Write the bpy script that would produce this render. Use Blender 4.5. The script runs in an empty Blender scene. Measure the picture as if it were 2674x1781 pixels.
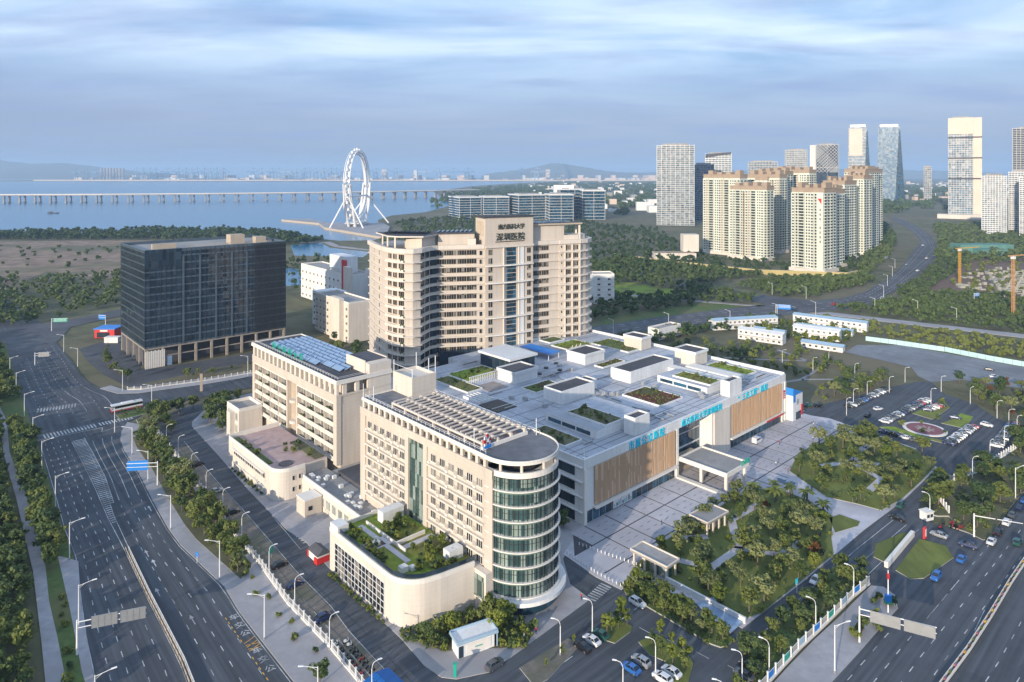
import bpy, math, random
import numpy as np
from mathutils import Vector

R = math.radians
scene = bpy.context.scene
# ------------------------------------------------------------------ camera
cd = bpy.data.cameras.new("camera")
cam = bpy.data.objects.new("camera", cd)
scene.collection.objects.link(cam)
cam.location = (0, 0, 100)
cam.rotation_euler = (R(90), 0, 0)          # level camera, shifted lens: verticals stay vertical
cd.sensor_width = 36
cd.lens = 24.0
cd.shift_y = -0.1647
cd.clip_start = 1
cd.clip_end = 60000
scene.camera = cam
scene.render.resolution_x = 1024
scene.render.resolution_y = 682
# ------------------------------------------------------------------ light
SUN_EL, SUN_AZ = 13.0, 211.0                # azimuth clockwise from +Y
world = bpy.data.worlds.new("World")
scene.world = world
world.use_nodes = True
nt = world.node_tree
nt.nodes.clear()


def nd(t, typ, **kw):
    n = t.nodes.new(typ)
    for k, v in kw.items():
        setattr(n, k, v)
    return n


def mth(t, op, a, b=None, clamp=False):
    n = nd(t, 'ShaderNodeMath', operation=op, use_clamp=clamp)
    for i, v in enumerate((a, b)):
        if v is None:
            continue
        if isinstance(v, (int, float)):
            n.inputs[i].default_value = v
        else:
            t.links.new(v, n.inputs[i])
    return n.outputs[0]


def mixc(t, fac, a, b, bt='MIX'):
    n = nd(t, 'ShaderNodeMix', data_type='RGBA', blend_type=bt)
    for i, v in ((0, fac), (6, a), (7, b)):
        if isinstance(v, (int, float)):
            n.inputs[i].default_value = v
        elif isinstance(v, tuple):
            n.inputs[i].default_value = (*v, 1) if len(v) == 3 else v
        else:
            t.links.new(v, n.inputs[i])
    return n.outputs[2]


def ramp(t, fac, stops):
    n = nd(t, 'ShaderNodeValToRGB')
    cr = n.color_ramp
    while len(cr.elements) < len(stops):
        cr.elements.new(0.5)
    for e, (p, c) in zip(cr.elements, stops):
        e.position = p
        e.color = (*c, 1) if isinstance(c, tuple) else (c, c, c, 1)
    t.links.new(fac, n.inputs[0])
    return n.outputs[0]


sky = nd(nt, 'ShaderNodeTexSky', sky_type='NISHITA')
sky.sun_disc = False
sky.sun_elevation = R(SUN_EL)
sky.sun_rotation = R(SUN_AZ)
sky.altitude = 100
sky.air_density = 1.3
sky.dust_density = 2.0
sky.ozone_density = 3.0
tc = nd(nt, 'ShaderNodeTexCoord')
sp = nd(nt, 'ShaderNodeSeparateXYZ')
nt.links.new(tc.outputs['Generated'], sp.inputs[0])
zz = mth(nt, 'MAXIMUM', sp.outputs[2], 0.0)
den = mth(nt, 'ADD', zz, 0.10)
cx = mth(nt, 'DIVIDE', sp.outputs[0], den)
cy = mth(nt, 'DIVIDE', sp.outputs[1], den)
cb = nd(nt, 'ShaderNodeCombineXYZ')
nt.links.new(mth(nt, 'MULTIPLY', cx, 0.50), cb.inputs[0])
nt.links.new(mth(nt, 'MULTIPLY', cy, 1.0), cb.inputs[1])
nz = nd(nt, 'ShaderNodeTexNoise')
nz.inputs['Scale'].default_value = 1.15
nz.inputs['Detail'].default_value = 6
nz.inputs['Roughness'].default_value = 0.52
nz.inputs['Distortion'].default_value = 0.6
ad = nd(nt, 'ShaderNodeVectorMath', operation='ADD')
nt.links.new(cb.outputs[0], ad.inputs[0])
ad.inputs[1].default_value = (3.1, 1.75, 0.0)
nt.links.new(ad.outputs[0], nz.inputs['Vector'])
# thin high veil, bluer near the horizon, paler higher up; streaky cloud sheets above it
veil = ramp(nt, zz, [(0.0, (1.35, 2.0, 3.15)), (0.08, (1.60, 2.03, 3.35)), (0.16, (1.55, 2.45, 4.1)), (0.25, (1.5, 2.6, 4.5)), (0.6, (1.3, 2.5, 4.7)), (1.0, (1.2, 2.3, 4.6))])
base = mixc(nt, 0.80, sky.outputs[0], veil)
cf = ramp(nt, nz.outputs['Fac'], [(0.34, 0.0), (0.55, 0.6), (0.74, 1.0)])
hgt = ramp(nt, zz, [(0.06, 0.05), (0.12, 0.22), (0.17, 0.95), (1.0, 0.9)])
cfac = mth(nt, 'MULTIPLY', cf, hgt)
cl = mixc(nt, cfac, base, (4.5, 5.3, 6.3))
dk = nd(nt, 'ShaderNodeTexNoise')
dk.inputs['Scale'].default_value = 1.6
dk.inputs['Detail'].default_value = 5
nt.links.new(ad.outputs[0], dk.inputs['Vector'])
df = ramp(nt, dk.outputs['Fac'], [(0.5, 0.0), (0.68, 0.75)])
cl2 = mixc(nt, mth(nt, 'MULTIPLY', df, 0.8), cl, (1.6, 2.1, 3.5))
bg = nd(nt, 'ShaderNodeBackground')
bg.inputs['Strength'].default_value = 0.15
nt.links.new(cl2, bg.inputs['Color'])
wo = nd(nt, 'ShaderNodeOutputWorld')
nt.links.new(bg.outputs[0], wo.inputs['Surface'])

sl = bpy.data.lights.new("sun", 'SUN')
sl.energy = 4.4
sl.angle = R(0.6)
sl.color = (1.0, 0.86, 0.68)
sun = bpy.data.objects.new("sun", sl)
scene.collection.objects.link(sun)
sd = Vector((math.sin(R(SUN_AZ)) * math.cos(R(SUN_EL)), math.cos(R(SUN_AZ)) * math.cos(R(SUN_EL)), math.sin(R(SUN_EL))))
sun.rotation_euler = (-sd).to_track_quat('-Z', 'Y').to_euler()
sun.location = (-300, -300, 300)

vs = scene.view_settings
vs.view_transform = 'Standard'
vs.look = 'None'
vs.exposure = 0.5
vs.gamma = 1.0
vs.use_curve_mapping = False
scene.cycles.max_bounces = 5
scene.cycles.diffuse_bounces = 3
scene.cycles.glossy_bounces = 3
scene.cycles.transmission_bounces = 3
scene.cycles.transparent_max_bounces = 6
scene.cycles.volume_bounces = 0
scene.cycles.use_denoising = True
scene.cycles.use_adaptive_sampling = True

# ------------------------------------------------------------------ helpers
COL = scene.collection
rnd = random.Random(7)
OFF = {}
A1 = R(42.5)                                 # the hospital grid: s runs along the plaza front, t away from it
HO = (20.16, 193.24)
ca, sa = math.cos(A1), math.sin(A1)


def H(s, t):
    return (HO[0] + s * ca - t * sa, HO[1] + s * sa + t * ca)


def link(name, me, parent=None, loc=(0, 0, 0), rz=0.0, sc=None):
    o = bpy.data.objects.new(name, me)
    COL.objects.link(o)
    o.location = loc
    o.rotation_euler = (0, 0, rz)
    if sc:
        o.scale = sc
    if parent is not None:
        o.parent = parent
    return o


def tag(o, label=None, cat=None, group=None, kind=None):
    if label:
        o['label'] = label
    if cat:
        o['category'] = cat
    if group:
        o['group'] = group
    if kind:
        o['kind'] = kind
    return o


def thing(name, label, cat, loc, rz=0.0, group=None, off=None):
    o = link(name, None, None, loc, rz)
    tag(o, label, cat, group)
    o.empty_display_size = 0.5
    OFF[o.name] = off or (0, 0, 0)
    return o


def hthing(name, label, cat, s, t, group=None, z=0.0):
    x, y = H(s, t)
    return thing(name, label, cat, (x, y, z), A1, group, (s, t, z))


def wthing(name, label, cat, x, y, group=None, z=0.0):
    return thing(name, label, cat, (x, y, z), 0.0, group, (x, y, z))


class MB:
    def __init__(s):
        s.v, s.f, s.m = [], [], []

    def add(s, vs, fs, m=0):
        n = len(s.v)
        s.v += [tuple(p) for p in vs]
        s.f += [tuple(i + n for i in f) for f in fs]
        s.m += [m] * len(fs)
        return s

    def box(s, x0, x1, y0, y1, z0, z1, m=0, mt=None):
        s.add([(x0, y0, z0), (x1, y0, z0), (x1, y1, z0), (x0, y1, z0), (x0, y0, z1), (x1, y0, z1), (x1, y1, z1), (x0, y1, z1)],
              [(0, 3, 2, 1), (0, 1, 5, 4), (1, 2, 6, 5), (2, 3, 7, 6), (3, 0, 4, 7)], m)
        n = len(s.v)
        s.f.append((n - 4, n - 3, n - 2, n - 1))
        s.m.append(m if mt is None else mt)
        return s

    def prism(s, poly, z0, z1, m=0, mt=None):
        a = sum(poly[i][0] * poly[(i + 1) % len(poly)][1] - poly[(i + 1) % len(poly)][0] * poly[i][1] for i in range(len(poly)))
        if a < 0:
            poly = poly[::-1]
        n = len(poly)
        s.add([(p[0], p[1], z0) for p in poly] + [(p[0], p[1], z1) for p in poly], [(i, (i + 1) % n, n + (i + 1) % n, n + i) for i in range(n)], m)
        b = len(s.v) - n
        s.f.append(tuple(range(b, b + n)))
        s.m.append(m if mt is None else mt)
        return s

    def sheet(s, poly, z, m=0):
        a = sum(poly[i][0] * poly[(i + 1) % len(poly)][1] - poly[(i + 1) % len(poly)][0] * poly[i][1] for i in range(len(poly)))
        if a < 0:
            poly = poly[::-1]
        return s.add([(p[0], p[1], z) for p in poly], [tuple(range(len(poly)))], m)

    def tube(s, pts, r, n=6, m=0, cap=True):
        rr = r if isinstance(r, (list, tuple)) else [r] * len(pts)
        rings = []
        for i, p in enumerate(pts):
            p = Vector(p)
            d = (Vector(pts[min(i + 1, len(pts) - 1)]) - Vector(pts[max(i - 1, 0)])).normalized()
            u = d.cross(Vector((0, 0, 1)))
            if u.length < 0.05:
                u = d.cross(Vector((1, 0, 0)))
            u.normalize()
            w = d.cross(u)
            rings.append([tuple(p + (u * math.cos(2 * math.pi * k / n) + w * math.sin(2 * math.pi * k / n)) * rr[i]) for k in range(n)])
        vs, fs = [], []
        for q in rings:
            vs += q
        for i in range(len(rings) - 1):
            for k in range(n):
                a, b = i * n + k, i * n + (k + 1) % n
                fs.append((a, b, b + n, a + n))
        if cap:
            fs.append(tuple(range(n)))
            fs.append(tuple(range(len(vs) - n, len(vs)))[::-1])
        return s.add(vs, fs, m)

    def beam(s, p, q, w, h, m=0):
        p, q = Vector(p), Vector(q)
        d = (q - p).normalized()
        u = d.cross(Vector((0, 0, 1)))
        if u.length < 0.05:
            u = Vector((1, 0, 0))
        u.normalize()
        w2 = u * (w / 2)
        h2 = u.cross(d) * (h / 2)
        vs = []
        for c in (p, q):
            vs += [c - w2 - h2, c + w2 - h2, c + w2 + h2, c - w2 + h2]
        return s.add([tuple(v) for v in vs], [(0, 3, 2, 1), (4, 5, 6, 7), (0, 1, 5, 4), (1, 2, 6, 5), (2, 3, 7, 6), (3, 0, 4, 7)], m)

    def cyl(s, x, y, z0, z1, r, n=12, m=0, mt=None, r1=None):
        r1 = r if r1 is None else r1
        b = len(s.v)
        s.v += [(x + r * math.cos(2 * math.pi * k / n), y + r * math.sin(2 * math.pi * k / n), z0) for k in range(n)]
        s.v += [(x + r1 * math.cos(2 * math.pi * k / n), y + r1 * math.sin(2 * math.pi * k / n), z1) for k in range(n)]
        for k in range(n):
            s.f.append((b + k, b + (k + 1) % n, b + n + (k + 1) % n, b + n + k))
            s.m.append(m)
        s.f.append(tuple(b + n + k for k in range(n)))
        s.m.append(m if mt is None else mt)
        s.f.append(tuple(b + k for k in range(n))[::-1])
        s.m.append(m)
        return s

    def mesh(s, name, mats, off=(0, 0, 0), smooth=False):
        me = bpy.data.meshes.new(name)
        ox, oy, oz = off
        me.from_pydata([(x - ox, y - oy, z - oz) for x, y, z in s.v], [], s.f)
        for m in (mats if isinstance(mats, (list, tuple)) else [mats]):
            me.materials.append(m)
        me.polygons.foreach_set('material_index', s.m)
        if smooth:
            me.polygons.foreach_set('use_smooth', [True] * len(s.f))
        me.update()
        return me

    def part(s, name, mats, parent, kind=None, smooth=False):
        o = link(name, s.mesh(name, mats, OFF.get(parent.name, (0, 0, 0)), smooth), parent)
        OFF[o.name] = OFF.get(parent.name, (0, 0, 0))
        if kind:
            o['kind'] = kind
        return o

    def top(s, name, mats, kind=None, label=None, cat=None, group=None, smooth=False):
        if kind == 'structure' or not s.v:
            off = (0, 0, 0)
        else:
            off = (sum(v[0] for v in s.v) / len(s.v), sum(v[1] for v in s.v) / len(s.v), min(v[2] for v in s.v))
        o = link(name, s.mesh(name, mats, off, smooth), None, off)
        OFF[o.name] = off
        return tag(o, label, cat, group, kind)


def place(name, me, parent, p, rz=0.0, sc=None):
    """a shared mesh put at p, given in the frame of its parent"""
    o = OFF.get(parent.name, (0, 0, 0))
    r = link(name, me, parent, (p[0] - o[0], p[1] - o[1], p[2] - o[2]), rz, sc)
    OFF[r.name] = (0, 0, 0)
    return r


def np_mesh(name, verts, quads, mats):
    me = bpy.data.meshes.new(name)
    v = np.asarray(verts, dtype=np.float32)
    q = np.asarray(quads, dtype=np.int32)
    me.vertices.add(len(v))
    me.vertices.foreach_set('co', v.ravel())
    me.loops.add(q.size)
    me.loops.foreach_set('vertex_index', q.ravel())
    me.polygons.add(len(q))
    k = q.shape[1]
    me.polygons.foreach_set('loop_start', np.arange(0, q.size, k, dtype=np.int32))
    me.polygons.foreach_set('loop_total', np.full(len(q), k, dtype=np.int32))
    for m in mats:
        me.materials.append(m)
    me.update(calc_edges=True)
    return me


def inpoly(p, poly):
    c = False
    n = len(poly)
    for i in range(n):
        x0, y0 = poly[i]
        x1, y1 = poly[i - 1]
        if (y0 > p[1]) != (y1 > p[1]) and p[0] < (x1 - x0) * (p[1] - y0) / (y1 - y0) + x0:
            c = not c
    return c


def scatter(poly, n, dmin, seed, avoid=(), pad=0.0):
    r = random.Random(seed)
    xs, ys = [p[0] for p in poly], [p[1] for p in poly]
    out = []
    for _ in range(n * 60):
        if len(out) >= n:
            break
        p = (r.uniform(min(xs), max(xs)), r.uniform(min(ys), max(ys)))
        if not inpoly(p, poly) or any(inpoly(p, a) for a in avoid):
            continue
        if all((p[0] - q[0]) ** 2 + (p[1] - q[1]) ** 2 > dmin * dmin for q in out):
            out.append(p)
    return out


def along(pts, step, start=0.0):
    """points every step metres along a polyline, with the heading of the segment"""
    out, d = [], start
    for (x0, y0), (x1, y1) in zip(pts, pts[1:]):
        L = math.hypot(x1 - x0, y1 - y0)
        while d <= L:
            out.append((x0 + (x1 - x0) * d / L, y0 + (y1 - y0) * d / L, math.atan2(y1 - y0, x1 - x0)))
            d += step
        d -= L
    return out


def offset(pts, d):
    """polyline moved d metres to its own port side"""
    out = []
    for i, p in enumerate(pts):
        a, b = pts[max(i - 1, 0)], pts[min(i + 1, len(pts) - 1)]
        L = math.hypot(b[0] - a[0], b[1] - a[1]) or 1
        out.append((p[0] - (b[1] - a[1]) / L * d, p[1] + (b[0] - a[0]) / L * d))
    return out


def ribbon(mb, pts, w, z, m=0):
    a, b = offset(pts, w / 2), offset(pts, -w / 2)
    n = len(pts)
    mb.add([(x, y, z) for x, y in b] + [(x, y, z) for x, y in a], [(i, i + 1, n + i + 1, n + i) for i in range(n - 1)], m)


def wall(mb, pts, w, z0, z1, m=0, mt=None):
    for p, q in zip(pts, pts[1:]):
        L = math.hypot(q[0] - p[0], q[1] - p[1])
        ux, uy = (q[0] - p[0]) / L, (q[1] - p[1]) / L
        nx, ny = -uy * w / 2, ux * w / 2
        mb.prism([(p[0] - nx, p[1] - ny), (q[0] - nx, q[1] - ny), (q[0] + nx, q[1] + ny), (p[0] + nx, p[1] + ny)], z0, z1, m, mt)


ORD = "first second third fourth fifth sixth seventh eighth ninth tenth eleventh twelfth thirteenth fourteenth fifteenth sixteenth seventeenth eighteenth nineteenth twentieth".split()


def ordn(i):
    if i < 20:
        return ORD[i]
    k = i + 1
    return "%d%s" % (k, "th" if 10 < k % 100 < 14 else {1: "st", 2: "nd", 3: "rd"}.get(k % 10, "th"))


# ------------------------------------------------------------------ materials
def bsdf(name):
    m = bpy.data.materials.new(name)
    m.use_nodes = True
    t = m.node_tree
    return m, t, t.nodes['Principled BSDF']


def M(name, col, rough=0.75, var=0.10, scale=0.35, spec=0.3, metal=0.0, st=(1, 1, 1), bump=0.0, big=0.0, col2=None, thr=(0.45, 0.62), clad=0.0, lane=None):
    m, t, b = bsdf(name)
    b.inputs['Roughness'].default_value = rough
    b.inputs['Metallic'].default_value = metal
    b.inputs['Specular IOR Level'].default_value = spec
    g = nd(t, 'ShaderNodeNewGeometry')
    mp = nd(t, 'ShaderNodeMapping')
    mp.inputs['Scale'].default_value = st
    t.links.new(g.outputs['Position'], mp.inputs[0])
    n = nd(t, 'ShaderNodeTexNoise')
    n.inputs['Scale'].default_value = scale
    n.inputs['Detail'].default_value = 5
    n.inputs['Roughness'].default_value = 0.65
    t.links.new(mp.outputs[0], n.inputs['Vector'])
    lo = tuple(max(c * (1 - 2 * var), 0) for c in col)
    hi = tuple(min(c * (1 + 2 * var), 1) for c in col)
    out = ramp(t, n.outputs['Fac'], [(0.25, lo), (0.75, hi)])
    if big or col2:
        n2 = nd(t, 'ShaderNodeTexNoise')
        n2.inputs['Scale'].default_value = scale * 0.12
        n2.inputs['Detail'].default_value = 4
        t.links.new(mp.outputs[0], n2.inputs['Vector'])
        f = ramp(t, n2.outputs['Fac'], [(thr[0], 0.0), (thr[1], 1.0)])
        c2 = col2 or tuple(c * (1 - big) for c in col)
        out = mixc(t, mth(t, 'MULTIPLY', f, 0.85), out, c2)
    if clad:                       # rain streaks and the joints of the cladding
        m3 = nd(t, 'ShaderNodeMapping')
        m3.inputs['Scale'].default_value = (0.9, 0.9, 0.045)
        t.links.new(g.outputs['Position'], m3.inputs[0])
        n3 = nd(t, 'ShaderNodeTexNoise')
        n3.inputs['Scale'].default_value = 1.0
        n3.inputs['Detail'].default_value = 4
        t.links.new(m3.outputs[0], n3.inputs['Vector'])
        f3 = ramp(t, n3.outputs['Fac'], [(0.48, 0.0), (0.70, 1.0)])
        out = mixc(t, mth(t, 'MULTIPLY', f3, clad * 1.2), out, tuple(c * 0.45 for c in col))
        s3 = nd(t, 'ShaderNodeSeparateXYZ')
        t.links.new(g.outputs['Position'], s3.inputs[0])
        fz = mth(t, 'FRACT', mth(t, 'MULTIPLY', s3.outputs[2], 0.83))
        ln = mth(t, 'LESS_THAN', fz, 0.06)
        out = mixc(t, mth(t, 'MULTIPLY', ln, clad * 1.3), out, tuple(c * 0.4 for c in col))
    if lane:                       # wheel tracks along the road and patched squares
        dt = [nd(t, 'ShaderNodeVectorMath', operation='DOT_PRODUCT') for _ in (0, 1)]
        for q_, v_ in zip(dt, ((lane[0], lane[1], 0), (-lane[1], lane[0], 0))):
            t.links.new(g.outputs['Position'], q_.inputs[0])
            q_.inputs[1].default_value = v_
        c3 = nd(t, 'ShaderNodeCombineXYZ')
        t.links.new(mth(t, 'MULTIPLY', dt[0].outputs['Value'], 0.02), c3.inputs[0])
        t.links.new(mth(t, 'MULTIPLY', dt[1].outputs['Value'], 0.85), c3.inputs[1])
        n3 = nd(t, 'ShaderNodeTexNoise')
        n3.inputs['Scale'].default_value = 1.0
        n3.inputs['Detail'].default_value = 5
        t.links.new(c3.outputs[0], n3.inputs['Vector'])
        out = mixc(t, ramp(t, n3.outputs['Fac'], [(0.40, 0.0), (0.66, 0.75)]), out, tuple(c * 1.55 for c in col))
        c4 = nd(t, 'ShaderNodeCombineXYZ')
        t.links.new(mth(t, 'MULTIPLY', dt[0].outputs['Value'], 0.07), c4.inputs[0])
        t.links.new(mth(t, 'MULTIPLY', dt[1].outputs['Value'], 0.27), c4.inputs[1])
        vo = nd(t, 'ShaderNodeTexVoronoi', distance='CHEBYCHEV')
        vo.inputs['Scale'].default_value = 1.0
        t.links.new(c4.outputs[0], vo.inputs['Vector'])
        s4 = nd(t, 'ShaderNodeSeparateColor')
        t.links.new(vo.outputs['Color'], s4.inputs[0])
        out = mixc(t, ramp(t, s4.outputs[0], [(0.72, 0.0), (0.78, 0.30)]), out, tuple(c * 0.62 for c in col))
    t.links.new(out, b.inputs['Base Color'])
    if bump:
        bp = nd(t, 'ShaderNodeBump')
        bp.inputs['Strength'].default_value = bump
        bp.inputs['Distance'].default_value = 0.1
        t.links.new(n.outputs['Fac'], bp.inputs['Height'])
        t.links.new(bp.outputs[0], b.inputs['Normal'])
    return m


def glass(name, dark, pale, share=0.35, cell=(1.3, 1.3, 3.6), rough=0.08, spec=0.6):
    """window glass: dark panes, some with pale curtains behind"""
    m, t, b = bsdf(name)
    g = nd(t, 'ShaderNodeNewGeometry')
    sn = nd(t, 'ShaderNodeVectorMath', operation='SNAP')
    t.links.new(g.outputs['Position'], sn.inputs[0])
    sn.inputs[1].default_value = cell
    wn = nd(t, 'ShaderNodeTexWhiteNoise', noise_dimensions='3D')
    t.links.new(sn.outputs[0], wn.inputs['Vector'])
    c = ramp(t, wn.outputs['Value'], [(0.0, tuple(x * 0.6 for x in dark)), (1 - share - 0.01, tuple(x * 1.5 for x in dark)), (1 - share + 0.01, tuple(x * 0.55 for x in pale)), (1.0, pale)])
    t.links.new(c, b.inputs['Base Color'])
    b.inputs['Roughness'].default_value = rough
    b.inputs['Specular IOR Level'].default_value = spec
    v1 = nd(t, 'ShaderNodeVectorMath', operation='SUBTRACT')      # every pane hangs a little out of true
    t.links.new(wn.outputs['Color'], v1.inputs[0])
    v1.inputs[1].default_value = (0.5, 0.5, 0.5)
    v2 = nd(t, 'ShaderNodeVectorMath', operation='SCALE')
    t.links.new(v1.outputs[0], v2.inputs[0])
    v2.inputs['Scale'].default_value = 0.07
    v3 = nd(t, 'ShaderNodeVectorMath', operation='ADD')
    t.links.new(v2.outputs[0], v3.inputs[0])
    t.links.new(g.outputs['Normal'], v3.inputs[1])
    v4 = nd(t, 'ShaderNodeVectorMath', operation='NORMALIZE')
    t.links.new(v3.outputs[0], v4.inputs[0])
    t.links.new(v4.outputs[0], b.inputs['Normal'])
    return m


def leafmat(name, c0, c1, trans=0.25):
    m, t, b = bsdf(name)
    oi = nd(t, 'ShaderNodeObjectInfo')
    g = nd(t, 'ShaderNodeNewGeometry')
    n = nd(t, 'ShaderNodeTexNoise')
    n.inputs['Scale'].default_value = 0.8
    n.inputs['Detail'].default_value = 3
    t.links.new(g.outputs['Position'], n.inputs['Vector'])
    ri = g.outputs['Random Per Island']
    f = mth(t, 'ADD', mth(t, 'MULTIPLY', oi.outputs['Random'], 0.55), mth(t, 'MULTIPLY', n.outputs['Fac'], 0.3))
    f = mth(t, 'ADD', f, mth(t, 'MULTIPLY', ri, 0.3))
    c = ramp(t, f, [(0.15, c0), (0.85, c1)])
    t.links.new(c, b.inputs['Base Color'])
    b.inputs['Roughness'].default_value = 0.6
    b.inputs['Specular IOR Level'].default_value = 0.25
    tr = nd(t, 'ShaderNodeBsdfTranslucent')
    t.links.new(c, tr.inputs['Color'])
    mx = nd(t, 'ShaderNodeMixShader')
    mx.inputs[0].default_value = trans
    t.links.new(b.outputs[0], mx.inputs[1])
    t.links.new(tr.outputs[0], mx.inputs[2])
    t.links.new(mx.outputs[0], t.nodes['Material Output'].inputs['Surface'])
    return m


m_cream = M('cream_render', (0.57, 0.50, 0.425), 0.8, 0.05, 0.25, st=(1, 1, 0.25), big=0.10, clad=0.16)
m_cream2 = M('pale_cream', (0.64, 0.575, 0.50), 0.8, 0.05, 0.3, st=(1, 1, 0.3), big=0.10, clad=0.14)
m_tan = M('tan_reveal', (0.42, 0.35, 0.27), 0.8, 0.06, 0.3)
m_white = M('white_paint', (0.70, 0.70, 0.69), 0.6, 0.06, 0.3, st=(1, 1, 0.3), big=0.10, clad=0.16)
m_trim = M('pale_trim', (0.70, 0.66, 0.60), 0.6, 0.04, 0.5)
m_grey = M('grey_concrete', (0.30, 0.29, 0.28), 0.85, 0.10, 0.4, big=0.25)
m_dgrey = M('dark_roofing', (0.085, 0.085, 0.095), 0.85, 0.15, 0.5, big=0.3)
m_proof = M('podium_roof_tiles', (0.42, 0.44, 0.48), 0.7, 0.10, 0.5, big=0.30)
m_metal = M('grey_metal', (0.45, 0.46, 0.47), 0.4, 0.05, 0.6, metal=0.6)
m_steel = M('white_steel', (0.72, 0.72, 0.72), 0.4, 0.03, 0.6)
m_dmetal = M('dark_metal', (0.04, 0.045, 0.05), 0.5, 0.1, 0.6)
m_lattice = M('white_lattice', (0.62, 0.62, 0.60), 0.7, 0.05, 0.5)
m_asph = M('asphalt', (0.066, 0.073, 0.084), 0.85, 0.14, 0.16, big=0.25, spec=0.25, lane=(-0.655, 0.756))
m_asph3 = M('boulevard_asphalt', (0.066, 0.073, 0.084), 0.85, 0.14, 0.16, big=0.25, spec=0.25, lane=(0.737, 0.676))
m_asph2 = M('worn_asphalt', (0.095, 0.098, 0.106), 0.85, 0.14, 0.2, big=0.3, spec=0.25)
m_roof2 = M('grey_roof_felt', (0.15, 0.155, 0.17), 0.85, 0.15, 0.4, big=0.3)
m_pave = M('grey_paving', (0.33, 0.32, 0.33), 0.85, 0.10, 0.4, big=0.2)
m_tile = M('plaza_slab', (0.46, 0.45, 0.48), 0.8, 0.09, 0.25, big=0.26)
m_joint = M('plaza_joint', (0.07, 0.07, 0.08), 0.85, 0.1, 0.4)
m_conc = M('pale_concrete', (0.20, 0.21, 0.225), 0.85, 0.14, 0.2, big=0.3)
m_kerb = M('kerb_stone', (0.36, 0.35, 0.33), 0.85, 0.08, 0.5)
m_paint = M('road_paint', (0.50, 0.50, 0.49), 0.8, 0.22, 0.9, col2=(0.20, 0.205, 0.21), thr=(0.46, 0.60))
m_ypaint = M('yellow_paint', (0.55, 0.30, 0.04), 0.7, 0.12, 1.2)
m_earth = M('earth', (0.23, 0.165, 0.115), 0.95, 0.30, 0.06, col2=(0.11, 0.11, 0.055), thr=(0.5, 0.6), bump=0.5)
m_land = M('rough_land', (0.105, 0.105, 0.055), 0.95, 0.28, 0.07, col2=(0.16, 0.135, 0.085), bump=0.4)
m_grass = M('lawn', (0.085, 0.125, 0.035), 0.95, 0.18, 0.5, col2=(0.13, 0.125, 0.05), bump=0.4)
m_lime = M('bright_lawn', (0.19, 0.26, 0.03), 0.95, 0.18, 0.5, col2=(0.15, 0.13, 0.05), bump=0.4)
m_redbed = M('red_planting', (0.11, 0.03, 0.025), 0.95, 0.3, 0.9, col2=(0.07, 0.09, 0.03), bump=0.4)
m_dirt = M('bare_soil', (0.15, 0.10, 0.07), 0.95, 0.15, 0.3, bump=0.3)
m_deck = M('timber_deck', (0.28, 0.24, 0.22), 0.8, 0.08, 0.5)
m_brown = M('terracotta_slats', (0.53, 0.37, 0.245), 0.6, 0.06, 0.5, st=(1, 1, 0.15))
m_brown2 = M('terracotta_rib', (0.47, 0.32, 0.20), 0.6, 0.06, 0.5, st=(1, 1, 0.15))
m_bark = M('bark', (0.14, 0.11, 0.085), 0.9, 0.15, 2.0)
m_red = M('red_paint', (0.55, 0.03, 0.03), 0.5, 0.06, 0.8)
m_blue = M('blue_sheet', (0.03, 0.22, 0.62), 0.5, 0.08, 0.4)
m_sign = M('blue_sign', (0.02, 0.20, 0.60), 0.5, 0.03, 0.8)
m_cyan = M('cyan_letters', (0.01, 0.50, 0.68), 0.4, 0.03, 0.8)
m_green = M('green_letters', (0.02, 0.34, 0.24), 0.4, 0.05, 0.8)
m_ink = M('dark_letters', (0.03, 0.04, 0.03), 0.5, 0.1, 0.8)
m_gglass = glass('green_window_glass', (0.045, 0.075, 0.066), (0.30, 0.36, 0.33), 0.45)
m_glass = glass('window_glass', (0.016, 0.020, 0.024), (0.26, 0.24, 0.21), 0.22, spec=0.4)
m_rglass = glass('rotunda_glass', (0.035, 0.075, 0.075), (0.30, 0.38, 0.33), 0.45, (1.0, 1.0, 3.6), 0.06, 0.8)
m_bglass = glass('blue_glass', (0.012, 0.035, 0.055), (0.03, 0.12, 0.20), 0.3, (2, 2, 3), 0.05, 0.9)
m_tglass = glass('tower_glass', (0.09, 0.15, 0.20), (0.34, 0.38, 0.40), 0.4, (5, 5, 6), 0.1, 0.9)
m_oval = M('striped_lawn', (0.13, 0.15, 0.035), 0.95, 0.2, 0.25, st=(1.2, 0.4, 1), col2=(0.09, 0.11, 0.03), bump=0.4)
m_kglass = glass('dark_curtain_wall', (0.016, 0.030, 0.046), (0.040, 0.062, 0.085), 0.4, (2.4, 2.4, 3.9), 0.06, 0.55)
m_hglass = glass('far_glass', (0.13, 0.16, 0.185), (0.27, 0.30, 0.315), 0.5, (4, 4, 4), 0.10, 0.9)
m_solar = M('solar_panel', (0.20, 0.29, 0.42), 0.3, 0.12, 0.6, spec=0.8)
m_leaf = leafmat('leaf_olive', (0.052, 0.092, 0.020), (0.175, 0.200, 0.050))
m_leafd = leafmat('leaf_dark', (0.030, 0.066, 0.026), (0.110, 0.150, 0.046))
m_leafy = leafmat('leaf_yellow_green', (0.085, 0.125, 0.018), (0.210, 0.240, 0.040))
m_leafp = leafmat('leaf_pale', (0.095, 0.125, 0.045), (0.240, 0.260, 0.100))
m_leafr = leafmat('leaf_rust', (0.10, 0.04, 0.015), (0.19, 0.085, 0.03))
m_water = None


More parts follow.
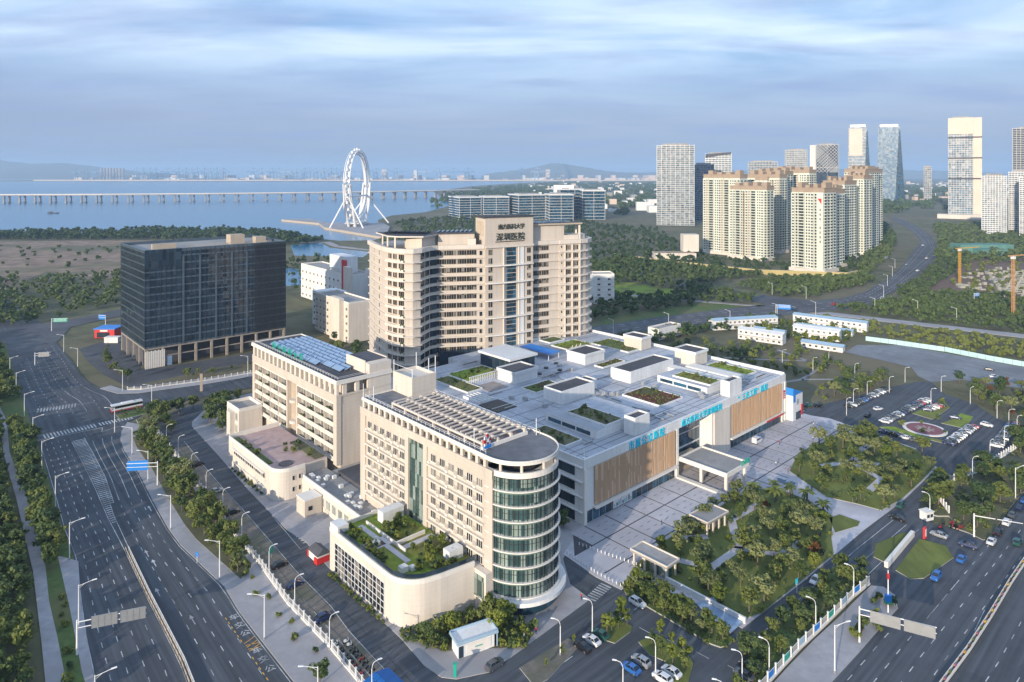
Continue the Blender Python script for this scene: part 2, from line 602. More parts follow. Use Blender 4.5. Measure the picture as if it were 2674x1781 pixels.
def water():
    m, t, b = bsdf('bay_water')
    b.inputs['Base Color'].default_value = (0.02, 0.15, 0.28, 1)
    b.inputs['Roughness'].default_value = 0.22
    b.inputs['Specular IOR Level'].default_value = 0.5
    g = nd(t, 'ShaderNodeNewGeometry')
    n = nd(t, 'ShaderNodeTexNoise')
    n.inputs['Scale'].default_value = 0.05
    n.inputs['Detail'].default_value = 6
    t.links.new(g.outputs['Position'], n.inputs['Vector'])
    bp = nd(t, 'ShaderNodeBump')
    bp.inputs['Strength'].default_value = 0.35
    bp.inputs['Distance'].default_value = 1.0
    t.links.new(n.outputs['Fac'], bp.inputs['Height'])
    t.links.new(bp.outputs[0], b.inputs['Normal'])
    return m


m_water = water()


def text_mesh(name, s, size, depth, mat, space=1.0):
    cu = bpy.data.curves.new(name, 'FONT')
    cu.body = s
    cu.size = size
    cu.extrude = depth
    cu.align_x = 'LEFT'
    cu.space_character = space
    cu.offset = 0.006 * size
    cu.resolution_u = 2
    o = bpy.data.objects.new(name, cu)
    COL.objects.link(o)
    dg = bpy.context.evaluated_depsgraph_get()
    me = bpy.data.meshes.new_from_object(o.evaluated_get(dg))
    bpy.data.objects.remove(o)
    me.materials.clear()
    me.materials.append(mat)
    return me


def letters(parent, s, p, rz, size, step, mat, depth=0.12, tilt=90, name='letter'):
    """upright characters, one part each, along the direction rz from p (in the parent's frame)"""
    d = Vector((math.cos(rz), math.sin(rz), 0))
    for i, ch in enumerate(s):
        me = text_mesh(name, ch, size, depth, mat)
        q = Vector(p) + d * (step * i)
        o = place(name, me, parent, q, rz)
        o.rotation_euler = (R(tilt), 0, rz)
m_bay = M('grass_pavers', (0.17, 0.15, 0.13), 0.9, 0.15, 0.8, col2=(0.10, 0.105, 0.07))
# ------------------------------------------------------------------ plan of the place (metres, camera foot at the origin)
AVE_W = [(-520, 660), (-321.5, 421.6), (-293.9, 396.4), (-246.8, 338.8), (-213.0, 297.7), (-189.8, 270.1), (-164.7, 239.5), (-140.4, 209.4), (-125.3, 190.5), (-114.2, 177.8), (-99.4, 156.9), (-91.4, 145.8), (-84.0, 136.2), (-78.0, 128.1), (-66.4, 112.6), (-40, 78)]
AVE_N = [(-305.0, 445.0), (-247.2, 377.2), (-236.3, 365.4), (-216.4, 341.3), (-203.7, 326.9), (-190.7, 315.8), (-177.8, 307.5)]
AVE_E = [(-154.4, 288.5), (-152.8, 279.8), (-153.9, 273.2), (-150.9, 263.9), (-146.5, 255.3), (-138.8, 244.6), (-123.8, 226.7), (-109.8, 208.4), (-96.2, 191.3), (-88.8, 183.0), (-76.4, 171.3), (-69.4, 164.7), (-62.2, 155.5), (-53.2, 145.4), (-44.9, 136.2), (-37.5, 128.1), (-24.1, 112.6), (4, 78)]
SIDE_N = [(-190.7, 315.8), (-178.4, 308.5), (-168.8, 309.1), (-161.2, 313.7), (-144.9, 322.4), (-128.6, 333.9), (-111.1, 346.3), (-60, 384)]
SIDE_S = [(-154.4, 288.5), (-150.5, 293.0), (-141.5, 300.6), (-132.0, 308.5), (-116.4, 320.2), (-60, 362)]
NW_T = [(-340, 400), (-309.5, 451.5), (-299.3, 462.7), (-283.5, 505.3), (-262, 560)]
NW_B = [(-250, 560), (-270.3, 481.8), (-285.1, 440.8), (-269.7, 406.2), (-253.7, 338.4)]
MED_W = [(-168.4, 259.5), (-149.3, 237.1), (-132.6, 217.2), (-116.9, 197.8), (-102.2, 180.6), (-86.7, 161.8), (-77.1, 150.5), (-67.6, 139.3), (-62.4, 132.4), (-30, 90)]
MED_E = [(-166.0, 261.0), (-149.8, 242.0), (-134.5, 223.4), (-116.1, 198.7), (-102.2, 181.6), (-86.2, 162.2), (-76.5, 150.8), (-66.9, 139.5), (-61.7, 132.8), (-29, 90.5)]
FENCE_W = [(-142.0, 268.5), (-131.9, 256.7), (-117.9, 239.5), (-105.2, 223.4), (-91.9, 207.5), (-80.2, 192.1), (-65.2, 175.0), (-52.1, 158.2), (-38.1, 143.2), (-30.3, 134.0), (-18.5, 119.9)]
HKERB = [(-127.4, 297.7), (-129.1, 283.2), (-128.1, 273.2), (-125.9, 268.5), (-102.5, 239.5), (-82.5, 214.2), (-62.7, 190.5), (-55.7, 184.5), (-45.7, 171.8), (-36.1, 161.2), (-29.5, 152.8), (-23.5, 146.0), (-17.8, 138.3), (-14.0, 135.1), (-10.9, 134.6), (-4.5, 136.5), (0.7, 141.6), (16.8, 158.3), (18.3, 159.9), (14.1, 165.7), (13.2, 176.6)]
LANE_W = [(-122.0, 253.9), (-103.9, 231.2), (-89.0, 213.2), (-80.3, 203.0), (-52.8, 169.6), (-41.8, 157.4), (-35.6, 148.9), (-26.5, 138.3), (-12, 122)]
HEDGE_ISLE = [(26.5, 165), (27.1, 161.3), (31.0, 157.0), (36.6, 150.7), (42.1, 144.5), (43.8, 143.5), (45.5, 143.9), (47.4, 146.0), (37.0, 160.0), (31, 167)]
GARDEN = [(38, 168), (51.7, 152.5), (56.5, 154.5), (84, 178.3), (87, 186), (93, 198), (90, 208), (83, 216), (75, 214), (67.2, 208.5), (39.9, 183.5), (31, 173)]
GARDEN2 = [(96.7, 209.8), (104.1, 205.3), (109, 201.5), (119, 208.5), (132.7, 221), (143.9, 232), (145.6, 245.7), (140, 255), (135.7, 263.6), (122, 257.4), (101.6, 242.4), (92.7, 228)]
LAWN_S = [(89.5, 189), (97.5, 192.5), (99.4, 195), (95.5, 199.0), (91.5, 197)]
PLAZA = [(13.4, 178.6), (20.7, 168.6), (26.2, 163.4), (31.0, 168), (44, 157), (50.5, 149.6), (72, 167.4), (98.2, 190.6), (119.2, 207.9), (143.9, 230.9), (146, 247), (136, 265), (129, 277), (122, 281), (110.4, 275.5), HO]
TREESTRIP = [(49.3, 134.0), (56.8, 140.9), (63.7, 147.4), (68.7, 151.6), (76.2, 158.1), (87.1, 166.3), (87.8, 170.4), (81.2, 172.8), (71.0, 161.3), (61.0, 153.1), (50.8, 143.9), (44.0, 134.0), (36, 124), (40, 124)]
FENCE_S = [(40, 124), (48.7, 132.1), (51.0, 134.3), (56.1, 139.1), (60.8, 143.5), (65.4, 147.4), (70.0, 151.4), (74.6, 155.5), (79.9, 160.2), (86.8, 165.7)]
SE_PAVE = [(41, 124), (55.8, 138.0), (65.0, 146.3), (74.2, 154.0), (79.3, 158.6), (86.8, 165.1), (89.6, 164.6), (90.5, 161.3), (88.5, 156.5), (82.3, 151.1), (71.9, 141.8), (62.9, 134.0), (52, 124)]
SE_MED = [(72, 122), (82.9, 132.1), (95.4, 142.6), (107.2, 153.1), (121.6, 166.3), (134.1, 177.3), (190, 226), (300, 322)]
OVAL = [(97.7, 183.4), (108.4, 188.4), (111.9, 187.7), (114.3, 183.4), (111.7, 178.0), (107.1, 174.1), (100.9, 169.2), (98.1, 168.6), (92.6, 172.8), (93.3, 175.4)]
EBELT = [(130.9, 217.3), (119.9, 201.0), (123.7, 198.5), (127.0, 198.5), (126.6, 195.3), (123.5, 192.9), (126.5, 189.1), (128.0, 185.5), (130.4, 186.2), (137.1, 192.9), (149.5, 204.4), (160.1, 213.5), (190.6, 240.1), (250, 292), (245, 312), (203, 272), (197, 261), (180.9, 247.5), (154.5, 228.9)]
HWY_N = [(-60, 378), (41.1, 435.1), (96.2, 469.0), (158.4, 501.5), (210.7, 525.9), (237.4, 533.6), (265.2, 544.3), (297.2, 573.1), (364.6, 656.3), (443.5, 767.9), (518.1, 880.0), (595.4, 992.8), (670.4, 1138.7), (743.0, 1302.9), (817.1, 1480.8)]
HWY_S = [(-60, 348), (37.8, 405), (88.5, 434), (144.3, 460), (185.5, 476), (218.1, 490.2), (241.0, 498), (271.0, 513.4), (311.8, 561.2), (381.8, 648.5), (458.9, 746.7), (517.0, 826.4), (585.3, 941.1), (681.3, 1115.3), (767.0, 1302.9), (856.9, 1522.4)]
HWY_X = [(100, 720), (146.4, 605.1), (173.6, 549.9), (192.3, 518.3), (210.9, 494.7), (232.5, 533.6), (206.1, 555.5), (181.0, 573.1), (151.5, 640), (112, 724)]
PATH_W1 = [(-260, 330), (-220.1, 290.3), (-204.9, 273.2), (-181.0, 243.0), (-152.4, 209.8), (-134.7, 188.6), (-120.2, 171.3), (-109.1, 156.9), (-99.7, 144.7), (-91.6, 134.0), (-80.9, 119.9), (-55, 86)]
PATH_W2 = [(-256, 332), (-213.7, 286.0), (-203.0, 274.4), (-179.5, 243.9), (-150.2, 211.2), (-132.3, 190.0), (-118.5, 173.4), (-107.8, 159.0), (-97.9, 147.0), (-89.6, 136.6), (-85.0, 131.0), (-75.0, 117.5), (-50, 84)]
APRON = [(-245.1, 386.6), (-239.2, 421.6), (-225.2, 399.8), (-188.4, 346.3), (-180, 350), (-128, 392), (-90, 378), (-128.8, 340.3), (-169.6, 316.9), (-179.7, 319.1), (-203.2, 338.8), (-225.2, 362.5)]
SOIL = [(-900, 880), (-732, 990), (-600, 1010), (-425, 990), (-350, 900), (-300, 800), (-330, 660), (-400, 640), (-470, 690), (-427, 560), (-520, 520)]
LOT_NE = [(185.2, 380.0), (200, 396), (225.3, 396), (268.8, 344), (330, 300), (290, 280), (236.6, 315.8), (216.9, 329.3), (199.9, 325.3), (199.3, 335), (205, 350.5), (198, 362.2)]
SITE = [(340, 590), (420, 505), (560, 640), (620, 800), (520, 830), (440, 700)]
LAND = [(-3000, 960), (-1100, 1030), (-829, 1105), (-698, 1121), (-550, 1171), (-454, 1154), (-366, 1090), (-291, 1032), (-253, 1000), (-205, 1010), (-190, 1130), (-240, 1250), (-283, 1439), (-280, 1585), (-216, 1724), (-176, 2179), (-177, 2377), (-309, 2906), (-402, 3566), (-303, 4903), (96, 6538), (1312, 9229), (3021, 11207), (14000, 12000), (14000, -1500), (-3000, -1500)]


def struct(name, poly, z, mat, z0=None, side=None):
    mb = MB()
    if z0 is None:
        mb.sheet(poly, z)
    else:
        mb.prism(poly, z0, z, 1 if side else 0, 0)
    return mb.top(name, [mat, side] if side else [mat], 'structure')


water_o = MB().sheet([(-24000, -1500), (24000, -1500), (24000, 26000), (-24000, 26000)], -1.6).top('water', m_water, 'structure')
ground = struct('ground', LAND, -0.25, m_land, -3.0)
struct('soil', SOIL, -0.20, m_earth)
for q in ([(-305, 940), (-262, 822), (-225, 815), (-176, 806), (-178, 860), (-241, 906), (-270, 967)], [(-240, 716), (-205, 700), (-180, 606), (-205, 600)]):
    struct('lagoon_water', q, -0.19, m_water)
struct('avenue_road', AVE_W + AVE_E[::-1] + AVE_N[::-1], 0.0, m_asph, -0.4)
struct('side_road', SIDE_N + SIDE_S[::-1] + [(-175, 275)], 0.004, m_asph)
struct('coast_road', NW_T + NW_B, 0.008, m_asph2)
struct('hospital_road', FENCE_W + [(-10, 108), (30, 112)] + FENCE_S + [(90, 168), (120, 194), (119.9, 201.0), (130.9, 217.3), (154.5, 228.9), (180.9, 247.5), (199, 266), (197, 278), (200, 295), (195, 307), (200, 325), (195, 327), (174.3, 316.8), (123, 288), (100, 300), (-60, 330), (-112, 312), (-127.4, 297.7), (-140, 290)], 0.012, m_asph3, -0.4)
struct('boulevard_road', [(48, 110), (52, 124), (62.9, 134.0), (71.9, 141.8), (82.3, 151.1), (86, 158), (86.8, 166), (92, 172), (112, 190), (121, 194), (126.5, 189), (130.4, 186.2), (160.1, 213.5), (190.6, 240.1), (250, 292), (340, 370), (420, 320), (150, 90), (80, 80)], 0.016, m_asph3, -0.4)
struct('highway_road', HWY_N + HWY_S[::-1], 0.0, m_asph2, -0.4)
struct('slip_road', HWY_X, 0.006, m_asph2)
struct('plaza_ramp_road', [(13, 177), (18.5, 160), (26.2, 163.4), (20.7, 168.6), (13.6, 178.0)], 0.02, m_asph)
# kerbed ground
struct('hospital_pavement', HKERB + [HO, (110.4, 275.5), (123, 286), (40, 356), (-90, 342)], 0.14, m_pave, -0.3, m_kerb)
plaza = struct('plaza', PLAZA, 0.15, m_tile, -0.3, m_kerb)
MB().prism([H(-13.5, -27.6), H(-13.5, -9), H(-5, -0.6), H(121, -0.6), H(129, -9), H(131, -24)], 0.1, 0.162).part('joint_bed', m_joint, plaza)
struct('avenue_pavement', AVE_E[2:] + FENCE_W[::-1], 0.13, m_pave, -0.3, m_kerb)
struct('side_pavement', SIDE_N + offset(SIDE_N, 5)[::-1], 0.13, m_pave, -0.3, m_kerb)
struct('boulevard_pavement', SE_PAVE, 0.13, m_pave, -0.3, m_kerb)
struct('west_path', PATH_W1 + PATH_W2[::-1], 0.05, m_pave, -0.3)
struct('west_lawn', PATH_W2 + AVE_W[:0:-1], 0.06, m_grass, -0.3, m_kerb)
struct('west_pavement', [(-118.5, 178), (-111.5, 175.5), (-99.4, 157.5), (-84.0, 136.8), (-78, 128.8), (-80.5, 130), (-86, 136.5), (-101, 156)], 0.12, m_pave)
struct('parking_bay_road', [(-118, 249.5), (-104.5, 231.5), (-89.6, 213.5), (-80.9, 203.3), (-53.4, 169.9), (-42.4, 157.7), (-27.1, 138.6), (-12.6, 122.3), (-17, 119), (-29.5, 133), (-51.3, 157.6), (-64.4, 174.4), (-91.1, 206.9), (-104.4, 222.8), (-117.1, 238.9), (-124, 247.5)], 0.018, m_bay)
struct('avenue_lawn', offset(AVE_E[4:12], 4.0) + [(p[0] - 1.2, p[1] - 0.9) for p in FENCE_W[6:0:-1]], 0.18, m_land, 0.0, m_kerb)
struct('traffic_island_lawn', [(-163, 281), (-158.5, 276), (-151, 283), (-155, 288), (-160, 287)], 0.16, m_grass, -0.1, m_kerb)
struct('apron', APRON, -0.1, m_asph2)
struct('dark_block_lawn', [(-176, 322), (-172, 321), (-128, 345), (-92, 372), (-98, 384), (-150, 350)], -0.06, m_land)
struct('garden_lawn', GARDEN, 0.30, m_oval, 0.0, m_kerb)
struct('east_garden_lawn', GARDEN2, 0.30, m_oval, 0.0, m_kerb)
for i, pl in enumerate(([(42, 176), (50, 172), (60, 181), (70, 178), (78, 184)], [(60, 181), (63, 196), (74, 205)], [(47, 186), (53.5, 187)], [(112, 214), (120, 222), (117, 235), (126, 246), (134, 252)], [(105, 232), (117, 235), (132, 232)])):
    mb = MB()
    ribbon(mb, pl, 2.4, 0.32)
    mb.top('garden_path', m_tile, 'structure')
struct('hedge_lawn', HEDGE_ISLE, 0.28, m_grass, 0.0, m_kerb)
struct('corner_lawn', LAWN_S, 0.3, m_oval, 0.0, m_kerb)
struct('fence_side_lawn', TREESTRIP, 0.2, m_grass, 0.0, m_kerb)
for q in ([(97.7, 183.4), (93.9, 177.3), (95.5, 174.8), (111.8, 189.5), (107.6, 188.8)], [(111, 186), (116, 182.5), (114.5, 177), (109, 173.2), (101.3, 168), (97.8, 167.6), (96.3, 171.4)]):
    struct('gate_lawn', q, 0.2, m_oval, 0.0, m_kerb)
struct('east_belt_lawn', EBELT, 0.2, m_land, -0.2, m_kerb)
for p in ([(1.5, 137.6), (12, 146.3), (14.5, 144.5), (7, 134.5), (4.4, 132.6)], [(16.8, 147.3), (23.2, 153.0), (26.5, 150.2), (25.6, 148.3), (21.8, 144.8)],
          [(26.9, 145.2), (31.0, 147.9), (36.2, 142.6), (36.9, 138.9), (34.2, 133.0), (31.5, 133), (31.3, 139.5), (28.5, 141.3)]):
    struct('parking_lawn', p, 0.17, m_bay if p[0][0] < 2 else m_oval, 0.0, m_kerb)
struct('ward_front_lawn', [H(-56, -4.5), H(-46, -9), H(-44.5, -14), H(-40, -21.5), H(-46, -25), H(-60, -14), H(-62, -6)], 0.2, m_land)
struct('east_lawn', [(140, 292), (172, 318), (184, 332), (190, 352), (176, 382), (130, 402), (90, 400), (70, 372), (112, 300)], -0.12, m_land)
for i, pl in enumerate(([(112, 318), (140, 330), (160, 352), (150, 385)], [(140, 330), (172, 330)], [(95, 372), (130, 366), (158, 362)])):
    mb = MB()
    ribbon(mb, pl, 1.8, -0.08)
    mb.top('lawn_path', m_pave, 'structure')
struct('north_lot_road', LOT_NE, -0.1, m_conc)
struct('lot_verge_lawn', [(201, 324), (217, 330), (237, 316), (262, 296), (245, 300), (204, 278), (202, 300)], -0.05, m_land)
struct('construction_ground', SITE, -0.15, m_dirt)
struct('far_field_lawn', [(60, 470), (150, 530), (185, 500), (120, 470), (60, 430)], -0.14, m_grass)
struct('field_lawn', [(40, 640), (110, 620), (160, 560), (110, 540), (50, 560)], -0.13, m_lime)
struct('canal_path', [(212, 486), (223, 478), (330, 398), (420, 330), (425, 338), (335, 408), (228, 488)], 0.0, m_pave, -0.3)
struct('north_path', [(40, 520), (95, 560), (150, 530), (190, 512), (188, 508), (150, 524), (95, 553), (40, 514)], 0.0, m_pave, -0.3)
struct('coast_pavement', [(-300, 980), (-262, 985), (-235, 930), (-180, 880), (-178, 872), (-240, 920), (-268, 972), (-305, 966)], 0.0, m_pave, -0.3)
# bay platform under the wheel
MB().prism([(-480, 1420), (-372.8, 1318), (-333.1, 1214), (-275.8, 1140), (-199.7, 1040), (-205, 1120), (-222, 1240), (-250, 1325), (-356, 1330), (-432, 1450)], -3, 2.0, 0, 1).top('pier_pavement', [m_tan, m_pave], 'structure')
# distant hills
for pts, dep in (([(-11500, 12300, 60), (-10200, 12300, 230), (-9300, 12300, 330), (-8700, 12300, 255), (-8000, 12300, 270), (-7200, 12300, 160), (-6300, 12300, 90)], 2200),
                 ([(-500, 12800, 70), (0, 12800, 130), (350, 12800, 180), (700, 12800, 265), (900, 12800, 272), (1150, 12800, 235), (1500, 12800, 170), (1900, 12800, 110), (2400, 12800, 90)], 1600),
                 ([(2600, 14000, 90), (4200, 14000, 150), (5600, 14000, 120), (7000, 14000, 180), (8400, 14000, 140), (9800, 14000, 100)], 1500)):
    mb = MB()
    r2 = random.Random(len(pts))
    fine = []
    for a, b in zip(pts, pts[1:]):
        for k in range(6):
            f = k / 6
            fine.append((a[0] + (b[0] - a[0]) * f, a[1], a[2] + (b[2] - a[2]) * f + r2.uniform(-7, 7)))
    fine.append(pts[-1])
    n = len(fine)
    vs = [(x, y - dep, -2) for x, y, z in fine] + [(x + r2.uniform(-60, 60), y - dep * 0.45, z * 0.55) for x, y, z in fine] + [(x, y, z) for x, y, z in fine] + [(x, y + dep, -2) for x, y, z in fine]
    mb.add(vs, [(r * n + i, r * n + i + 1, (r + 1) * n + i + 1, (r + 1) * n + i) for r in range(3) for i in range(n - 1)])
    mb.top('hills', m_land, 'structure', smooth=True)

# plaza slabs, nine metres along the front
for k in range(-1, 15):
    for j, (t0, t1) in enumerate(((-8.55, -0.5), (-18.9, -9.0), (-27.5, -19.35))):
        s0, s1 = k * 9 + 0.0, k * 9 + 8.55
        if k == -1:
            s0 = -14.6 if j else -6
        cs = [H(s0, t0), H(s1, t0), H(s1, t1), H(s0, t1)]
        if not any(inpoly(c, PLAZA) for c in cs) or all(inpoly(c, GARDEN) or inpoly(c, GARDEN2) for c in cs):
            continue
        mb = MB()
        mb.box(s0, s1, t0, t1, 0.1, 0.20)
        o = link('paving_slab', mb.mesh('paving_slab', m_tile, (s0, t0, 0)), plaza, (*H(s0, t0), 0), A1)
mb = MB()
for k in range(-1, 14):
    for t in (-3.2, -5.8, -11.5, -13.8, -16.4, -21.5, -24):
        for q in (2.0, 5.4):
            a = H(k * 9 + q, t)
            if inpoly(a, PLAZA) and not inpoly(a, GARDEN) and not inpoly(a, GARDEN2):
                b2 = H(k * 9 + q + 1.5, t)
                ribbon(mb, [a, b2], 0.16, 0.206)
mb.part('drain', m_joint, plaza, 'stuff')

# ------------------------------------------------------------------ road markings
EA, NA = (-0.655, 0.756), (0.756, 0.655)


def latf(pl):
    q = sorted((x * EA[0] + y * EA[1], x * NA[0] + y * NA[1]) for x, y in pl)
    a = [p[0] for p in q]
    b = [p[1] for p in q]
    return lambda s: float(np.interp(s, a, b))


def AW(s, n):
    return (s * EA[0] + n * NA[0], s * EA[1] + n * NA[1])


fW, fMW, fME, fE, fN = latf(AVE_W), latf(MED_W), latf(MED_E), latf(AVE_E[3:]), latf(AVE_N)
mk = MB()
Z = 0.006
for c, (f0, f1, n, s0, s1) in enumerate(((fW, fMW, 5, 100, 302), (fME, fE, 4, 100, 292), (fW, fN, 7, 333, 520))):
    for i in range(1, n):
        s = s0
        while s < s1:
            u = i / n
            solid = (c == 1 and s > 235) or (c == 2 and s < 365 and i in (4, 6))
            L = 5.9 if solid else 2.1
            p = [AW(q, f0(q) * (1 - u) + f1(q) * u) for q in (s, s + L)]
            ribbon(mk, p, 0.17, Z)
            s += 5.9
for f, d, s0, s1 in ((fW, 0.5, 100, 300), (fE, -0.5, 100, 285), (fMW, -0.2, 100, 300), (fME, 0.2, 100, 300)):
    ribbon(mk, [AW(s, f(s) + d) for s in range(s0, s1, 6)], 0.15, Z)
# hatched ladder north of the barrier
for k in range(52):
    s = 222 + k * 1.5
    a, b = fMW(s) + 0.1, fME(s) + 0.2
    if k > 8:
        b += 0.9
    ribbon(mk, [AW(s, a), AW(s, b)], 0.55, Z)
ribbon(mk, [AW(s, fME(s) + 1.2) for s in range(235, 302, 5)], 0.2, Z)
# crossings
for (p, q, w) in (((-199.0, 286.5), (-187.2, 293.5), 5.5), ((-186.0, 297), (-190, 309), 0), ((-177.0, 258.5), (-164.4, 270.2), 5.0), ((-163.5, 271.0), (-155.0, 279), 4.0)):
    if not w:
        continue
    L = math.hypot(q[0] - p[0], q[1] - p[1])
    d = ((q[0] - p[0]) / L, (q[1] - p[1]) / L)
    k = 0.0
    while k < L:
        c = (p[0] + d[0] * k, p[1] + d[1] * k)
        ribbon(mk, [(c[0] + d[1] * w / 2, c[1] - d[0] * w / 2), (c[0] - d[1] * w / 2, c[1] + d[0] * w / 2)], 0.55, Z + 0.001)
        k += 1.1
for p, q in (((-203, 284), (-182, 297)), ((-178.5, 253.5), (-160.5, 267.5)), ((-152, 276), (-146, 268))):
    ribbon(mk, [p, q], 0.3, Z + 0.002)
ribbon(mk, [(-160.5, 267.5), (-158, 263), (-155.5, 268), (-150.5, 270)], 0.25, Z + 0.002)
# arrows in the lanes
for s, u, c in ((205, 0.55, 1), (222, 0.85, 1), (196, 0.3, 1), (176, 0.12, 1), (260, 0.8, 0), (190, 0.32, 1), (160, 0.36, 1)):
    f0, f1 = ((fW, fMW), (fME, fE))[c]
    n = f0(s) * (1 - u) + f1(s) * u
    p = [AW(s, n - 0.12), AW(s + 2.6, n - 0.12), AW(s + 2.6, n - 0.5), AW(s + 4.2, n), AW(s + 2.6, n + 0.5), AW(s + 2.6, n + 0.12), AW(s, n + 0.12)]
    mk.sheet(p, Z + 0.003)
av = bpy.data.objects['avenue_road']
mk.part('road_marking', m_paint, av, 'stuff')
mk = MB()
# hospital road lines, zebras
Z = 0.02
ribbon(mk, LANE_W, 0.15, Z)
for k in range(9):
    f = k / 8
    a = (-62.5 + 7.5 * f, 193.3 - 8.3 * f)
    ribbon(mk, [(a[0] - 1.4, a[1] - 0.9), (a[0] + 1.6, a[1] + 1.1)], 0.5, Z + 0.004)
for k in range(8):
    f = k / 7
    a, b = (17.4 + 4.2 * f, 160.7 + 5.4 * f), (19.6 + 4.2 * f, 159.2 + 5.0 * f)
    ribbon(mk, [a, b], 0.45, Z + 0.012)
for i, (x, y, h) in enumerate(along([(-49, 160), (-20, 126)], 6.0)):
    ribbon(mk, [(x, y), (x + 2.6 * math.cos(h), y + 2.6 * math.sin(h))], 0.16, Z)
for x, y, h in along([(2, 131), (30, 158)], 6.0):
    ribbon(mk, [(x, y), (x + 2.6 * math.cos(h), y + 2.6 * math.sin(h))], 0.16, Z)
for x, y, h in along([(36, 149), (62, 130)], 6.5):
    ribbon(mk, [(x - 8, y + 1), (x - 6, y - 1)], 0.16, Z)
for d in (3.5, 7.0, 10.2):
    ribbon(mk, offset([(50, 143.5), (72, 163.5), (92, 181), (110, 196)], -d + 4.0)[0:4], 0.14, Z)
for p, q in (((-70, 199), (-56, 181)), ((-66, 196), (-50, 184)), ((-52, 186), (-56, 181))):
    ribbon(mk, [p, q], 0.14, Z + 0.008)
hr = bpy.data.objects['hospital_road']
mk.part('road_marking', m_paint, hr, 'stuff')
mk = MB()
Z = 0.026
for d in (3.6, 7.2, 10.8, 14.4):
    pl = offset([(56, 106), (62.9, 112.5), (82.3, 129.5), (88.5, 135), (130.4, 171), (160.1, 197), (230, 258)], d)
    for x, y, h in along(pl, 6.2, d):
        if d > 11 and 86 < x < 128:
            continue
        ribbon(mk, [(x, y), (x + 2.2 * math.cos(h), y + 2.2 * math.sin(h))], 0.17, Z)
for d in (-5, -9, -13):
    for x, y, h in along(offset(SE_MED, d), 6.2, -d):
        ribbon(mk, [(x, y), (x + 2.2 * math.cos(h), y + 2.2 * math.sin(h))], 0.17, Z)
ribbon(mk, [(93, 153), (108, 166)], 0.15, Z)
ribbon(mk, [(101, 149), (108, 156)], 0.15, Z)
mk.part('road_marking', m_paint, bpy.data.objects['boulevard_road'], 'stuff')
mk = MB()
for f in (0.18, 0.34, 0.66, 0.82):
    pl = [(a[0] * (1 - f) + b[0] * f, a[1] * (1 - f) + b[1] * f) for a, b in zip(HWY_N, HWY_S)]
    for x, y, h in along(pl, 10):
        ribbon(mk, [(x, y), (x + 5 * math.cos(h), y + 5 * math.sin(h))], 0.35, 0.02)
mk.part('road_marking', m_paint, bpy.data.objects['highway_road'], 'stuff')
# bus-lane words and box on the avenue
an = math.atan2(EA[1], EA[0])
glyph = {c: text_mesh('road_marking', c, 2.1, 0.0, m_paint) for c in "公交车"}
for s0 in (149.2, 135.2):
    for i, ch in enumerate("公交车"):
        s = s0 + i * 3.5
        n = 52.2
        p = AW(s, n)
        o = link('road_marking', glyph[ch], av, (p[0], p[1], 0.014), an - R(90))
mb = MB()
for s in (143.6,):
    for q in range(5):
        ribbon(mb, [AW(s + q * 0.75, 51.9), AW(s + q * 0.75 + 0.9 * (-1) ** q, 54.4)], 0.2, 0.014)
for s0, s1 in ((133, 142), (147.5, 158.5)):
    s = s0
    while s < s1:
        ribbon(mb, [AW(s, 51.7), AW(s + 0.9, 51.7)], 0.22, 0.012)
        s += 1.9
mb.part('road_marking', m_ypaint, av, 'stuff')
# ------------------------------------------------------------------ windows shared by the facades (they look towards -y of their own frame)
def window_mesh(w, h, n, mf, mg, sill=0.0, name='window', trans=0):
    mb = MB()
    d = 0.12
    mb.box(-w / 2, w / 2, -0.03, 0.03, 0.0, h, 1)
    for x in [-w / 2 + i * w / n for i in range(n + 1)]:
        mb.box(x - 0.05, x + 0.05, -d, -0.031, 0.05, h - 0.05)
    mb.box(-w / 2 - 0.06, w / 2 + 0.06, -d - 0.01, -0.032, -0.02, 0.07)
    mb.box(-w / 2 - 0.06, w / 2 + 0.06, -d - 0.01, -0.032, h - 0.07, h + 0.02)
    for i in range(trans):
        z = h * (i + 1) / (trans + 1)
        mb.box(-w / 2, w / 2, -d + 0.02, -0.033, z - 0.04, z + 0.04)
    if sill:
        mb.box(-w / 2 - 0.15, w / 2 + 0.15, -sill, -0.034, -0.16, -0.03)
    return mb.mesh(name, [mf, mg])


# ------------------------------------------------------------------ ward building with the glass rotunda
m_pink0 = M('brown_roof_deck', (0.20, 0.15, 0.14), 0.85, 0.2, 0.5, big=0.4)
m_rspan = M('green_spandrel', (0.13, 0.19, 0.17), 0.3, 0.08, 0.5, spec=0.6)


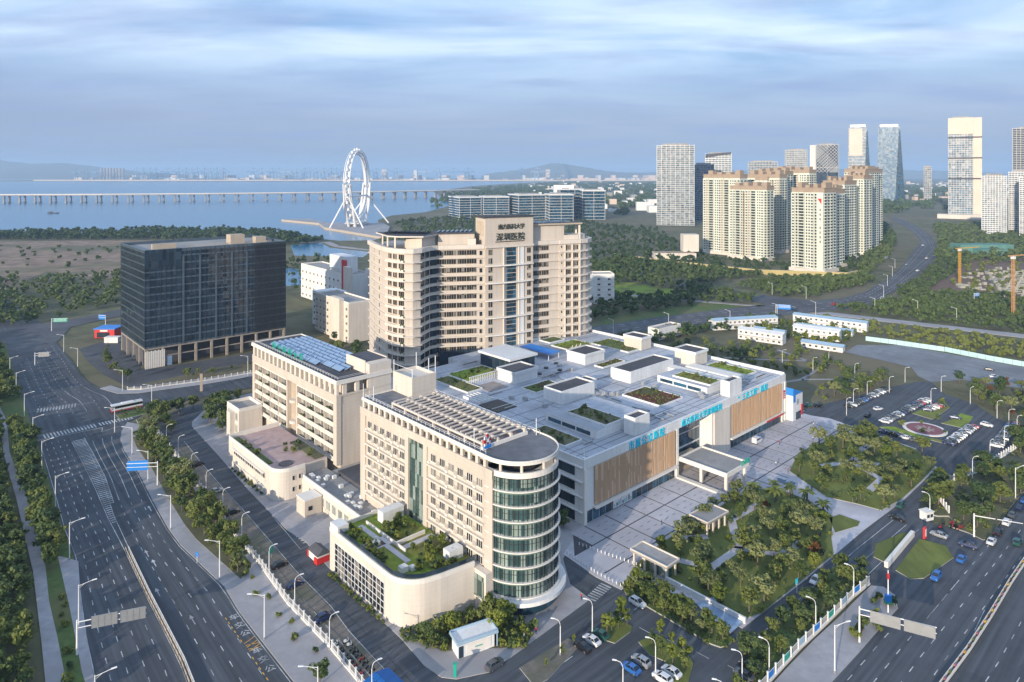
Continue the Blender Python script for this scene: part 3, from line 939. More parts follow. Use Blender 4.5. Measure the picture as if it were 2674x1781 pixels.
def ward_block():
    B = hthing('ward_building', 'cream ward building with a glass rotunda end and roof pergola', 'building', -34, 10)
    ZP = 32.0
    mb = MB()
    mb.box(-43.6, -24.4, -9.6, 47.0, 0, 31.0)
    mb.box(-44.0, -43.6, 44.3, 47.0, 0, ZP)                     # end pier
    mb.box(-44.0, -43.6, -11.5, -8.6, 0, ZP)
    mb.box(-44.0, -43.6, 22.4, 23.8, 0, 30.2)
    mb.box(-44.0, -43.6, 14.0, 15.6, 0, 30.2)
    mb.box(-44.05, -43.5, -11.5, 47.05, 30.2, ZP + 0.15)          # parapet band
    mb.box(-43.5, -24.4, 46.6, 47.05, 31.0, ZP + 0.15)
    mb.box(-24.8, -24.35, -9.6, 46.6, 31.0, ZP + 0.15)
    mb.box(-40.5, -27.5, -6.0, 44.0, 31.0, 33.9)                 # set-back storey inside the gallery
    mb.part('wall', m_cream, B)
    # floor ledges and spandrels
    fl = 3.55
    rows = [26.9 - i * fl for i in range(6)]
    for i, z in enumerate(rows):
        for t0, t1 in ((-8.6, 14.0), (23.8, 44.3)):
            MB().box(-44.35, -43.6, t0 + 0.01, t1 - 0.01, z - 1.25, z - 0.85).part('ledge', m_cream2, B)
    wm = window_mesh(2.2, 1.95, 3, m_trim, m_glass, 0.2)
    ac = MB().box(-0.42, 0.42, -0.4, 0, 0, 0.55).mesh('air_conditioner', m_trim)
    lv = MB()
    for k in range(5):
        lv.box(-0.75, 0.75, -0.35, 0, k * 0.2, k * 0.2 + 0.09)
    lv = lv.mesh('louvre', m_cream2)
    r = random.Random(3)
    for z in rows:
        for tt in ([25.6, 28.9, 32.3, 35.6, 39.0, 42.3], [-6.6, -3.0, 0.6, 4.2, 7.8, 11.6]):
            for k, t in enumerate(tt):
                place('window', wm, B, (-43.62, t, z), -R(90))
                if k < 5:
                    place('louvre', lv, B, (-43.6, t + 1.72, z - 0.2), -R(90))
                if r.random() < 0.55:
                    place('air_conditioner', ac, B, (-43.6, t + 1.72, z - 0.8), -R(90))
    # glazed stair strip
    for z in range(6):
        for k in range(4):
            place('pane', window_pane, B, (-43.66, 16.5 + k * 1.6, 9.2 + z * fl - 0.1), -R(90))
    MB().box(-43.64, -43.61, 15.7, 22.3, 9, 30.2).part('stair_glazing', m_gglass, B)
    # gallery piers and roof
    pier = MB().box(-0.45, 0.45, 0, 0.7, 0, 1.75).mesh('pier', m_cream2)
    for k in range(20):
        place('pier', pier, B, (-43.8, 45.6 - k * 2.85, ZP + 0.16), -R(90))
    arc = [(-34 + 9.7 * math.cos(a), -9.5 + 9.7 * math.sin(a)) for a in [R(180 + 180 * k / 32) for k in range(33)]]
    MB().prism([(-43.7, 46.8)] + arc + [(-24.3, 46.8)], 33.92, 34.5, 0, 1).part('roof', [m_trim, m_roof2], B)
    rim = MB()
    wall(rim, [(-43.55, 46.6)] + [(-34 + 9.55 * math.cos(R(180 + 180 * k / 32)), -9.5 + 9.55 * math.sin(R(180 + 180 * k / 32))) for k in range(33)] + [(-24.45, 46.6), (-43.55, 46.6)], 0.22, 34.5, 34.85)
    rim.part('roof_rim', m_trim, B)
    for a in (200, 232, 268, 300, 330):
        MB().cyl(-34 + 8.9 * math.cos(R(a)), -9.5 + 8.9 * math.sin(R(a)), ZP - 1.0, 33.92, 0.35, 10).part('column', m_cream2, B)
    # pergola on the roof
    bm = MB().box(-0.14, 0.14, -6.7, 6.7, 0, 0.3).mesh('beam', m_cream2)
    for k in range(20):
        place('beam', bm, B, (-34.5, -4.4 + k * 2.0, 36.02), R(90))
    MB().box(-41.2, -27.8, -5, 33.6, 34.51, 34.6).part('roof_deck', m_pink0, B)
    for s in (-41.4, -36.6, -32.2, -27.6):
        MB().box(s - 0.25, s + 0.25, -5.2, 34, 35.5, 36.0).part('long_beam', m_cream2, B)
    post = MB().box(-0.3, 0.3, -0.3, 0.3, 0, 1.4).mesh('post', m_cream2)
    for s in (-41.4, -36.6, -32.2, -27.6):
        for t in (-5, 1.5, 8, 14.5, 21, 27.5, 33.7):
            place('post', post, B, (s, t, 34.5))
    MB().box(-41.8, -27.2, -5.7, -5.2, 34.5, 35.3).part('roof_kerb', m_trim, B)
    rl = MB()
    for s in (-42.9, -25.2):
        for z in (35.2, 35.6):
            rl.beam((s, -8, z), (s, 46.2, z), 0.06, 0.06)
        for k in range(28):
            rl.box(s - 0.03, s + 0.03, -8 + k * 2 - 0.03, -8 + k * 2 + 0.03, 34.5, 35.6)
    rl.part('railing', m_steel, B)
    # lift tower
    mb = MB().box(-33.2, -24.6, 36.4, 46.5, 34.5, 39.6)
    mb.box(-33.2, -32.8, 36.4, 46.5, 39.6, 40.4).box(-25, -24.6, 36.4, 46.5, 39.6, 40.4).box(-32.8, -25, 36.4, 36.8, 39.6, 40.4).box(-32.8, -25, 46.1, 46.5, 39.6, 40.4)
    mb.part('lift_tower', m_cream2, B)
    ms = MB()
    for x, y, h in ((-33, 46.3, 3.4), (-25, 46.2, 4.2), (-24.8, 40, 3.6), (-33, 36.6, 2.6), (-24.8, 36.6, 5)):
        ms.tube([(x, y, 40.4), (x, y, 40.4 + h)], 0.12, 5)
    for p, q in (((-33, 46.3), (-33, 36.6)), ((-33, 36.6), (-24.8, 36.6))):
        ms.beam((*p, 42.6), (*q, 42.6), 0.1, 0.1)
    ms.part('mast', m_steel, B)
    pole = MB().cyl(0, 0, 0, 4.2, 0.1, 6).mesh('mast', m_steel)
    for s, t in ((-43.4, 46.3), (-42.6, 42), (-41.5, -2.0), (-26.0, -7.5)):
        place('mast', pole, B, (s, t, 34.5))
    # rotunda
    cx0, cy0, rr = -34.0, -9.5, 9.35
    ring = MB()
    core = MB().cyl(cx0, cy0, 0.0, 31.0, rr - 0.5, 40)
    core.part('rotunda_core', m_dgrey, B)
    n = 30
    aa = [R(176 + 190 * k / n) for k in range(n + 1)]
    ch = 2 * rr * math.sin(R(190 / n) / 2)
    fh = 3.42
    pane = MB().box(-ch / 2 + 0.05, ch / 2 - 0.05, -0.04, 0.0, 0, 2.5).mesh('pane', m_rglass)
    mul = MB().box(-0.07, 0.07, -0.22, 0.05, 0, 2.55).box(-ch / 2, 0, -0.12, 0.03, 1.55, 1.63).box(0.0, ch / 2, -0.12, 0.03, 1.55, 1.63).mesh('mullion', m_dmetal)
    for f in range(8):
        z = 4.2 + f * fh
        g = MB()
        for r0, r1, z0, z1 in ((rr - 0.4, rr + 0.7, z - 0.26, z - 0.02),):
            for k in range(n):
                a, b = aa[k], aa[k + 1]
                g.prism([(cx0 + r0 * math.cos(a), cy0 + r0 * math.sin(a)), (cx0 + r1 * math.cos(a), cy0 + r1 * math.sin(a)), (cx0 + r1 * math.cos(b), cy0 + r1 * math.sin(b)), (cx0 + r0 * math.cos(b), cy0 + r0 * math.sin(b))], z0, z1)
        g.part('floor_ring', m_trim, B)
        g = MB()
        for k in range(n):
            a, b = aa[k], aa[k + 1]
            g.prism([(cx0 + q_ * math.cos(c_), cy0 + q_ * math.sin(c_)) for q_, c_ in ((rr - 0.4, a), (rr + 0.04, a), (rr + 0.04, b), (rr - 0.4, b))], z - 0.98, z - 0.27)
        g.part('spandrel', m_rspan, B)
        for k in range(n):
            a = (aa[k] + aa[k + 1]) / 2
            q = (cx0 + rr * math.cos(R(95 / n)) * math.cos(a), cy0 + rr * math.cos(R(95 / n)) * math.sin(a))
            place('pane', pane, B, (*q, z), a + R(90))
            place('mullion', mul, B, (cx0 + rr * math.cos(aa[k]), cy0 + rr * math.sin(aa[k]), z), aa[k] + R(90))
    g = MB()
    for k in range(n):
        a, b = aa[k], aa[k + 1]
        for r0, r1, z0, z1 in ((rr - 0.3, rr + 0.25, 30.9, ZP + 0.15), (6.0, rr - 0.3, 30.95, 31.05)):
            g.prism([(cx0 + r0 * math.cos(a), cy0 + r0 * math.sin(a)), (cx0 + r1 * math.cos(a), cy0 + r1 * math.sin(a)), (cx0 + r1 * math.cos(b), cy0 + r1 * math.sin(b)), (cx0 + r0 * math.cos(b), cy0 + r0 * math.sin(b))], z0, z1)
    g.part('terrace_parapet', m_trim, B)
    g = MB()
    for k in range(n):
        a, b = aa[k], aa[k + 1]
        g.prism([(cx0 + q * math.cos(c), cy0 + q * math.sin(c)) for q, c in ((rr - 0.4, a), (11.4, a), (11.4, b), (rr - 0.4, b))], 3.0, 3.9)
    g.part('canopy_ring', m_white, B)
    g = MB()
    for k in range(n):
        a, b = aa[k], aa[k + 1]
        g.prism([(cx0 + q * math.cos(c), cy0 + q * math.sin(c)) for q, c in ((rr - 0.5, a), (rr + 0.1, a), (rr + 0.1, b), (rr - 0.5, b))], 0.12, 3.0)
    g.part('ground_glazing', m_bglass, B)
    # small bridge block between the podium garden and the rotunda
    MB().box(-45.8, -44.1, -11.4, -5.2, 0, 9.2).part('link_block', m_cream2, B)
    MB().box(-45.95, -45.82, -10.8, -5.8, 3.2, 8.2).part('link_glazing', m_gglass, B)
    return B


window_pane = MB().box(-0.72, 0.72, -0.05, 0.0, 0.15, 1.7).box(-0.72, 0.72, -0.05, 0.0, 1.85, 3.4).mesh('pane', m_gglass)
ward_block()


# ------------------------------------------------------------------ ward building with balconies and solar roof
def balcony_block():
    B = hthing('balcony_building', 'cream ward building with rows of balconies under a solar panel roof', 'building', -30, 104)
    S = -39.3
    mb = MB()
    mb.box(S + 1.6, -19.0, 70.2, 137.8, 0, 28.0)
    for t0, t1 in ((70.0, 72.2), (98.4, 99.2), (106.4, 107.2), (135.8, 138.0)):
        mb.box(S, S + 1.6, t0, t1, 6, 28.0)
    mb.box(S - 0.06, S + 1.62, 69.95, 138.05, 25.7, 28.5)
    mb.box(S + 1.7, -19, 69.94, 70.3, 27.9, 28.5).box(-19.4, -18.95, 70.3, 137.8, 27.9, 28.5)
    mb.box(S + 3.2, -21, 73, 135, 28.0, 31.9)
    mb.part('wall', m_cream, B)
    MB().box(S + 1.55, S + 1.6, 99.2, 106.4, 6, 25.7).part('recess_wall', m_tan, B)
    rows = [7.3 + k * 3.68 for k in range(6)]
    bays = ((72.2, 98.4), (107.2, 135.8))
    win = window_mesh(1.7, 2.3, 2, m_trim, m_glass)
    door = window_mesh(1.0, 2.5, 1, m_trim, m_gglass, name='balcony_door')
    fin = MB().box(-0.12, 0.12, 0, 1.4, 0, 3.3).mesh('fin', m_cream2)
    rail = MB().box(-3.1, 3.1, 0, 0.06, 0, 0.95).mesh('balcony_rail', m_cream2)
    pot = MB().box(-1.0, 1.0, 0, 0.5, 0, 0.4).mesh('planter', m_leafd)
    r = random.Random(5)
    for bi, (t0, t1) in enumerate(bays):
        for z in rows:
            MB().box(S - 0.1, S + 1.6, t0 + 0.01, t1 - 0.01, z - 0.35, z).part('balcony_slab', m_trim, B)
        n = 4
        w = (t1 - t0) / n
        for z in rows[:5]:
            for k in range(n):
                tc0 = t0 + (k + 0.5) * w
                place('window', win, B, (S + 1.57, tc0 - 1.8, z + 0.55), -R(90))
                place('window', win, B, (S + 1.57, tc0 + 0.6, z + 0.55), -R(90))
                place('balcony_door', door, B, (S + 1.57, tc0 + 2.5, z + 0.1), -R(90))
                place('balcony_rail', rail, B, (S + 0.12, tc0, z + 0.01), -R(90))
                if k:
                    place('fin', fin, B, (S + 0.1, t0 + k * w, z), -R(90))
                if r.random() < 0.35:
                    place('planter', pot, B, (S + 0.25, tc0 + r.uniform(-2, 2), z + 0.95), -R(90))
    for z in (10.9, 18.3):
        MB().cyl(S + 1.0, 102.8, z, z + 0.9, 1.7, 14).part('round_balcony', m_cream2, B)
    pier = MB().box(-0.7, 0.7, 0, 0.9, 0, 3.38).mesh('pier', m_cream2)
    for k in range(19):
        place('pier', pier, B, (S + 0.1, 71 + k * 3.66, 28.52), -R(90))
    for k in range(4):
        place('pier', pier, B, (S + 3 + k * 4.6, 70.1, 28.52), 0)
    MB().box(S - 0.3, -18.7, 69.6, 138.4, 31.92, 32.9, 0, 1).part('roof', [m_trim, m_dgrey], B)
    rim = MB()
    wall(rim, [(S - 0.1, 69.8), (-18.9, 69.8), (-18.9, 138.2), (S - 0.1, 138.2), (S - 0.1, 69.8)], 0.3, 32.9, 33.3)
    rim.part('roof_rim', m_trim, B)
    rl = MB()
    for z in (33.7, 34.1):
        rl.beam((S + 0.8, 70.6, z), (S + 0.8, 137, z), 0.06, 0.06)
        rl.beam((S + 0.8, 70.6, z), (-20, 70.6, z), 0.06, 0.06)
    for k in range(34):
        rl.box(S + 0.77, S + 0.83, 70.6 + k * 2, 70.66 + k * 2, 32.9, 34.1)
    rl.part('railing', m_steel, B)
    MB().box(-27.8, -19.1, 72.2, 84.6, 32.9, 36.6).box(-27.8, -27.4, 72.2, 84.6, 36.6, 37.1).box(-19.5, -19.1, 72.2, 84.6, 36.6, 37.1).part('lift_tower', m_cream2, B)
    MB().box(-27.4, -19.5, 72.4, 84.4, 36.6, 36.75).part('tower_roof', m_dgrey, B)
    MB().box(-27.3, -18.9, 70.02, 72.2, 0, 36.3).part('tower_front', m_cream2, B)
    # solar collectors
    panel = MB()
    panel.add([(-0.95, -3.0, 0.35), (0.95, -3.0, 1.25), (0.95, 3.0, 1.25), (-0.95, 3.0, 0.35), (-0.95, -3.0, 0.25), (0.95, -3.0, 1.15), (0.95, 3.0, 1.15), (-0.95, 3.0, 0.25)],
              [(0, 1, 2, 3), (7, 6, 5, 4), (0, 4, 5, 1), (1, 5, 6, 2), (2, 6, 7, 3), (3, 7, 4, 0)])
    panel.box(0.8, 0.9, -2.8, -2.7, 0, 1.1, 1).box(0.8, 0.9, 2.7, 2.8, 0, 1.1, 1)
    panel = panel.mesh('solar_panel', [m_solar, m_metal])
    for i in range(7):
        for j in range(8):
            s, t = -34.6 + i * 2.25, 82 + j * 6.5
            if s > -28.6 and t < 88 or (i == 0 and j < 2):
                continue
            place('solar_panel', panel, B, (s, t, 32.92))
    letters(B, "南方医科大学", (S + 2.4, 125, 33.0), -R(90), 3.2, 4.6, m_green, 0.1)
    # low wings at its foot
    return B


balcony_block()

# ------------------------------------------------------------------ low buildings on the avenue side
B = hthing('garden_building', 'low cream building with a rounded corner and planted roof terrace', 'building', -54, 12)
cor = [(-63.0, 6.0)] + [(-55.5 + 7.5 * math.cos(R(a)), 1.8 + 7.5 * math.sin(R(a))) for a in range(185, 262, 8)] + [(-54.5, -6.2), (-45.9, -7.4)]
out = [(-63.0, 29.0)] + cor + [(-45.9, -5.2), (-44.06, -5.1), (-44.06, 29.0)]
MB().prism(out, 0, 9.6, 0, 1).part('wall', [m_cream2, m_lime], B)
pp = MB()
inn = [(-63.0, 29.0)] + cor
wall(pp, [(x + 0.12, y + 0.12) for x, y in inn], 0.35, 9.6, 10.7)
wall(pp, [(-63, 28.8), (-44.2, 28.8)], 0.35, 9.6, 10.5)
pp.part('parapet', m_trim, B)
pp = MB()
wall(pp, [(x + 0.35, y + 0.3) for x, y in inn], 0.06, 10.7, 11.7)
pp.part('glass_balustrade', m_kglass, B)
# big gridded window on the street side
gm = MB()
for t0, t1 in ((3.4, 26.3),):
    for k in range(15):
        gm.box(-63.14, -63.01, t0 + k * (t1 - t0) / 14 - 0.06, t0 + k * (t1 - t0) / 14 + 0.06, 0.6, 7.9)
    for z in (0.6, 2.1, 3.5, 5.0, 6.4, 7.8):
        gm.box(-63.13, -63.01, t0, t1, z - 0.06, z + 0.06)
gm.part('window_grid', m_steel, B)
wp = MB().box(-0.74, 0.74, -0.02, 0.02, 0, 1.32).mesh('pane', m_glass)
for k in range(14):
    for z in (0.7, 2.15, 3.6, 5.05, 6.45):
        place('pane', wp, B, (-63.03, 3.4 + (k + 0.5) * 22.9 / 14, z), -R(90))
for p, z in (([(-62.5, 27), (-62.5, 8), (-60, 2), (-55.5, 3), (-55.5, 14), (-58, 27)], 9.72), ([(-55.3, 1), (-55.3, -4.5), (-47, -6), (-45, -4), (-45, 6)], 9.72), ([(-51, 12), (-45, 12), (-45, 28), (-51, 28)], 9.72)):
    MB().prism(p, 9.6, z).part('roof_lawn', m_lime, B)
MB().box(-56.9, -55.5, 4, 26, 9.6, 9.8).box(-54.4, -45, 9.0, 10.6, 9.6, 9.8).box(-60.5, -54.7, 13.5, 17.5, 9.6, 9.83).part('terrace_path', m_tile, B)
MB().box(-54.5, -46, 11.8, 12.2, 9.6, 10.5).box(-54.5, -54.2, 8, 26, 9.6, 10.4).part('planter_wall', m_trim, B)
MB().box(-59.5, -56, 14, 17, 9.83, 9.9).part('pond', m_bglass, B)
MB().cyl(-57.8, 15.5, 9.9, 10.5, 1.0, 12).cyl(-57.8, 15.5, 10.5, 11.6, 0.3, 8).part('fountain', m_white, B)
MB().box(-60.0, -58.2, 1.0, 2.6, 9.7, 10.9).box(-57.8, -56.6, 0.2, 1.6, 9.7, 10.5).part('vent_box', m_white, B)
MB().box(-51.5, -45.2, 22.5, 25.2, 9.7, 12.6).part('stair_box', m_white, B)
MB().box(-49.5, -45.5, -2.8, -0.4, 9.7, 12.2).part('stair_box', m_white, B)
MB().box(-63.2, -60.2, 24.6, 28.5, 10.5, 12.2).part('stair_box', m_white, B)

m_pink = M('pink_pavers', (0.40, 0.30, 0.29), 0.85, 0.1, 0.5, big=0.2)
B = hthing('terrace_building', 'low cream building with a curved corner and pinkish roof terrace', 'building', -50, 90)
cor2 = [(-54.0 + 4.8 * math.cos(R(a)), 75.5 + 4.8 * math.sin(R(a))) for a in range(180, 275, 10)]
MB().prism([(-58.8, 109.5)] + cor2 + [(-49.5, 70.7), (-49.5, 73), (-41, 73), (-41, 109.5)], 0, 8.6, 0, 1).part('wall', [m_cream2, m_pink], B)
pp = MB()
wall(pp, [(-58.65, 109.4)] + [(-54.0 + 4.65 * math.cos(R(a)), 75.5 + 4.65 * math.sin(R(a))) for a in range(180, 275, 10)] + [(-49.6, 70.85)], 0.3, 8.6, 9.7)
wall(pp, [(-58.65, 109.3), (-41, 109.3)], 0.3, 8.6, 10.1)
pp.part('parapet', m_trim, B)
gm = MB().box(-58.86, -58.78, 79, 104.5, 5.0, 6.6, 1)
for k in range(18):
    gm.box(-58.95, -58.86, 79 + k * 1.5 - 0.1, 79 + k * 1.5 + 0.1, 5.0, 6.6)
gm.part('ribbon_window', [m_trim, m_glass], B)
MB().box(-59.6, -58.85, 79, 105, 6.7, 7.0).box(-59.4, -58.85, 79, 105, 2.2, 2.5).part('ledge', m_trim, B)
wn = window_mesh(0.9, 1.5, 1, m_trim, m_glass)
for x, z in ((-53.4, 2.2), (-51.4, 2.2), (-53.4, 5.6), (-51.4, 5.6)):
    place('window', wn, B, (x, 70.68, z), 0)
MB().box(-57.6, -55.9, 80, 108, 8.6, 8.95).part('roof_lawn', m_grass, B)
MB().box(-45, -41.5, 74, 92, 8.6, 8.9).part('roof_lawn', m_land, B)
MB().cyl(-53, 77, 8.6, 8.8, 2.2, 16).part('paved_circle', m_dgrey, B)

B = hthing('annex_building', 'small cream annex with a flat grey roof at the crossing end', 'building', -44, 133)
MB().box(-48.4, -39.5, 128, 140, 0, 10.4, 0, 1).part('wall', [m_cream2, m_grey], B)
pp = MB()
wall(pp, [(-48.25, 128.15), (-39.6, 128.15), (-39.6, 139.9), (-48.25, 139.9), (-48.25, 128.15)], 0.3, 10.4, 11.6)
pp.part('parapet', m_trim, B)
wn2 = window_mesh(2.0, 3.0, 3, m_trim, m_gglass)
for t in (130.2, 137.6):
    for z in (2.2, 6.6):
        place('window', wn2, B, (-48.42, t, z), -R(90))
for z in (2.2, 6.6):
    place('window', wn, B, (-48.42, 133.4, z), -R(90))
MB().box(-50.2, -48.45, 132, 135.4, 0, 9.6).part('entrance_bay', m_cream2, B)

B = hthing('link_wing', 'long low wing with cluttered roof between the two ward buildings', 'building', -46, 55)
MB().box(-50.6, -41.5, 29.3, 72.9, 0, 5.4, 0, 1).box(-41.5, -24.5, 47.3, 69.9, 0, 5.2, 0, 1).part('wall', [m_cream2, m_grey], B)
pp = MB()
wall(pp, [(-50.4, 70.4), (-50.4, 29.6), (-44.2, 29.6)], 0.35, 5.4, 6.6)
wall(pp, [(-41.4, 47.5), (-24.6, 47.5)], 0.35, 5.2, 6.2)
pp.part('parapet', m_trim, B)
wn3 = window_mesh(2.4, 2.6, 4, m_trim, m_gglass)
for k in range(8):
    place('window', wn3, B, (-50.62, 39.5 + k * 3.6, 1.6), -R(90))
r = random.Random(8)
dv = MB().box(-0.6, 0.6, -0.45, 0.45, 0, 0.9).mesh('cooling_unit', m_white)
for k in range(26):
    place('cooling_unit', dv, B, (r.uniform(-49.6, -43), r.uniform(31, 70), 5.4), r.choice((0, R(90))))
MB().box(-41, -26, 50, 66, 5.2, 6.4).part('dark_roof', m_dgrey, B)

B = hthing('utility_box', 'plain beige block standing beside the hospital road', 'shed', -52, 59.5)
MB().box(-56.3, -51.0, 57.0, 62.4, 0, 4.8).part('wall', m_cream, B)
MB().box(-56.4, -50.9, 56.9, 62.5, 4.8, 5.05).part('roof', m_trim, B)
MB().box(-55.2, -54.0, 56.9, 57.0, 1.8, 3.0).part('window', m_glass, B)
B = hthing('green_screen', 'green corrugated screen at the end of the garden building', 'screen', -57, 30)
mb = MB()
for k in range(18):
    mb.box(-62.5 + k * 0.5, -62.06 + k * 0.5, 29.6 + 0.12 * (k % 2), 29.75 + 0.12 * (k % 2), 0, 6.5)
mb.box(-62.5, -53.5, 29.9, 30.0, 0, 6.6)
mb.part('sheet', m_green, B)


# ------------------------------------------------------------------ hospital podium
def podium():
    B = hthing('hospital_podium', 'wide white hospital podium with terracotta screens and cyan lettering', 'building', 60, 40)
    ZR = 18.0
    out = [(0, 0), (46.4, 0), (46.4, 4.2), (66.6, 4.2), (66.6, 0), (122.3, 0), (122.3, 105), (60, 113), (38, 113), (38, 105), (-20, 105), (-20, 52), (0, 52)]
    MB().prism(out, 0, ZR, 0, 1).part('wall', [m_white, m_proof], B)
    pp = MB()
    wall(pp, [(122.1, 0.2), (122.1, 104.8)], 0.4, ZR, 19.2)
    wall(pp, [(122.1, 104.8), (86, 109.6)], 0.4, ZR, 19.2)
    wall(pp, [(0.2, 51), (0.2, 0.2), (122.1, 0.2)], 0.4, ZR, 18.55)
    wall(pp, [(-19.8, 53), (-19.8, 104.8)], 0.4, ZR, 18.6)
    pp.part('parapet', m_white, B)
    MB().box(-0.05, 122.3, -0.25, 0.0, 15.7, 18.55).part('fascia', m_white, B)
    MB().box(46.4, 66.6, 0, 4.2, 15.7, 18.0, 0, 1).part('entrance_soffit', [m_white, m_proof], B)
    # roof joints
    jj = MB()
    for s in (3.5, 12, 27, 36, 45, 54, 63, 72, 81, 95, 104, 118):
        jj.box(s - 0.12, s + 0.12, 0.6, 50, ZR + 0.005, ZR + 0.012)
    for t in (4.0, 6.5, 9.0, 31, 33, 40, 48, 55, 62, 70, 78, 88, 96):
        jj.box(1, 120, t - 0.12, t + 0.12, ZR + 0.014, ZR + 0.02)
    jj.part('roof_joint', m_dgrey, B, 'stuff')
    # terracotta screens
    for s0, s1 in ((4.6, 44.6), (79.2, 118.5)):
        MB().box(s0, s1, -0.55, -0.26, 4.6, 15.6).part('screen_panel', m_brown, B)
        rib = MB()
        r = random.Random(int(s0))
        k = s0 + 0.3
        while k < s1 - 0.2:
            f = (k - s0) / (s1 - s0)
            zb, zt = 4.6, 15.6
            if r.random() < 0.35:
                zb, zt = sorted((r.uniform(4.6, 12), r.uniform(9, 15.6)))
            rib.box(k, k + 0.16, -0.68, -0.56, zb, zt)
            k += 0.5
        rib.part('slat', m_brown2, B, 'stuff')
        MB().box(s0 - 0.5, s1 + 0.5, -1.5, -0.02, 3.75, 4.2).part('shop_canopy', m_trim, B)
    # ground floor glazing
    gp = MB().box(-1.35, 1.35, -0.05, 0, 0, 3.3).mesh('shop_pane', m_bglass)
    for s0, s1 in ((1.2, 46), (70.6, 121)):
        k = s0 + 1.4
        while k < s1 - 1:
            place('shop_pane', gp, B, (k, -0.02, 0.22), 0)
            k += 2.9
    ad = MB().box(-4.5, 4.5, -0.1, 0, 0, 2.6).mesh('poster_board', m_white)
    place('poster_board', ad, B, (17.6, -0.12, 0.5), 0)
    mbq = MB()
    for k in range(9):
        mbq.box(13.6 + k * 0.95, 13.6 + k * 0.95 + (0.35, 0.6, 0.5)[k % 3], -0.24, -0.225, 0.8, 1.6 + 0.25 * (k % 4), k % 3)
    mbq.part('poster_print', [m_sign, m_ink, m_green], B)
    for s in (0.55, 46.0, 67.2, 70.2, 78.6, 119.2, 121.7):
        MB().box(s - 0.55, s + 0.55, -0.5, 0.0, 0.15, 15.7).part('pier', m_trim, B)
    MB().box(67.8, 78.0, -0.9, -0.02, 0.15, 15.7).part('entrance_pier', m_cream2, B)
    # entrance glass wall
    for k in range(8):
        for z, h in ((6.4, 4.4), (11.0, 4.5), (0.2, 5.8)):
            MB().box(47.0 + k * 2.4, 49.25 + k * 2.4, 4.05, 4.15, z, z + h).part('entrance_pane', m_bglass, B)
    for z in (6.1, 10.85):
        MB().box(46.5, 66.5, 3.7, 4.18, z - 0.05, z + 0.1).part('transom', m_steel, B)
    # side towards the rotunda: three dark ribbons
    for z in (1.8, 6.0, 10.3, 14.4):
        MB().box(-0.1, -0.02, 3.2, 50, z - 1.2 if z > 2 else 0.4, z + 1.5).part('ribbon_window', m_kglass, B)
        MB().box(-0.6, -0.02, 0.1, 51, z + 1.7, z + 2.0).part('ledge', m_white, B)
    # rooftop blocks
    def block(name, s0, s1, t0, t1, h, mw, mtop=m_dgrey, over=0.0, lip=0.5):
        blk = MB().box(s0, s1, t0, t1, ZR, ZR + h, 0, 1).part(name, [mw, mtop], B)
        q = MB()
        wall(q, [(s0 + .2 - over, t0 + .2 - over), (s1 - .2 + over, t0 + .2 - over), (s1 - .2 + over, t1 - .2 + over), (s0 + .2 - over, t1 - .2 + over), (s0 + .2 - over, t0 + .2 - over)], 0.4, ZR + h - (0.6 if over else 0), ZR + h + lip)
        q.part('block_rim', m_white, blk)
    def bed(s0, s1, t0, t1, mat, z=0.0, kerb=True):
        pb = MB().box(s0, s1, t0, t1, ZR + z, ZR + z + 0.45).part('planting_bed', mat, B)
        if kerb:
            q = MB()
            wall(q, [(s0 - .15, t0 - .15), (s1 + .15, t0 - .15), (s1 + .15, t1 + .15), (s0 - .15, t1 + .15), (s0 - .15, t0 - .15)], 0.3, ZR + z, ZR + z + 0.6)
            q.part('bed_kerb', m_white, pb)
    # the two long clerestory blocks with gardens on them
    for s0, s1, w0, w1 in ((15.2, 40.0, 20.2, 28.6), (77.5, 90.5, 80.3, 87.8)):
        MB().box(s0, s1, 8.0, 30.0, ZR, ZR + 2.6, 0, 1).part('clerestory', [m_white, m_proof], B)
        bed(w0, w1, 8.6, 24.6, m_land if s0 < 20 else m_lime, 2.6)
        for k in range(3):
            MB().box(s0 - 0.06, s0 - 0.01, 10.6 + k * 6.2, 16.3 + k * 6.2, ZR + 0.5, ZR + 1.7).part('clerestory_window', m_bglass, B)
    for k in range(2):
        MB().box(40.02, 40.08, 14.5 + k * 7.8, 21.8 + k * 7.8, ZR + 0.5, ZR + 1.9).part('clerestory_window', m_bglass, B)
    MB().box(92.5, 97.5, 9, 38, ZR, ZR + 1.5, 0, 1).part('skylight_curb', [m_white, m_trim], B)
    MB().box(100, 106, 9, 32, ZR, ZR + 1.5, 0, 1).part('skylight_curb', [m_white, m_trim], B)
    bed(54, 67.5, 12.0, 28.4, m_redbed)
    bed(3.6, 11.0, 10.6, 26, m_land)
    bed(109.8, 117.6, 10.0, 28.2, m_lime)
    bed(21.7, 40.0, 79, 92, m_lime)
    bed(13.5, 20.5, 69, 90, m_grass)
    bed(32, 46, 51.5, 59, m_grass)
    bed(38, 45, 52, 58.4, m_redbed, 0.02, False)
    bed(75.5, 90, 56, 60.4, m_redbed)
    bed(103, 116, 64, 86, m_grass)
    bed(86, 102, 84, 96, m_lime)
    bed(89, 99, 100, 107, m_grass)
    MB().box(20.5, 30, 64.5, 73.5, ZR, ZR + 0.12).part('timber_deck', m_deck, B)
    MB().box(8, 17, 46, 56, ZR, ZR + 0.3).part('dark_well', m_dmetal, B)
    for k in range(5):
        MB().box(9 + k * 1.6, 9.4 + k * 1.6, 56.5, 66, ZR, ZR + 0.9).part('well_rib', m_white, B)
    block('stair_block', 25.8, 33.2, 1.4, 5.8, 5.2, m_white)
    block('stair_block', 81.0, 89.6, 0.9, 4.6, 5.2, m_white)
    block('stair_block', 106.4, 115.6, 31.4, 41.6, 5.6, m_cream2, over=0.5)
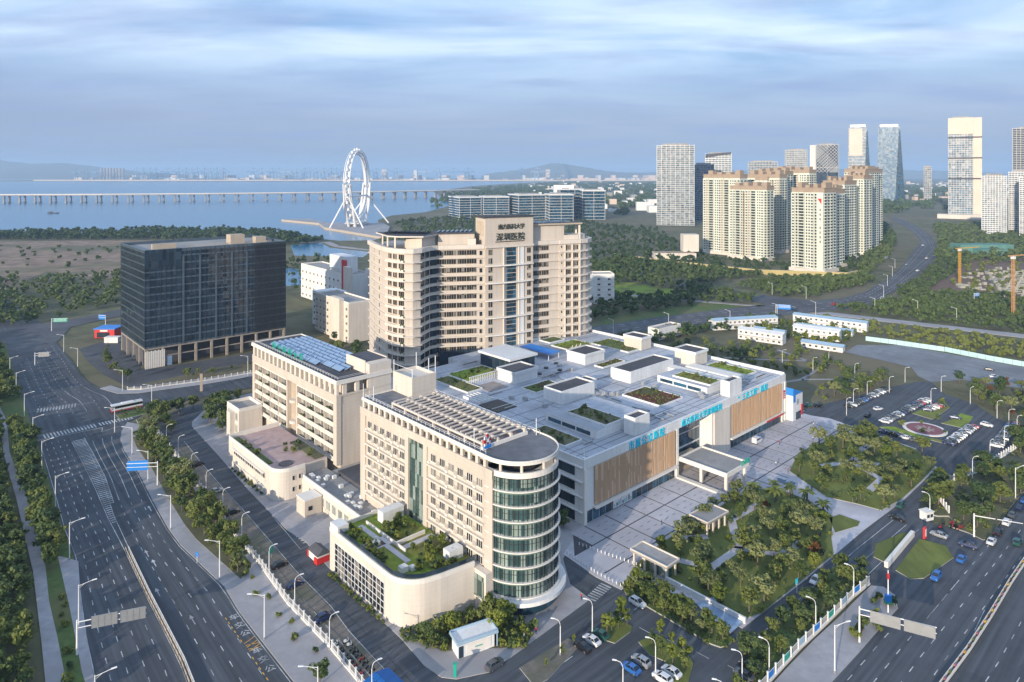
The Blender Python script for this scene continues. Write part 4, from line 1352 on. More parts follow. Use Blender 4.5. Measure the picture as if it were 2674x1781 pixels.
    block('stair_block', 110.8, 118.2, 62.6, 72.6, 5.4, m_cream2, over=0.4)
    block('plant_room', 67.4, 96.2, 35.4, 45.2, 4.0, m_white)
    block('plant_room', 30.0, 47.6, 36.6, 45.6, 4.2, m_white)
    block('plant_room', 47.9, 53, 40, 46, 3.4, m_white)
    block('stair_block', 73.4, 86, 64, 74.4, 4.2, m_white, over=0.4)
    block('stair_block', 33.4, 46, 65, 74.8, 4.2, m_white, over=0.4)
    MB().box(42, 56.2, 77, 95.6, ZR, ZR + 5.0).part('glass_hall', m_kglass, B)
    MB().box(41.2, 57, 76, 96.4, ZR + 5.02, ZR + 5.9).part('hall_roof', m_white, B)
    MB().box(67.2, 74.4, 79.5, 98, ZR + 2.6, ZR + 2.8).part('blue_canopy', m_blue, B)
    for s, t in ((67.6, 80), (74, 80), (67.6, 97.5), (74, 97.5)):
        MB().box(s - 0.1, s + 0.1, t - 0.1, t + 0.1, ZR, ZR + 2.6).part('canopy_post', m_steel, B)
    MB().cyl(56, 57, ZR + 0.3, ZR + 0.55, 4.2, 28).part('blue_pool', m_solar, B)
    pz = MB()
    for k in range(22):
        pz.box(20.8 + k * 0.9, 21.0 + k * 0.9, 76.6, 76.8, ZR, ZR + 2.6)
    pz.box(20.6, 40.4, 76.5, 76.9, ZR + 2.5, ZR + 2.8)
    pz.part('colonnade', m_white, B)
    r = random.Random(44)
    for k in range(34):
        s0, t0 = r.uniform(2, 112), r.choice((5.2, 7.6, 30.6, 32.2, 34.2, 47.2, 49.5, 61.2, 63.2, 76, 99))
        L = r.uniform(4, 14)
        if r.random() < .5:
            MB().box(s0, min(s0 + L, 120), t0, t0 + 0.4, ZR + 0.15, ZR + 0.6).part('duct', m_metal, B)
        else:
            MB().beam((s0, t0, ZR + .3), (min(s0 + L, 120), t0, ZR + .3), 0.2, 0.2).part('pipe', m_trim, B)
    for k in range(12):
        s0, t0 = r.uniform(42, 52), r.uniform(3, 44)
        MB().box(s0, s0 + 0.4, t0, t0 + r.uniform(3, 8), ZR + 0.12, ZR + 0.5).part('duct', m_metal, B)
    r = random.Random(12)
    unit = MB().box(-0.9, 0.9, -0.6, 0.6, 0, 1.2).cyl(0, 0, 1.2, 1.4, 0.45, 10).mesh('roof_unit', m_metal)
    for s, t in ((21, 53), (24, 49), (51, 31), (53, 30), (49, 33), (70, 31), (75, 9), (73, 7), (60, 50), (63, 62), (64, 70), (43, 9), (36, 10), (70.5, 26), (100, 5), (104, 6.5), (52, 62), (24, 39), (26, 33)):
        place('roof_unit', unit, B, (s, t, ZR), r.choice((0, R(90))))
    hat = MB().cyl(0, 0, 0, 0.55, 1.0, 12).mesh('dark_skylight', m_dmetal)
    for s, t in ((50, 68), (58, 72), (60, 66), (66, 74)):
        place('dark_skylight', hat, B, (s, t, ZR), 0)
    fl = MB()
    for k in range(9):
        fl.tube([(78 + k * 0.9, 77, ZR), (78 + k * 0.9, 77, ZR + 4.0 + 0.5 * (k % 3))], 0.15, 5)
    fl.part('vent_pipe', m_trim, B)
    MB().cyl(1.5, 1.0, ZR, ZR + 3.0, 0.16, 6).cyl(1.5, 1.0, ZR, ZR + 0.6, 0.5, 8).part('mast', m_steel, B)
    # lettering along the front
    letters(B, "市属公立医院", (20.3, -0.32, 15.85), 0, 2.9, 3.15, m_cyan)
    letters(B, "南方医科大学深圳医院", (48.3, -0.32, 16.0), 0, 2.45, 2.55, m_cyan)
    letters(B, "“三名工程”医院", (84.5, -0.32, 15.9), 0, 2.7, 2.85, m_cyan)
    mb = MB().box(119.6, 121.4, -0.62, -0.5, 9.2, 12.4, 0)
    for z in (9.7, 10.5, 11.3):
        mb.box(119.8, 121.2, -0.66, -0.63, z, z + 0.35, 1)
    mb.part('red_sign', [m_red, m_white], B)
    MB().box(104, 118, -1.62, -1.52, 3.7, 4.3).part('red_banner', m_red, B)
    # entrance canopy
    MB().box(46.8, 60.4, -17.8, -0.3, 5.1, 6.0, 0, 1).part('entrance_canopy', [m_trim, m_grey], B)
    q = MB()
    wall(q, [(47, -17.6), (60.2, -17.6), (60.2, -0.6), (47, -0.6), (47, -17.6)], 0.4, 6.0, 6.5)
    q.part('canopy_rim', m_trim, B)
    for s, t in ((48, -16.8), (59.4, -16.8), (48, -8), (59.4, -8)):
        MB().box(s - 0.4, s + 0.4, t - 0.4, t + 0.4, 0.15, 5.1).part('canopy_column', m_trim, B)
    letters(B, "门诊部", (55.3, -17.9, 6.5), 0, 1.7, 1.8, m_green)
    MB().box(48, 59.4, 1, 3.5, 0.2, 4.9).part('lobby_front', m_tan, B)
    MB().box(44.6, 46.4, -17.4, -0.6, 0.15, 0.7).part('ramp_wall', m_trim, B)
    return B


podium()
B = hthing('emergency_kiosk', 'white box building with blue pitched roof at the podium corner', 'kiosk', 127, -1)
MB().box(122.6, 131.0, -3.2, 2.0, 0.15, 10.2).part('wall', m_white, B)
MB().add([(122.6, -3.3, 10.25), (131.1, -3.3, 10.25), (131.1, 2.1, 10.25), (122.6, 2.1, 10.25), (122.6, 2.1, 13.2), (122.6, -3.3, 13.2)], [(0, 1, 2, 3), (0, 5, 1), (1, 5, 4, 2), (2, 4, 3), (3, 4, 5, 0)]).part('roof', m_blue, B)
MB().box(122.6, 124.6, -3.3, -3.22, 7.5, 10.2).part('blue_panel', m_blue, B)
mb = MB()
for a in range(16):
    c, s_ = math.cos(R(a * 22.5)), math.sin(R(a * 22.5))
    mb.beam((126.6 + 1.1 * c, -3.26, 7.2 + 1.1 * s_), (126.6 + 1.1 * math.cos(R(a * 22.5 + 22.5)), -3.26, 7.2 + 1.1 * math.sin(R(a * 22.5 + 22.5))), 0.08, 0.22)
mb.box(126.35, 126.85, -3.28, -3.22, 6.4, 8.0).box(125.8, 127.4, -3.285, -3.225, 6.95, 7.45)
mb.part('emblem', m_metal, B)
MB().box(129.6, 130.9, -3.4, -3.22, 1.2, 5.5).part('red_poster', m_red, B)
MB().box(125.0, 129.2, -3.35, -3.22, 0.2, 3.2).part('doorway', m_kglass, B)


# ------------------------------------------------------------------ the hospital tower
def tower():
    B = wthing('hospital_tower', 'tall curved cream hospital tower with dark sign lettering at its top', 'tower', -15, 330)
    wing = [(-71, 340), (-63, 320), (-56, 306.5), (-51, 301), (-47, 299), (-43.5, 299.3), (-40.5, 301.8), (-39.3, 306), (-37.6, 311), (-34.5, 314)]
    mid = [(-34.5, 314), (-13, 318.4)]
    sign = [(-12.4, 317.2), (10.1, 329.4)]
    rgt = [(10.1, 333.2), (23.3, 339.6)]
    balc = [(23.3, 339.2), (34.5, 343.6)]
    rnd_ = [(34.5, 344.2), (37.4, 346.4), (39.4, 349.6), (40, 353), (39, 358)]
    back = [(30, 364), (10, 360), (-12, 356), (-40, 350), (-62, 356)]
    out = wing + [(-13, 318.4), (-12.4, 317.2), (10.1, 329.4), (10.1, 333.2), (23.3, 339.6), (23.3, 339.2)] + rnd_[:1] + rnd_ + back
    out = wing + [(-13, 318.4), (-12.4, 317.2), (10.1, 329.4), (10.1, 333.2), (23.2, 339.5), (23.3, 339.2), (34.5, 343.6)] + rnd_[1:] + back
    FH, Z0 = 4.05, 11.9
    NF = 13
    MB().prism(out, 0, 64.6, 0, 1).part('wall', [m_cream, m_grey], B)
    # window meshes
    wa = window_mesh(1.5, 2.2, 1, m_trim, m_glass)
    wb = window_mesh(2.9, 2.3, 3, m_tan, m_glass)
    wc = window_mesh(4.5, 2.3, 4, m_tan, m_glass)
    wd = window_mesh(2.1, 2.6, 2, m_tan, m_glass)
    wr = window_mesh(3.9, 2.7, 3, m_dmetal, m_kglass)
    ws = window_mesh(0.9, 1.2, 1, m_trim, m_glass)

    def on(p, q, f, out_d=0.03):
        dx, dy = q[0] - p[0], q[1] - p[1]
        L = math.hypot(dx, dy)
        n = (dy / L, -dx / L)
        return (p[0] + dx * f + n[0] * out_d, p[1] + dy * f + n[1] * out_d), math.atan2(dy, dx)

    for i in range(NF):
        z = Z0 + i * FH
        zw = z + 1.15
        # wing
        for a, b, f, wm in ((0, 1, 0.6, wa), (1, 2, 0.2, wa), (2, 3, 0.30, wb), (2, 3, 0.86, wb), (3, 4, 0.62, wb)):
            p, rz = on(wing[a], wing[b], f)
            place('window', wm, B, (*p, zw), rz)
        for a, b in ((6, 7), (7, 8), (8, 9)):
            p, rz = on(wing[a], wing[b], 0.5)
            place('window', wr, B, (*p, zw - 0.2), rz)
        for f in (0.10, 0.30, 0.52, 0.73):
            p, rz = on(*mid, f)
            place('window', wc, B, (*p, zw), rz)
        p, rz = on(*mid, 0.93)
        place('window', wa, B, (*p, zw - 0.3), rz)
        if i > 0:
            for f in (0.10, 0.91):
                p, rz = on(*sign, f)
                place('window', wd, B, (*p, zw - 0.3), rz)
        for f in (0.12, 0.30, 0.50):
            p, rz = on(*rgt, f)
            place('window', wb, B, (*p, zw), rz)
        # yellow framed balconies on the far wing
        p, rz = on(*balc, 0.12)
        place('window', ws, B, (*p, zw + 0.7), rz)
        for f in (0.42, 0.76):
            p, rz = on(*balc, f)
            place('window', wd if False else wb, B, (*p, zw - 0.3), rz)
        bal = MB()
        for f in (0.26, 0.60, 0.94):
            p, rz = on(*balc, f, 0.5)
            c, s_ = math.cos(rz), math.sin(rz)
            bal.prism([(p[0] - .2 * c + .5 * s_, p[1] - .2 * s_ - .5 * c + 0), (p[0] + .2 * c + .5 * s_, p[1] + .2 * s_ - .5 * c), (p[0] + .2 * c - .5 * s_, p[1] + .2 * s_ + .5 * c), (p[0] - .2 * c - .5 * s_, p[1] - .2 * s_ + .5 * c)], z + 0.4, z + FH - 0.4)
        bal.part('balcony_frame', m_cream2, B)
        # slab edges
        for path, w, h0, h1 in ((wing, 1.5, -0.35, 0.0), (wing[2:7], 2.6, -0.36, 0.02), ([wing[-1], mid[1]], 1.6, -0.35, 0.05), (rgt, 1.4, -0.35, 0.0), (balc, 2.0, -0.35, 0.35), (rnd_, 2.6, -0.3, 0.5)):
            o2 = offset(path, -w / 2)
            MB().prism(path + o2[::-1], z + h0, z + h1).part('floor_slab', m_cream2, B)
        o1, o2 = offset(wing[2:5], -1.05), offset(wing[2:5], -1.22)
        MB().prism(o1 + o2[::-1], z + 0.03, z + 0.85).part('balcony_rail', m_cream2, B)
        if i % 3 != 1:
            q_ = on(wing[3], wing[4], 0.75, 0.9)[0]
            MB().box(q_[0] - 0.6, q_[0] + 0.6, q_[1] - 0.25, q_[1] + 0.25, z + 0.5, z + 1.4).part('planter', m_leafd, B)
        if i % 2 == 1:
            ar = [(sign[0][0] + (sign[1][0] - sign[0][0]) * k / 8, sign[0][1] + (sign[1][1] - sign[0][1]) * k / 8) for k in range(9)]
            o2 = [(x + 0.48 * b, y - 0.88 * b) for (x, y), b in zip(ar, [0.9 + 1.2 * math.sin(math.pi * k / 8) for k in range(9)])]
            MB().prism(ar + o2[::-1], z - 0.4, z + 0.1).part('sign_wall_ledge', m_trim, B)
    # glass strip on the sign wall
    dx, dy = sign[1][0] - sign[0][0], sign[1][1] - sign[0][1]
    ang = math.atan2(dy, dx)
    for i in range(NF):
        p, rz = on(*sign, 0.53, 0.05)
        o = place('stair_pane', tower_pane, B, (*p, Z0 + i * FH + 0.15), rz)
    p0, _ = on(*sign, 0.37, 0.35)
    p1, _ = on(*sign, 0.69, 0.35)
    for p in (p0, p1):
        MB().cyl(p[0], p[1], 18, 64.6, 0.4, 8).part('fin', m_cream2, B)
    MB().prism([on(*sign, 0.69, 0.02)[0], on(*sign, 0.80, 0.02)[0], on(*sign, 0.80, 0.4)[0], on(*sign, 0.69, 0.4)[0]], 18, 64.6).part('fin', m_white, B)
    # crown of the sign block
    sb = [(-12.4, 317.1), (10.2, 329.3), (5.2, 338.5), (-17.4, 327)]
    MB().prism(sb, 64.6, 78.6).part('sign_block', m_cream, B)
    c4 = [(-13.2, 316.4), (10.6, 329.0), (5.4, 339.4), (-18.4, 327.4)]
    MB().prism(c4, 78.62, 79.1).part('sign_cap', m_dgrey, B)
    MB().prism([(-12.2, 316.3), (10.6, 328.7), (10.2, 329.5), (-12.6, 317.1)], 64.7, 65.6).part('sign_cornice', m_cream2, B)
    cc = MB()
    for k in range(12):
        f = k / 11
        cc.prism([(-13 + 23 * f + a, 316.5 + 12.4 * f + b) for a, b in ((0, 0), (0.9, 0.5), (-4.4, 10.8), (-5.3, 10.3))], 79.12, 79.5)
    cc.part('cap_slat', m_dmetal, B)
    lv = MB()
    for k in range(5):
        f = 0.2 + k * 0.15
        x, y = sb[0][0] + (sb[3][0] - sb[0][0]) * f, sb[0][1] + (sb[3][1] - sb[0][1]) * f
        lv.box(x - 0.28, x + 0.28, y - 0.6, y + 0.2, 70.5, 77)
    lv.part('louvre', m_tan, B)
    for s, size, f0, step, z in (("南方医科大学", 2.7, 0.25, 2.35, 73.4), ("深圳医院", 3.9, 0.21, 3.9, 68.2)):
        p, rz = on(*sign, f0, 0.35)
        letters(B, s, (*p, z), rz, size, step, m_ink if size < 3 else m_green if False else m_ink)
    p, rz = on(*sign, 0.20, 0.3)
    q, _ = on(*sign, 0.80, 0.3)
    MB().beam((*p, 67.4), (*q, 67.4), 0.3, 0.3).part('letter_rail', m_ink, B)
    # cornices and roof pavilions
    for path, w in ((wing, 2.0), ([wing[-1], mid[1]], 1.6), (rgt, 1.6), (balc, 1.8), (rnd_, 2.4)):
        o2 = offset(path, -w / 2)
        i2 = offset(path, 0.9)
        MB().prism(o2 + i2[::-1], 64.4, 66.4).part('cornice', m_cream2, B)
    pv = [(-55, 312), (-44.5, 306), (-38, 317), (-48, 326)]
    MB().prism([(-48, 309), (-40.5, 306.5), (-36, 316), (-44, 322)], 64.6, 70.8).part('roof_pavilion', m_cream, B)
    for x, y in ((-61, 322), (-57, 313), (-52.5, 306.5), (-56, 327), (-50, 321)):
        MB().box(x - 0.35, x + 0.35, y - 0.35, y + 0.35, 64.6, 70.9).part('pavilion_column', m_cream2, B)
    MB().prism([(-65, 326), (-56, 307.5), (-51, 304.5), (-39.5, 304.3), (-34.4, 316), (-46, 334)], 70.9, 71.5, 0, 1).part('roof_canopy', [m_cream2, m_dgrey], B)
    r = MB()
    for k in range(9):
        f = k / 8
        x, y = -60 + 18 * f, 322 - 4 * f
        r.add([(x, y - 5, 71.6), (x + 1.5, y - 5.4, 72.3), (x + 1.5 + 2.4, y + 6, 72.3), (x + 2.4, y + 6.4, 71.6)], [(0, 1, 2, 3)])
    r.part('collector', m_kglass, B)
    MB().prism([(-34.2, 316), (-17.6, 319.5), (-18.6, 330), (-37, 328)], 64.6, 71.4).part('roof_pavilion', m_cream, B)
    MB().prism([(-36.8, 314.6), (-17.4, 318.8), (-18.6, 331), (-38.8, 330)], 71.42, 71.9, 0, 1).part('roof_canopy', [m_dgrey, m_dgrey], B)
    r = MB()
    for k in range(8):
        x = -35 + k * 2.1
        y = 318 + k * 0.45
        r.add([(x, y, 72.0), (x + 1.3, y, 72.7), (x + 0.6, y + 9, 72.7), (x - 0.7, y + 9, 72.0)], [(0, 1, 2, 3)])
    r.part('collector', m_kglass, B)
    MB().box(-20.5, -16.8, 316.6, 318.4, 66.4, 69.2).part('roof_step', m_cream2, B)
    MB().prism([(10.4, 334.2), (26, 341.2), (24, 352), (6.0, 345)], 64.6, 74.0).part('roof_pavilion', m_cream, B)
    MB().prism([(10.2, 332.6), (35.5, 343.6), (34, 354), (5, 346)], 74.02, 74.8, 0, 1).part('roof_canopy', [m_tan, m_dgrey], B)
    for x, y in ((34, 345), (33, 352.5)):
        MB().box(x - 0.5, x + 0.5, y - 0.5, y + 0.5, 66, 74).part('pavilion_column', m_cream2, B)
    r = MB()
    for k in range(9):
        x, y = 10 + k * 1.9, 335 + k * 0.8
        r.add([(x, y, 74.9), (x + 1.4, y + 0.5, 75.7), (x - 1.6, y + 8.5, 75.7), (x - 3.0, y + 8, 74.9)], [(0, 1, 2, 3)])
    r.part('collector', m_kglass, B)
    MB().prism([(24.5, 340.6), (33.5, 344.2), (37, 348), (37.5, 352), (36, 356), (24, 352)], 66.0, 68.6).part('round_parapet', m_cream2, B)
    # glazed base towards the roof garden
    MB().prism([(-33, 311), (-14, 316.2), (-14, 318.2), (-34, 313.6)], 8, 18.2).part('base_glazing', m_kglass, B)
    return B


tower_pane = MB().box(-2.6, -0.05, -0.06, 0.0, 0, 1.75).box(0.05, 2.6, -0.06, 0.0, 0, 1.75).box(-2.6, -0.05, -0.06, 0.0, 1.9, 3.75).box(0.05, 2.6, -0.06, 0.0, 1.9, 3.75).mesh('stair_pane', m_bglass)
tower()
# ------------------------------------------------------------------ the dark glass block by the crossing
def dark_block():
    B = thing('office_block', 'dark blue glass office block on bare concrete columns by the crossing', 'building', (-186.3, 346.2, 0), R(41.7))
    W_, D_, ZB, ZT = 74.0, 51.0, 10.3, 60.0
    MB().box(0.3, W_ - 0.3, 0.3, D_ - 0.3, ZB, ZT - 1.2, 0, 1).part('core', [m_kglass, m_grey], B)
    nf = 13
    fh = (ZT - ZB) / nf
    for i in range(nf):
        z = ZB + i * fh
        g = MB()
        g.box(0.05, W_ - 0.05, 0.12, 0.28, z + 0.77, z + fh - 0.06)
        g.box(0.12, 0.28, 0.3, D_ - 0.05, z + 0.77, z + fh - 0.06)
        g.part('glass_band', m_kglass, B)
        s = MB()
        s.box(0.0, W_, 0.02, 0.27, z + 0.03, z + 0.75)
        s.box(0.02, 0.27, 0.28, D_, z + 0.03, z + 0.75)
        s.part('spandrel', m_spandrel, B)
    mu = MB()
    for k in range(31):
        x = k * W_ / 30
        mu.box(x - 0.06, x + 0.06, -0.12, 0.0, ZB, ZT)
    for k in range(27):
        x = 55.5 + k * 0.68
        mu.box(x - 0.09, x + 0.09, -0.32, -0.13, ZB, ZT)
    for k in range(22):
        y = k * D_ / 21
        mu.box(-0.12, 0.0, y - 0.06, y + 0.06, ZB, ZT)
    mu.part('mullion', m_dmetal, B, 'stuff')
    for x in (18.4, 26.7, 35.0, 43.4, 51.5):
        MB().box(x - 0.45, x + 0.45, -0.3, 0.0, ZB, ZT - 4).part('fin', m_spandrel, B)
    MB().box(0, 17.5, -0.2, 0.1, ZT - 8, ZT + 0.3).part('corner_screen', m_kglass, B)
    pp = MB()
    wall(pp, [(0.2, 0.2), (W_ - 0.2, 0.2), (W_ - 0.2, D_ - 0.2), (0.2, D_ - 0.2), (0.2, 0.2)], 0.4, ZT - 1.2, ZT + 0.4)
    pp.part('parapet', m_spandrel, B)
    for k in range(10):
        x = 0.7 + k * 8.05
        for y in (0.7, 12, 24, 38, 50):
            if y > 1 and k > 0:
                continue
            MB().box(x - 0.55, x + 0.55, y - 0.55, y + 0.55, 0, ZB).part('column', m_conc3, B)
    MB().box(0.2, W_ - 0.2, 0.2, 0.9, ZB - 0.9, ZB - 0.02).box(0.2, 0.9, 0.9, D_ - 0.2, ZB - 0.9, ZB - 0.02).box(0.3, W_ - 0.3, 0.5, 1.1, 5.0, 5.5).part('beam', m_conc3, B)
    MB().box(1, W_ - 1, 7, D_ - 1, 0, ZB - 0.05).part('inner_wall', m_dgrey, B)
    mb = MB()
    for k in range(11):
        mb.box(0.3 + k * 0.85, 0.95 + k * 0.85, -0.05, 0.2, 0, 8.6 + 0.3 * (k % 2))
    mb.part('corner_boarding', m_trim, B)
    MB().box(10.5, 13, 0.4, 0.6, 0, 4.8).part('blue_door', m_solar, B)
    for x0, x1, y0, y1, h in ((49, 57, 18, 25, 5.2), (62, 68, 14, 19, 3.6), (8, 20, 18, 20, 2.6)):
        MB().box(x0, x1, y0, y1, ZT - 1.2, ZT - 1.2 + h).part('roof_room', m_tan, B)
    pj = MB()
    for k in range(36):
        pj.box(20 + k * 1.3, 20.15 + k * 1.3, 0.6, 0.8, ZT + 0.4, ZT + 1.5)
    pj.box(19.5, 66, 0.62, 0.78, ZT + 1.3, ZT + 1.5)
    pj.part('railing', m_tan, B)


m_conc3 = M('bare_concrete', (0.30, 0.26, 0.22), 0.85, 0.12, 0.4, big=0.2)
m_spandrel = M('dark_spandrel', (0.070, 0.100, 0.128), 0.35, 0.15, 0.3, spec=0.5)
dark_block()

B = wthing('roadside_shop', 'small red walled shop with a blue roof by the coast road', 'shop', -247, 420)
MB().box(-252, -240, 412, 422, 0, 5.2).part('wall', m_red, B)
MB().box(-252.5, -239.5, 411.5, 422.5, 5.2, 5.7).part('roof', m_blue, B)
MB().box(-250.5, -243, 411.86, 411.98, 0.3, 3.4).part('shopfront', m_kglass, B)
MB().box(-248.5, -244, 411.7, 411.96, 3.9, 4.9).part('signboard', m_trim, B)
B = wthing('site_cabin', 'white flat cabin beside the red roadside shop', 'cabin', -234, 404)
MB().box(-239, -231, 400, 404, 0, 3.0).part('wall', m_white, B)
MB().box(-239.2, -230.8, 399.8, 404.2, 3.0, 3.3).part('roof', m_trim, B)
B = wthing('bus_shelter', 'long pale shelter by the coast road bend', 'shelter', -263, 470)
MB().box(-268, -256, 478, 480.5, 2.8, 3.2).part('roof', m_trim, B)
for x in (-267, -262, -257):
    MB().box(x - 0.1, x + 0.1, 479, 479.2, 0, 2.8).part('post', m_metal, B)

# ------------------------------------------------------------------ white buildings behind the balcony block
wq = window_mesh(2.2, 1.6, 2, m_trim, m_glass)


def slab_house(name, label, corner, th, L, Dp, h, mat, cols, rows, cat='building', roof=m_grey, depth_cols=0, h0=2.0):
    B = thing(name, label, cat, (*corner, 0), -R(th))
    MB().box(-L, 0, 0, Dp, 0, h, 0, 1).part('wall', [mat, roof], B)
    pp = MB()
    wall(pp, [(-L + .15, .15), (-.15, .15), (-.15, Dp - .15), (-L + .15, Dp - .15), (-L + .15, .15)], 0.3, h, h + 0.9)
    pp.part('parapet', m_trim, B)
    fh = (h - h0) / rows
    for i in range(rows):
        z = h0 + i * fh
        for k in range(cols):
            place('window', wq, B, (-L + (k + 0.5) * L / cols, -0.03, z), 0)
        for k in range(depth_cols):
            place('window', wq, B, (0.03, (k + 0.5) * Dp / depth_cols, z), R(90))
        MB().box(-L - 0.1, 0.1, -0.35, -0.02, z - 0.5, z - 0.25).part('ledge', m_trim, B)
    return B


B = slab_house('white_clinic', 'cream and white five storey building in front of the red striped one', (-95.5, 399), 50, 46, 15, 23, m_cream2, 9, 5)
MB().box(-19, -6, -3.0, -0.01, 0, 25.5).part('stair_bay', m_cream2, B)
MB().box(-64, -46.05, 6, 22, 0, 22).part('rear_wing', m_white, B)
for z in (3, 7, 11, 15, 19):
    for x in (-61, -56, -51):
        place('window', wq, B, (x, 5.97, z), 0)
B = slab_house('white_office', 'white building with a red panel and roof pergola behind the cream clinic', (-116, 486), 50, 84, 18, 26, m_white, 12, 4)
MB().box(-3, 5, -3, -0.02, 0, 33).part('corner_tower', m_cream2, B)
MB().box(-9.5, -3.05, -1.2, -0.02, 16, 37).part('red_panel', m_red, B)
MB().box(-40, -14, 4, 14, 26, 38).part('roof_room', m_white, B)
pj = MB()
for k in range(14):
    pj.box(-34 + k * 1.8, -33.6 + k * 1.8, 0.4, 4.0, 28.4, 28.8).box(-34 + k * 1.8, -33.7 + k * 1.8, 0.4, 0.8, 26, 28.4)
pj.part('roof_pergola', m_white, B)
B = slab_house('white_hostel', 'white window-striped building beside the tower foot', (-70, 512), -43, 36, 16, 29, m_white, 8, 5)
B = slab_house('row_house', 'low white sheds under a blue roof past the podium back wall', (104, 420), -40, 22, 8, 6, m_white, 4, 1)
B = slab_house('white_cube', 'small white house beyond the round end of the tower', (78, 520), -5, 16, 14, 22, m_white, 2, 5)


# ------------------------------------------------------------------ apartment towers
m_apt = M('apartment_cream', (0.63, 0.65, 0.56), 0.8, 0.05, 0.2, st=(1, 1, .3), big=0.1)
m_aptb = M('apartment_brown', (0.34, 0.26, 0.19), 0.8, 0.08, 0.2)
m_aptw = M('apartment_recess', (0.10, 0.10, 0.085), 0.5, 0.3, 0.6)
m_aptg = glass('apartment_glass', (0.018, 0.024, 0.022), (0.16, 0.15, 0.11), 0.2, (2, 2, 3))


def apartment(label, corner, th, L, Dp, h, seed, brown=0.0, mat=None):
    r = random.Random(seed)
    mat = mat or m_apt
    B = thing('apartment_tower', label, 'apartment tower', (*corner, 0), -R(th), 'apartment towers beyond the highway')
    body = MB().box(-L, 0, 0, Dp, 0, h - 6)
    crown = MB().box(-L - 0.4, 0.4, -0.4, Dp + 0.4, h - 6, h - 1.5)
    nb = max(3, int(L / 6.5))
    bw = L / nb
    win, bal, bro = MB(), MB(), MB()
    nf = int((h - 10) / 3.0)
    for b in range(nb):
        x0 = -L + b * bw
        kind = b % 3
        if kind == 0:
            body.box(x0 + 0.2, x0 + bw * 0.5, -1.6, -0.01, 0, h - 7)
        isb = r.random() < brown
        if isb:
            bro.box(x0 + bw * 0.52, x0 + bw - 0.1, -1.0, -0.02, 0, h - 8)
        for f in range(nf):
            z = 4 + f * 3.0
            if kind == 0:
                win.box(x0 + 0.7, x0 + bw * 0.5 - 0.5, -1.68, -1.61, z + 0.8, z + 2.3)
                win.box(x0 + bw * 0.58, x0 + bw - 0.5, -0.12, -0.03, z + 0.5, z + 2.5)
                bal.box(x0 + bw * 0.54, x0 + bw - 0.2, -1.3, -0.02, z - 0.2, z + 0.75)
            elif kind == 1:
                win.box(x0 + 0.5, x0 + bw - 0.5, -0.12, -0.03, z + 0.4, z + 2.6)
                bal.box(x0 + 0.2, x0 + bw - 0.2, -1.5, -0.02, z - 0.25, z + 0.6)
            else:
                for q in (0.2, 0.6):
                    win.box(x0 + bw * q, x0 + bw * (q + 0.22), -0.12 if not isb else -1.1, -0.03 if not isb else -1.01, z + 0.8, z + 2.4)
        bal.box(x0 - 0.25, x0 + 0.25, -1.55, -0.03, 0, h - 6.2)
    nd_ = max(2, int(Dp / 6))
    for b in range(nd_):
        y0 = b * Dp / nd_
        w = Dp / nd_
        for f in range(nf):
            z = 4 + f * 3.0
            win.box(0.03, 0.12, y0 + w * 0.2, y0 + w * 0.8, z + 0.7, z + 2.4)
            if b % 2 == 0:
                bal.box(0.02, 1.2, y0 + w * 0.1, y0 + w * 0.9, z - 0.2, z + 0.6)
    body.part('wall', mat, B)
    crown.part('crown', m_aptb, B)
    win.part('window', m_aptg, B, 'stuff')
    bal.part('balcony', mat, B, 'stuff')
    if bro.v:
        bro.part('brown_bay', m_aptb, B)
    rf = MB()
    for k in range(4):
        x = -L + (k + 0.3) * L / 4
        rf.box(x, x + L * 0.13, Dp * 0.25, Dp * 0.8, h - 1.5, h + r.uniform(1, 4))
    rs = MB().box(-L - 0.8, 0.8, -0.8, Dp + 0.8, h - 1.9, h - 1.3).part('roof_slab', m_aptb, B)
    rf.part('roof_room', m_aptb, rs)
    MB().box(-L - 2, 2, -3, Dp + 2, -0.2, 3.2).part('podium', m_cream2, B)
    return B


apartment('cream apartment slab with brown corner bays next to the silver glass tower', (272, 815), 50, 50, 16, 99, 1, 0.35)
T = apartment('shorter cream apartment slab with a white grid front and brown middle stripe', (287, 769), 50, 46, 15, 86, 2, 0.4)
apartment('brown crowned apartment tower behind the gap in the front pair', (330, 842), 50, 46, 18, 99, 3, 0.1)
apartment('long brown roofed apartment block standing at the back of the estate', (392, 900), 50, 50, 18, 105, 4, 0.1)
T = apartment('front cream apartment tower with a red triangle sign on its blank edge', (309, 676), 50, 33, 26, 86, 5, 0.0)
MB().box(-6.5, 0.02, -2.2, -1.7, 3, 80).part('blank_edge', m_apt, T)
MB().add([(-5.6, -2.26, 74), (-1.5, -2.26, 68), (-1.5, -2.26, 74), (-5.6, -2.2, 74), (-1.5, -2.2, 68), (-1.5, -2.2, 74)], [(0, 1, 2), (3, 5, 4), (0, 3, 4, 1), (1, 4, 5, 2), (2, 5, 3, 0)]).part('red_triangle', m_red, T)
mb = MB()
for k in range(7):
    z = 62 - k * 4.6 if k < 3 else 58 - k * 4.6
    mb.box(-3.6, -2.0, -2.25, -2.21, z, z + 0.5).box(-3.6, -2.0, -2.25, -2.21, z + 1.0, z + 1.4).box(-3.1, -2.6, -2.27, -2.255, z - 0.6, z + 2)
mb.part('wall_lettering', m_ink, T)
apartment('olive fronted apartment tower joined behind the red sign tower', (338, 716), 50, 14, 24, 84, 6, 0.0)
apartment('tall brown topped apartment tower by the highway bend', (454, 877), 50, 26, 40, 106, 7, 0.2)
apartment('apartment tower half hidden behind the highway end of the estate', (420, 815), 50, 22, 22, 98, 8, 0.1)
m_tanwall = M('yellow_wall', (0.42, 0.34, 0.15), 0.8, 0.08, 0.1)
